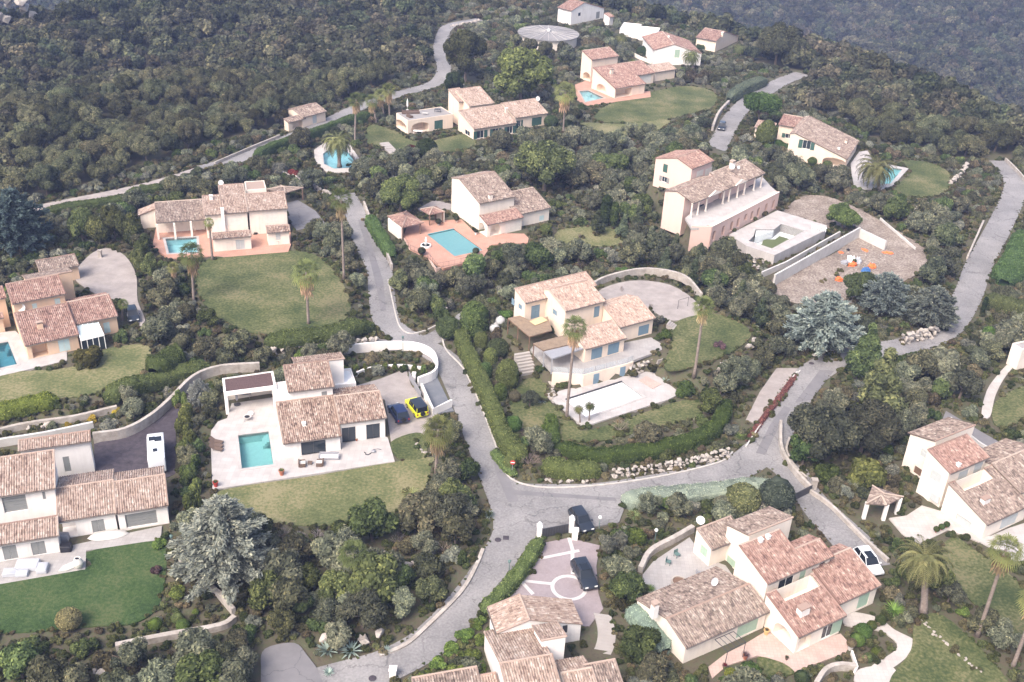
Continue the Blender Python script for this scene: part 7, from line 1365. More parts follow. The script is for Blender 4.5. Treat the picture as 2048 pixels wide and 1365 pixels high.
pot(zPP(942, 1005), .7, 'large pot on the rose terrace', 'brown', .05, 'yellow_wood', .35); pot(zPP(1095, 1195), .4, 'small dark pot on the rose terrace edge', 'oak', .05, 'rattan', .3); pot(zPP(630, 1260), .5, 'pot at the left end of the rose terrace', 'red', .05, 'rattan', .4); pot(zPP(785, 1190), .6, 'purple plant in a pot on the rose terrace', 'purple', .05, 'terracotta', .6); pot(zPP(1570, 1120), .8, 'big pale pot with orange shrub at the terrace corner', 'tan', .05, 'dirty_white', .55, True)
for k, x in enumerate((825, 872, 918)): pot(zQ(x, 1115-k*22), .3, 'small potted ball in the row of three before the big white villa', 'clip', .05, 'terracotta', .4, True)
def sofa(p, toward, label, L_=2.0, mat='rattan', cush='cushion', z=.12):
    b = at(p, z); d = at(toward, z)-b; r = empty('garden_sofa', b, label, 'sofa', None, math.atan2(d.y, d.x)); m = MB(); m.box(-.4, .4, -L_/2, L_/2, .05, .3); m.build('base', mat, r); m = MB(); m.box(-.55, -.38, -L_/2, L_/2, .05, .75); m.build('backrest', mat, r)
    n = max(1, round(L_/.7))
    for k in range(n): y0 = -L_/2+k*L_/n; m = MB(); m.box(-.37, .39, y0+.02, y0+L_/n-.02, .302, .46); m.build('cushion', cush, r)
    for y in (-L_/2, L_/2): m = MB(); m.box(-.37, .4, y-.09, y+.09, .05, .55); m.build('armrest', mat, r)
sofa(zL(815, 1105), zL(880, 1100), 'pale armchair under the front window of the modern villa', 1.0, 'rattan', 'canvas'); sofa(zL(965, 1100), zL(880, 1100), 'dark armchair facing the pale one', 1.0); sofa(zL(1050, 1045), zL(1040, 1120), 'long grey covered sofa against the modern villa', 2.6, 'grey_metal', 'cushion'); sofa(zE(350, 385), zE(370, 420), 'long brown rattan sofa on the flat roof terrace', 4.2, 'rattan', 'rattan', 3.35); sofa(zE(340, 425), zE(420, 410), 'short brown rattan sofa on the flat roof terrace', 1.6, 'rattan', 'rattan', 3.35)
def table(p, label, L_=1.2, w_=.8, h=.7, mat='grey_metal', z=.12, rz=0):
    r = empty('garden_table', at(p, z), label, 'table', None, rz); m = MB(); m.box(-L_/2, L_/2, -w_/2, w_/2, h-.05, h); m.build('top', mat, r)
    for x in (-1, 1):
        for y in (-1, 1): m = MB(); m.tube([(x*(L_/2-.08), y*(w_/2-.08), 0), (x*(L_/2-.08), y*(w_/2-.08), h-.05)], .03, 6); m.build('leg', mat, r)
table(zL(882, 1095), 'low dark coffee table between the armchairs', .6, .6, .35, 'rattan'); table(zL(300, 505), 'grey dining table under the white pool pergola', 2.0, .9); table(zE(515, 392), 'low pale table on the flat roof terrace', 1.4, .7, .35, 'dirty_white', 3.35); table(zE(655, 365), 'dark table on the flat roof terrace', 1.6, 1, .7, 'dark_metal', 3.35); table(zE(430, 610), 'white dining table under the arches', 2.2, 1, .72, 'white_paint', .05); table(zG(1490, 755), 'round garden table on the red terrace', 1.6, 1.0, .72, 'stone_paving', 1.47)
um = empty('parasol', at(zE(312, 345), 3.35), 'closed white parasol on the flat roof terrace', 'parasol'); m = MB(); m.tube([(0, 0, 0), (0, 0, 3.0)], .03, 6); m.build('pole', 'white_paint', um); m = MB(); m.lathe([(.10, .9), (.22, 1.1), (.2, 2.2), (.03, 3.0)], 10); m.build('folded_canopy', 'white_paint', um); m = MB(); m.lathe([(.35, 0), (.35, .08)], 12); m.build('base', 'concrete', um)
um = empty('parasol', at(zL(240, 570), .12), 'closed dark parasol under the white pergola', 'parasol'); m = MB(); m.tube([(0, 0, 0), (0, 0, 2.4)], .03, 6); m.build('pole', 'dark_metal', um); m = MB(); m.lathe([(.08, .7), (.2, .9), (.18, 1.8), (.03, 2.4)], 10); m.build('folded_canopy', 'grey_metal', um); m = MB(); m.lathe([(.5, 0), (.5, .12), (.1, .2)], 12); m.build('base', 'dark_metal', um)
fp = empty('fire_bowl', at(zL(330, 705), .12), 'dark fire bowl on three legs beside a white pouf on the deck', 'fire bowl'); m = MB(); m.lathe([(.15, .25), (.45, .4), (.55, .6), (.5, .6), (.1, .45)], 16); m.build('bowl', 'dirty_white', fp); m = MB(); m.lathe([(.42, .56), (.02, .57)], 14); m.build('ash', 'black_plastic', fp)
for k in range(3): t = k*2.09; m = MB(); m.tube([(.2*math.cos(t), .2*math.sin(t), .3), (.75*math.cos(t), .75*math.sin(t), 0)], .025, 6); m.build('leg', 'grey_metal', fp)
pf = empty('pouf', at(zL(360, 660), .12), 'white round pouf behind the fire bowl', 'pouf'); m = MB(); m.lathe([(.35, 0), (.42, .2), (.36, .4), (.02, .44)], 14); m.build('cushion', 'white_paint', pf)
b = at(zL(1400, 1000), .14); m = MB(); m.tube([b+Vector((-.7, .2, .04)), b+Vector((-.45, -.05, .04)), b+Vector((-.4, -.35, .04)), b+Vector((-.05, -.4, .04)), b+Vector((.1, -.2, .04)), b+Vector((.3, .1, .05))], .06, 6); o_ = m.build('garden_hose', 'black_plastic', None, b); o_.location = b; tag(o_, 'dark curled hose on the deck right of the modern villa', 'hose')
cl = empty('pool_robot', at(zL(1440, 990), .14), 'grey pool cleaning robot beside the curled hose', 'robot'); bmobj('body', bevbox([(-.3, .02), (-.3, .25), (.1, .32), (.3, .2), (.3, .02)], -.22, .22, .05), 'grey_metal', cl); m = MB(); m.tube([(-.1, .2, .3), (.5, .5, .25), (1.0, .6, .1)], .03, 6); m.build('handle', 'black_plastic', cl)
# covered furniture and big jar of the white villa
def covered(p, sx, sy, h, label, z=.05, mat='tarp', rz=.17):
    r = at(p, z); bm = bevbox([(-sx, 0), (-sx*.95, h), (sx*.95, h*.92), (sx, 0)], -sy, sy, .1, 3)
    for v in bm.verts: v.co += Vector((rnd.uniform(-.03, .03), rnd.uniform(-.03, .03), rnd.uniform(-.02, .02) if v.co.z > .1 else 0))
    o_ = bmobj('furniture_cover', bm, mat, None); o_.location = r; o_.rotation_euler = (0, 0, rz); tag(o_, label, 'cover', 'covered garden furniture')
covered(zN(225, 1185), 1.3, .8, .7, 'large pale tarpaulin cover over the garden suite'); covered(zN(345, 1205), .6, .75, .6, 'pale cover at the right end of the garden suite'); covered(zN(85, 1240), .8, .55, .55, 'pale cover at the left end of the garden suite'); covered(zN(180, 1245), .7, .45, .5, 'low pale cover in front of the garden suite'); covered(zN(535, 1045), .65, .5, .9, 'black covered barbecue beside the porch', mat='black_plastic'); covered(zN(520, 965), .55, .4, 1.0, 'grey covered cabinet in the porch', mat='grey_metal')
kb = empty('covered_kayak', at(zN(870, 935), .05), 'long white covered boat lying before the grey shutters', 'boat', None, .3); V = []; m = MB(); n = 10
for i in range(n+1): t = i/n*2-1; w_ = .75*(1-t*t)**.6+.02; V += [(t*2.4, -w_, .05), (t*2.4, -w_*.6, .5*(1-t*t)**.5+.08), (t*2.4, w_*.6, .5*(1-t*t)**.5+.08), (t*2.4, w_, .05)]
m.add(V, [(4*i+k, 4*i+k+1, 4*i+k+5, 4*i+k+4) for i in range(n) for k in range(3)]); m.build('hull', 'dirty_white', kb, smooth=True); m = MB(); m.tube([(-2.3, 0, .12), (0, 0, .6), (2.3, 0, .12)], .05, 5); m.build('ridge', 'tarp', kb)
ja = empty('amphora', at(zN(635, 1190), .05), 'large cream amphora on the corner of the grey terrace', 'amphora'); m = MB(); m.lathe([(.3, 0), (.55, .5), (.6, .9), (.4, 1.3), (.28, 1.4), (.36, 1.5), (.26, 1.5), (.22, 1.3)], 18); m.build('jar', 'canvas', ja); m = MB(); m.lathe([(.24, 1.42), (.02, 1.41)], 12); m.build('mouth', 'black_plastic', ja)
st = mesh('stone_slab', [*[(x, y, z_) for z_ in (0, .25) for x, y in ((-1.5, -.5), (-.6, -.7), (1.2, -.3), (1.5, .2), (.3, .6), (-.9, .3))]], [(5, 4, 3, 2, 1, 0), (6, 7, 8, 9, 10, 11)]+[(i, (i+1) % 6, (i+1) % 6+6, i+6) for i in range(6)], 'dirty_white'); st.location = at(zN(575, 1180), .05); st.rotation_euler = (0, 0, .5); tag(st, 'pale flat boulder beside the amphora', 'rock')
# water tanks, goal, fountain, chairs
for p, r_, lab in ((z5(905, 658), .9, 'front white round water tank behind the topiary'), (z5(937, 616), .85, 'rear white round water tank behind the topiary')): b = ground(p); tk = empty('water_butt', b, lab, 'tank', 'white water tanks'); m = MB(); m.lathe([(r_*.5, 0), (r_*.92, r_*.45), (r_, r_*.9), (r_*.85, r_*1.4), (r_*.45, r_*1.72), (.02, r_*1.8)], 20); m.build('tank', 'tank_grey', tk, smooth=True); m = MB(); m.lathe([(.25, r_*1.74), (.25, r_*1.9), (.02, r_*1.92)], 12); m.build('lid', 'dirty_white', tk)
a, b = at(zM(1470, 365), 2.26), at(zM(1552, 340), 2.26); go_ = empty('goal', a, 'thin metal football goal in the gravel court', 'goal'); m = MB(); m.tube([a, a+Vector((0, 0, 1.7)), b+Vector((0, 0, 1.7)), b], .04, 5); m.build('frame', 'dark_metal', go_, a.copy())
fo = empty('fountain', at(zH(522, 985), 1.26), 'white statue fountain in a round basin beside the teal covered pool', 'fountain'); m = MB(); m.lathe([(1.0, 0), (1.0, .35), (.85, .35), (.85, .15)], 20); m.build('basin', 'white_paint', fo); m = MB(); m.lathe([(.84, .2), (.02, .2)], 18); m.build('water', 'pool_deep', fo); m = MB(); m.lathe([(.3, .15), (.22, .6), (.28, .65), (.15, .9), (.22, 1.2), (.2, 1.5), (.08, 1.62), (.13, 1.75), (.1, 1.9), (.02, 1.95)], 12); m.build('statue', 'white_paint', fo, smooth=True)
def chair(p, label, mat='copper', z=.03, rz=0, g='garden chairs'):
    r = empty('garden_chair', at(p, z), label, 'chair', g, rz); m = MB(); m.box(-.3, .3, -.3, .3, .4, .46); m.build('seat', mat, r); m = MB(); m.box(-.3, .3, .26, .32, .46, .95); m.build('backrest', mat, r)
    for x in (-.26, .26):
        for y in (-.26, .26): m = MB(); m.tube([(x, y, 0), (x, y, .4)], .03, 5); m.build('leg', mat, r)
chair(zPP(275, 425), 'upper green chair in the gravel garden', rz=.6); chair(zPP(210, 480), 'lower green chair in the gravel garden', rz=1.2); chair(zPP(440, 570), 'grey chair in the gravel garden', 'grey_metal', rz=2.0)
rg_ = empty('fire_ring', at(zPP(292, 620), .03), 'round brown planting ring in the gravel garden', 'planter'); m = MB(); m.lathe([(.95, 0), (.95, .3), (.8, .3), (.8, .1)], 22); m.build('rim', 'limestone', rg_); m = MB(); m.lathe([(.8, .15), (.02, .2)], 20); m.build('bed', 'brown_wood', rg_)
# pergola frame with tile strips at the low wing of the ivory villa
pf = empty('metal_pergola', at(zPP(780, 1130), .05), 'thin metal pergola frame before the low wing of the ivory villa', 'pergola'); o = pf.location.copy(); A4 = [at(p, 2.3) for p in (zPP(560, 1045), zPP(655, 1135), zPP(790, 1065), zPP(700, 985))]
for i in range(4): m = MB(); m.tube([A4[i], A4[(i+1) % 4]], .04, 4); m.build('beam', 'dark_metal', pf, o)
for k in range(1, 4): m = MB(); m.tube([A4[0].lerp(A4[3], k/4), A4[1].lerp(A4[2], k/4)], .03, 4); m.build('rafter', 'dark_metal', pf, o)
for v in A4[1:3]: m = MB(); m.tube([(v.x, v.y, -.1), v], .04, 5); m.build('post', 'dark_metal', pf, o)
# builders' heap on the earth yard
for i, (x, y, sx, sy, h, mt, lab) in enumerate([(1690, 985, 1.2, .8, .7, 'white_paint', 'white builders sheet on the earth yard'), (1640, 1010, .9, .7, .5, 'grey_metal', 'grey builders bundle at the left of the heap'), (1700, 1030, 1.0, .5, .6, 'orange_plastic', 'long orange netting roll in the heap'), (1810, 1075, 1.5, .8, .5, 'blue_plastic', 'blue tarpaulin in the builders heap'), (1860, 1040, .9, .7, .6, 'orange_plastic', 'orange netting pile right of the blue tarpaulin'), (1590, 1150, .7, .7, .6, 'orange_plastic', 'lone orange netting pile nearest the retaining wall'), (1800, 905, .8, .4, .25, 'orange_plastic', 'small orange netting scrap near the wall'), (1605, 925, .5, .4, .25, 'orange_plastic', 'orange scrap below the retaining wall'), (1990, 930, 1.0, .4, .3, 'orange_plastic', 'orange netting strip at the right of the yard'), (1745, 1000, .6, .9, .8, 'tarp', 'pale bag in the middle of the heap'), (1665, 905, .4, .3, .3, 'black_plastic', 'black bag on the earth yard')]):
    b = at(zI(x, y), .04); o_ = None; bm = bmesh.new(); bmesh.ops.create_icosphere(bm, subdivisions=3, radius=1)
    for v in bm.verts: nv_ = noise.noise(v.co*2.2+Vector((i*3, 0, 0))); v.co = Vector((v.co.x*sx*(1+nv_*.6), v.co.y*sy*(1+nv_*.6), max(0, v.co.z)*h*(1+nv_*.9)))
    o_ = bmobj('builders_bundle', bm, mt, None, False); o_.location = b; o_.rotation_euler = (0, 0, rnd.uniform(0, 3)); tag(o_, lab, 'building material', 'builders materials on the earth yard')
# pool fence of the tall ivory villa
fe = empty('pool_fence', at(zH(340, 1000), 1.26), 'thin metal fence along the rim of the terracotta pool terrace', 'fence'); o = fe.location.copy(); fp_ = [at(zH(*p), 1.26) for p in [(265, 900), (345, 1025), (545, 1110), (650, 1235), (850, 1195), (1060, 1145)]]
for a, b in zip(fp_, fp_[1:]):
    for zz in (.15, 1.0): m = MB(); m.tube([a+Vector((0, 0, zz)), b+Vector((0, 0, zz))], .02, 4); m.build('rail', 'dark_metal', fe, o)
    n = max(2, round((b-a).length/1.2))
    for k in range(n): p = a.lerp(b, k/n); m = MB(); m.tube([p, p+Vector((0, 0, 1.05))], .025, 4); m.build('post', 'dark_metal', fe, o)
# pale rock outcrop on the far slope
stones([(-60, 76), (-20, 72), (20, 66), (66, 72)], 6, 2.2, 'white rock outcrop on the far slope at the upper left', 'rock_outcrop', cat='rocks', jit=2.5)
# ------------------------------------------------------------------ ground sheet
def grid_axis(lo, hi, step, outlo, outhi):
    a = list(np.arange(lo, hi+step/2, step)); x = a[-1]; s = step
    while x < outhi: s *= 1.12; s = min(s, 22); x += s; a.append(x)
    x = lo; s = step
    while x > outlo: s *= 1.12; s = min(s, 22); x -= s; a.insert(0, x)
    return np.array(a)
gx = grid_axis(-215, 215, 1.3, -1100, 1100); gy = grid_axis(72, 440, 1.3, -10, 1700)
GX, GY = np.meshgrid(gx, gy); GZ = H(GX.ravel(), GY.ravel()).reshape(GX.shape)
GZ = GZ + np.where((np.abs(GX) < 260) & (GY < 450), (hnoise(GX, GY, 4.1, 2.2)*.06-.10), 0)
for Pq, dz, inset in SINK:
    xs = [p[0] for p in Pq]; ys = [p[1] for p in Pq]
    i0, i1 = np.searchsorted(gx, [min(xs), max(xs)]); j0, j1 = np.searchsorted(gy, [min(ys), max(ys)])
    if i1 <= i0 or j1 <= j0: continue
    X, Y = GX[j0:j1, i0:i1], GY[j0:j1, i0:i1]; msk = inpoly(X, Y, Pq) & (polydist(X, Y, Pq) > inset)
    GZ[j0:j1, i0:i1] = np.where(msk, np.minimum(GZ[j0:j1, i0:i1], H(X.ravel(), Y.ravel()).reshape(X.shape)-dz), GZ[j0:j1, i0:i1])
ny, nx = GX.shape; V = np.stack([GX, GY, GZ], -1).reshape(-1, 3)
ii = np.arange(nx*ny).reshape(ny, nx); Fq = np.stack([ii[:-1, :-1], ii[:-1, 1:], ii[1:, 1:], ii[1:, :-1]], -1).reshape(-1, 4)
me = bpy.data.meshes.new('ground'); me.vertices.add(len(V)); me.vertices.foreach_set('co', V.ravel().astype(np.float32))
me.loops.add(Fq.size); me.loops.foreach_set('vertex_index', Fq.ravel().astype(np.int32)); me.polygons.add(len(Fq)); me.polygons.foreach_set('loop_start', np.arange(0, Fq.size, 4, dtype=np.int32)); me.update(calc_edges=True)
me.polygons.foreach_set('use_smooth', [True]*len(me.polygons))
g = obj('ground', me, None, 'soil'); g['kind'] = 'structure'
# ================================================================== fill: woods and shrubberies
OCCW = OCC
def wpoly(pl): return [(v.x, v.y) for v in W(pl)]
BELTS = [wpoly(p) for p in ([(1090, 330), (1180, 265), (1300, 235), (1430, 245), (1420, 330), (1310, 330), (1285, 420), (1330, 480), (1450, 510), (1545, 600), (1560, 680), (1440, 640), (1300, 545), (1150, 530), (1000, 565), (860, 610), (790, 570), (780, 520), (900, 560), (1050, 520), (1240, 500), (1240, 440), (1170, 380), (1110, 400)],
    [(640, 330), (760, 330), (900, 300), (910, 400), (830, 420), (760, 440), (720, 400)], [(1000, 290), (1180, 270), (1200, 330), (1110, 390), (1000, 340)], [(1480, 330), (1560, 300), (1680, 330), (1720, 390), (1640, 410), (1540, 390)], [(1300, 640), (1560, 680), (1600, 740), (1540, 780), (1480, 860), (1400, 840), (1380, 760)],
    [(1800, 720), (2048, 650), (2048, 760), (1960, 900), (1850, 900), (1800, 820)], [(270, 400), (300, 530), (380, 640), (290, 680), (270, 560), (200, 470)], [(480, 1080), (640, 1060), (720, 1200), (640, 1280), (540, 1280), (460, 1180)], [(880, 900), (970, 960), (960, 1080), (900, 1130), (860, 1050)], [(700, 1160), (900, 1110), (900, 1170), (820, 1260), (660, 1260)], [(1270, 120), (1400, 140), (1440, 180), (1360, 170), (1280, 150)], [(1680, 400), (1900, 400), (1960, 440), (1920, 560), (1860, 560), (1800, 450)], [(0, 1262), (200, 1258), (330, 1200), (480, 1235), (520, 1290), (500, 1400), (0, 1400)], [(1205, 1190), (1260, 1180), (1300, 1290), (1340, 1380), (1210, 1380)], [(1770, 1140), (1900, 1110), (1850, 1235), (1800, 1200)], [(1905, 1225), (2060, 1305), (2060, 1390), (2010, 1390)], [(620, 470), (690, 460), (740, 560), (755, 640), (710, 655), (690, 560)], [(960, 600), (1020, 560), (1000, 530), (860, 600), (800, 650), (870, 640)], [(1010, 60), (1160, 112), (1180, 60), (1240, 50), (1290, 70), (1280, 110), (1150, 140), (1100, 120)], [(1340, 150), (1440, 150), (1440, 195), (1350, 172)], [(950, 60), (1040, 50), (1040, 110), (980, 130)], [(1480, 235), (1560, 215), (1560, 265), (1500, 300)], [(1620, 360), (1760, 400), (1740, 440), (1640, 400)], [(560, 300), (640, 280), (640, 330), (600, 352)], [(390, 345), (500, 330), (560, 352), (440, 365)], [(540, 1060), (900, 1010), (900, 1120), (700, 1260), (560, 1260)])]
RWOOD = wpoly([(1475, 112), (1530, 92), (1620, 108), (1760, 164), (1900, 220), (2070, 290), (2090, 330), (2000, 318), (1940, 330), (1900, 320), (1830, 296), (1760, 292), (1700, 240), (1610, 222), (1590, 190), (1630, 148), (1560, 140)])
frg = np.random.default_rng(11)
def inframe(X, Y, Z, m=60):
    dz = Z-CAMH; zc = Y*cP-dz*sP; up = Y*sP+dz*cP; u = X/zc; v = -up/zc; px = CX+FPX*(u*cRo+v*sRo); py = CY+FPX*(-u*sRo+v*cRo); return px, py, (px > -m) & (px < PW+m) & (py > -m) & (py < PH+m+40)
def scatter(n, rad_fn, reg_fn, x0, x1, y0, y1, cell=6.0, pack=.62):
    """dart throwing with variable radius"""
    X = frg.uniform(x0, x1, n); Y = frg.uniform(y0, y1, n); Z = H(X, Y); px, py, ok = inframe(X, Y, Z, 420); ok &= reg_fn(X, Y); X, Y, Z = X[ok], Y[ok], Z[ok]; Rr = rad_fn(X, Y); grid = {}; out = []
    for x, y, z, r in zip(X, Y, Z, Rr):
        i, j = int(x//cell), int(y//cell); bad = False
        for a in (i-1, i, i+1):
            for b in (j-1, j, j+1):
                for q in grid.get((a, b), ()):
                    if (q[0]-x)**2+(q[1]-y)**2 < (pack*(q[2]+r))**2: bad = True; break
                if bad: break
            if bad: break
        if bad: continue
        grid.setdefault((i, j), []).append((x, y, r)); out.append((x, y, z, r))
    return out
def inb(X, Y, Ps):
    m = np.zeros(X.shape, bool)
    for p in Ps: m |= inpoly(X, Y, p)
    return m
def free(x, y, r, h):
    """largest radius that keeps hard surfaces clear and visible"""
    if occ(x, y): return 0
    for k in range(8):
        t = k*.785
        if occ(x+r*.8*math.cos(t), y+r*.8*math.sin(t)) == 1: return 0
    back = h*.5*math.hypot(x, y)/CAMH          # how far behind it the plant hides the ground
    for s_ in (.35, .6, .85):
        if occ(x, y+back*2*s_) == 1: return .5
    return 1
# woods
WOODP = [FOREST, RWOOD]
wood = scatter(36000, lambda X, Y: frg.uniform(2.0, 4.3, X.shape), lambda X, Y: inb(X, Y, WOODP), -260, 260, 180, 470, 9.0, .52)
trees = []
for x, y, z, r in wood:
    f = free(x, y, r, r*1.6)
    if f == 0: continue
    trees.append((x, y, z, r*(.75 if f < 1 else 1)))
trees.sort(key=lambda t: -t[3]/math.hypot(t[0], t[1], t[2]-CAMH))
near = sorted([t for t in trees if inframe(np.array([t[0]]), np.array([t[1]]), np.array([t[2]+t[3]]), 10)[2][0]], key=lambda t: math.hypot(t[0], t[1]))[:280]; ns = set((t[0], t[1]) for t in near)
for x, y, z, r in near:
    left = x < 20; c = np.array(CO['oak'])*(.7+.75*rnd.random())+np.array((.02, .012, .004))*rnd.random()
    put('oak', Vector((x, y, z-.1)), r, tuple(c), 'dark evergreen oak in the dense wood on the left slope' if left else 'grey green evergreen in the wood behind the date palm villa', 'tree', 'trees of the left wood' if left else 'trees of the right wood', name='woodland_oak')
far = [t for t in trees if (t[0], t[1]) not in ns]
# garden shrubs and small trees
def grad(X, Y): b = inb(X, Y, BELTS); r = frg.uniform(.8, 1.9, X.shape); return np.where(b, frg.uniform(1.5, 3.3, X.shape), np.where(frg.random(X.shape) < .16, r*1.5, r))
gard = scatter(95000, grad, lambda X, Y: ~inb(X, Y, WOODP+[CRP]), -165, 205, 62, 470, 7.0, .5)
gs = []
for x, y, z, r in gard:
    h = r*1.2; f = free(x, y, r, h)
    if f == 0:
        if r > .9:
            r = .6; f = free(x, y, r, .6)
        if f == 0: continue
    if f < 1: r = min(r, .9)
    gs.append((x, y, z, r))
gs.sort(key=lambda t: -t[3]/math.hypot(t[0], t[1], CAMH))
MARK = [(at(p), n) for p, n in (((640, 900), 'the modern villa'), ((1150, 640), 'the cream villa with blue shutters'), ((150, 1000), 'the white villa with grey shutters'), ((1040, 1280), 'the pink forecourt'), ((1560, 1180), 'the ivory villa with roof terrace'), ((1950, 950), 'the big white villa'), ((110, 640), 'the ochre villa'), ((430, 450), 'the white villa above the round lawn'), ((980, 420), 'the tall ivory villa'), ((1430, 400), 'the pink villa with arcade'), ((1640, 290), 'the date palm villa'), ((950, 240), 'the villa with roof terrace'), ((1250, 150), 'the peach villa with arches'), ((1150, 40), 'the topmost villa'), ((1900, 620), 'the right hand road'), ((700, 1200), 'the rock garden'), ((1300, 950), 'the road junction'))]
PAL = [('oak', 'dark green', 'shrub', 3), ('oak2', 'dull green', 'shrub', 3), ('green', 'fresh green', 'shrub', 3), ('olive', 'grey green', 'shrub', 3), ('grey', 'silvery', 'shrub', 2), ('bright', 'bright green', 'shrub', 1), ('brown', 'brownish', 'shrub', 1)]
pick = [p for p in PAL for _ in range(p[3])]; rest = []; cnt = {'shrub': 0, 'tree': 0}
for x, y, z, r in gs:
    col, word, _, _ = rnd.choice(pick); tree = r > 1.75; k = 'tree' if tree else 'shrub'
    px_, py_, okf = inframe(np.array([x]), np.array([y]), np.array([z+r*.5]), 0)
    if cnt[k] >= 290 or not okf[0]: rest.append((x, y, z, r, tree)); continue
    cnt[k] += 1; near_m = min(MARK, key=lambda m: math.hypot(m[0].x-x, m[0].y-y))[1]
    if tree:
        kd = 'olive' if rnd.random() < .35 else 'oak'; put(kd, Vector((x, y, z-.1)), r, 'olive' if kd == 'olive' else rnd.choice(['oak2', 'green', 'oak2', 'olive', 'olive']), ('silvery olive-like' if kd == 'olive' else 'leafy green')+' tree in the planting around '+near_m, 'tree', 'trees around '+near_m, name='garden_tree')
    else: put('shrub', Vector((x, y, z-.05)), r, col, word+' shrub in the planting around '+near_m, 'shrub', word+' shrubs around '+near_m, sz=rnd.uniform(.8, 1.25))
# everything past those counts, and the valley beyond the crest: one mass each
def stuff(name, pts, kinds, cols, label):
    coll = bpy.data.collections.new(name+'_source'); idx = 0
    for ci_, c in enumerate(cols):
        foliage_mat('%s_foliage_%d' % (name, ci_), c)
        for kd in kinds:
            for cm, tm, zc, h in PROTO[kd]:
                cp_ = cm.copy(); cp_.materials.clear(); cp_.materials.append(MATS['%s_foliage_%d' % (name, ci_)])
                coll.objects.link(bpy.data.objects.new('%s_%02d' % (name, idx), cp_)); idx += 1
    me = bpy.data.meshes.new(name); me.from_pydata([(p[0], p[1], p[2]) for p in pts], [], []); n = len(pts)
    for an, ty, vals in (('scl', 'FLOAT', [p[3] for p in pts]), ('rot', 'FLOAT', [rnd.uniform(0, 6.28) for _ in pts]), ('idx', 'INT', [rnd.randrange(idx) for _ in pts])): me.attributes.new(an, ty, 'POINT').data.foreach_set('value', vals)
    ob = obj(name, me); tag(ob, label, 'vegetation', None, 'stuff'); ng = bpy.data.node_groups.new(name, 'GeometryNodeTree'); ng.interface.new_socket('Geometry', in_out='INPUT', socket_type='NodeSocketGeometry'); ng.interface.new_socket('Geometry', in_out='OUTPUT', socket_type='NodeSocketGeometry')
    N = ng.nodes; L = ng.links; gi = N.new('NodeGroupInput'); go = N.new('NodeGroupOutput'); ip = N.new('GeometryNodeInstanceOnPoints'); ci = N.new('GeometryNodeCollectionInfo'); ci.inputs[0].default_value = coll; ci.inputs[1].default_value = True; ci.inputs[2].default_value = True
    def na(nm, ty): a = N.new('GeometryNodeInputNamedAttribute'); a.data_type = ty; a.inputs[0].default_value = nm; return a.outputs[0]
    cx_ = N.new('ShaderNodeCombineXYZ'); L.new(na('rot', 'FLOAT'), cx_.inputs[2]); sx = N.new('ShaderNodeCombineXYZ'); s_ = na('scl', 'FLOAT')
    for i in range(3): L.new(s_, sx.inputs[i])
    ip.inputs['Pick Instance'].default_value = True; L.new(gi.outputs[0], ip.inputs['Points']); L.new(ci.outputs[0], ip.inputs['Instance']); L.new(na('idx', 'INT'), ip.inputs['Instance Index']); L.new(cx_.outputs[0], ip.inputs['Rotation']); L.new(sx.outputs[0], ip.inputs['Scale']); L.new(ip.outputs[0], go.inputs[0])
    md = ob.modifiers.new('scatter', 'NODES'); md.node_group = ng; return ob
OAKC = [(.086, .092, .058), (.108, .112, .074), (.08, .094, .056), (.13, .124, .084), (.10, .096, .07), (.07, .078, .05)]
stuff('far_wood', [(x, y, z-.2, r) for x, y, z, r in far], ['wood'], OAKC, 'dense dark evergreen wood covering the slope at the upper left')
val = scatter(90000, lambda X, Y: frg.uniform(2.8, 5.6, X.shape), lambda X, Y: inpoly(X, Y, CRP), -560, 560, 240, 1150, 11.5, .55)
stuff('valley_wood', [(x, y, z-.4, r) for x, y, z, r in val], ['wood'], OAKC, 'bluish distant wood covering the far valley side')
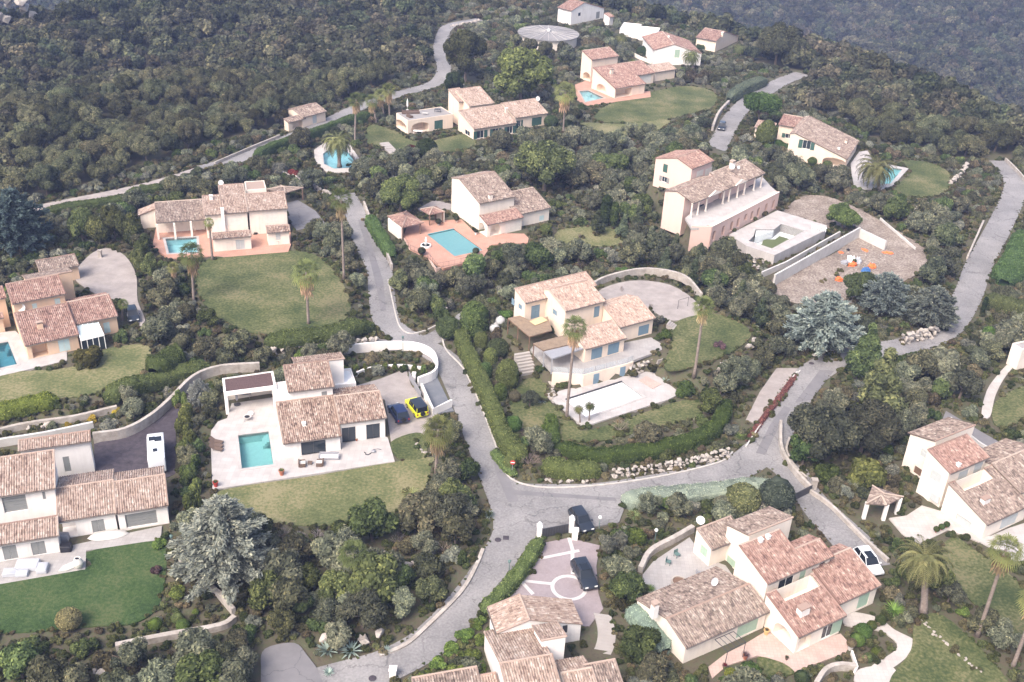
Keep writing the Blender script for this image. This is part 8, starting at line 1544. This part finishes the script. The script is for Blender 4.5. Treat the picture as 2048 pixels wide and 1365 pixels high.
SHC = [CO[k] for k in ('oak', 'oak2', 'oak2', 'green', 'olive', 'olive', 'grey', 'brown')]
stuff('undergrowth', [(x, y, z-.05, r) for x, y, z, r, t in rest], ['shrub'], SHC, 'mixed undergrowth filling the gardens between the villas')
low = []
for x, y, z, r in scatter(90000, lambda X, Y: frg.uniform(.35, .85, X.shape), lambda X, Y: ~inb(X, Y, WOODP+[CRP]), -115, 145, 66, 300, 2.0, .5):
    if occ(x, y) != 1: low.append((x, y, z-.12, r))
for E_, z_, r_ in EDGES:      # tufts creeping over the rims of lawns and roads
    for a, b in zip(E_, E_[1:]):
        for _ in range(max(1, int((b-a).length*2.2))):
            p = a.lerp(b, rnd.random()); d_ = (b-a).normalized(); nx_, ny_ = -d_.y*.9, d_.x*.9
            if rnd.random() < .62 and not (occ(p.x+nx_, p.y+ny_) == 1 and occ(p.x-nx_, p.y-ny_) == 1): low.append((p.x+rnd.gauss(0, .16), p.y+rnd.gauss(0, .16), z_-.03, r_*rnd.uniform(.35, 1.15)))
low = [q for q in low if inframe(np.array([q[0]]), np.array([q[1]]), np.array([q[2]]), 160)[2][0]]
stuff('ground_cover', low, ['shrub'], [(.09, .10, .045), (.12, .12, .06), (.075, .09, .04), (.15, .13, .08)], 'low ground cover plants between the garden shrubs')
print('counts', len(near), len(far), len(val), cnt, len(rest), len(low))
# ------------------------------------------------------------------ haze over the whole place
hm = bpy.data.materials.new('haze'); hm.use_nodes = True; t = hm.node_tree; t.nodes.remove(t.nodes['Principled BSDF']); pv = t.nodes.new('ShaderNodeVolumePrincipled'); pv.inputs['Color'].default_value = (.46, .58, 1.0, 1); pv.inputs['Density'].default_value = HAZE; pv.inputs['Anisotropy'].default_value = 0.0; t.links.new(pv.outputs[0], t.nodes['Material Output'].inputs['Volume'])
MATS['haze'] = hm; zlo = float(GZ.min())-1.5; m = MB(); m.box(-1200, 1200, -60, 1800, zlo, 95.0); hb = m.build('haze', 'haze'); hb['kind'] = 'stuff'; hb['label'] = 'thin blue haze hanging over the valley'
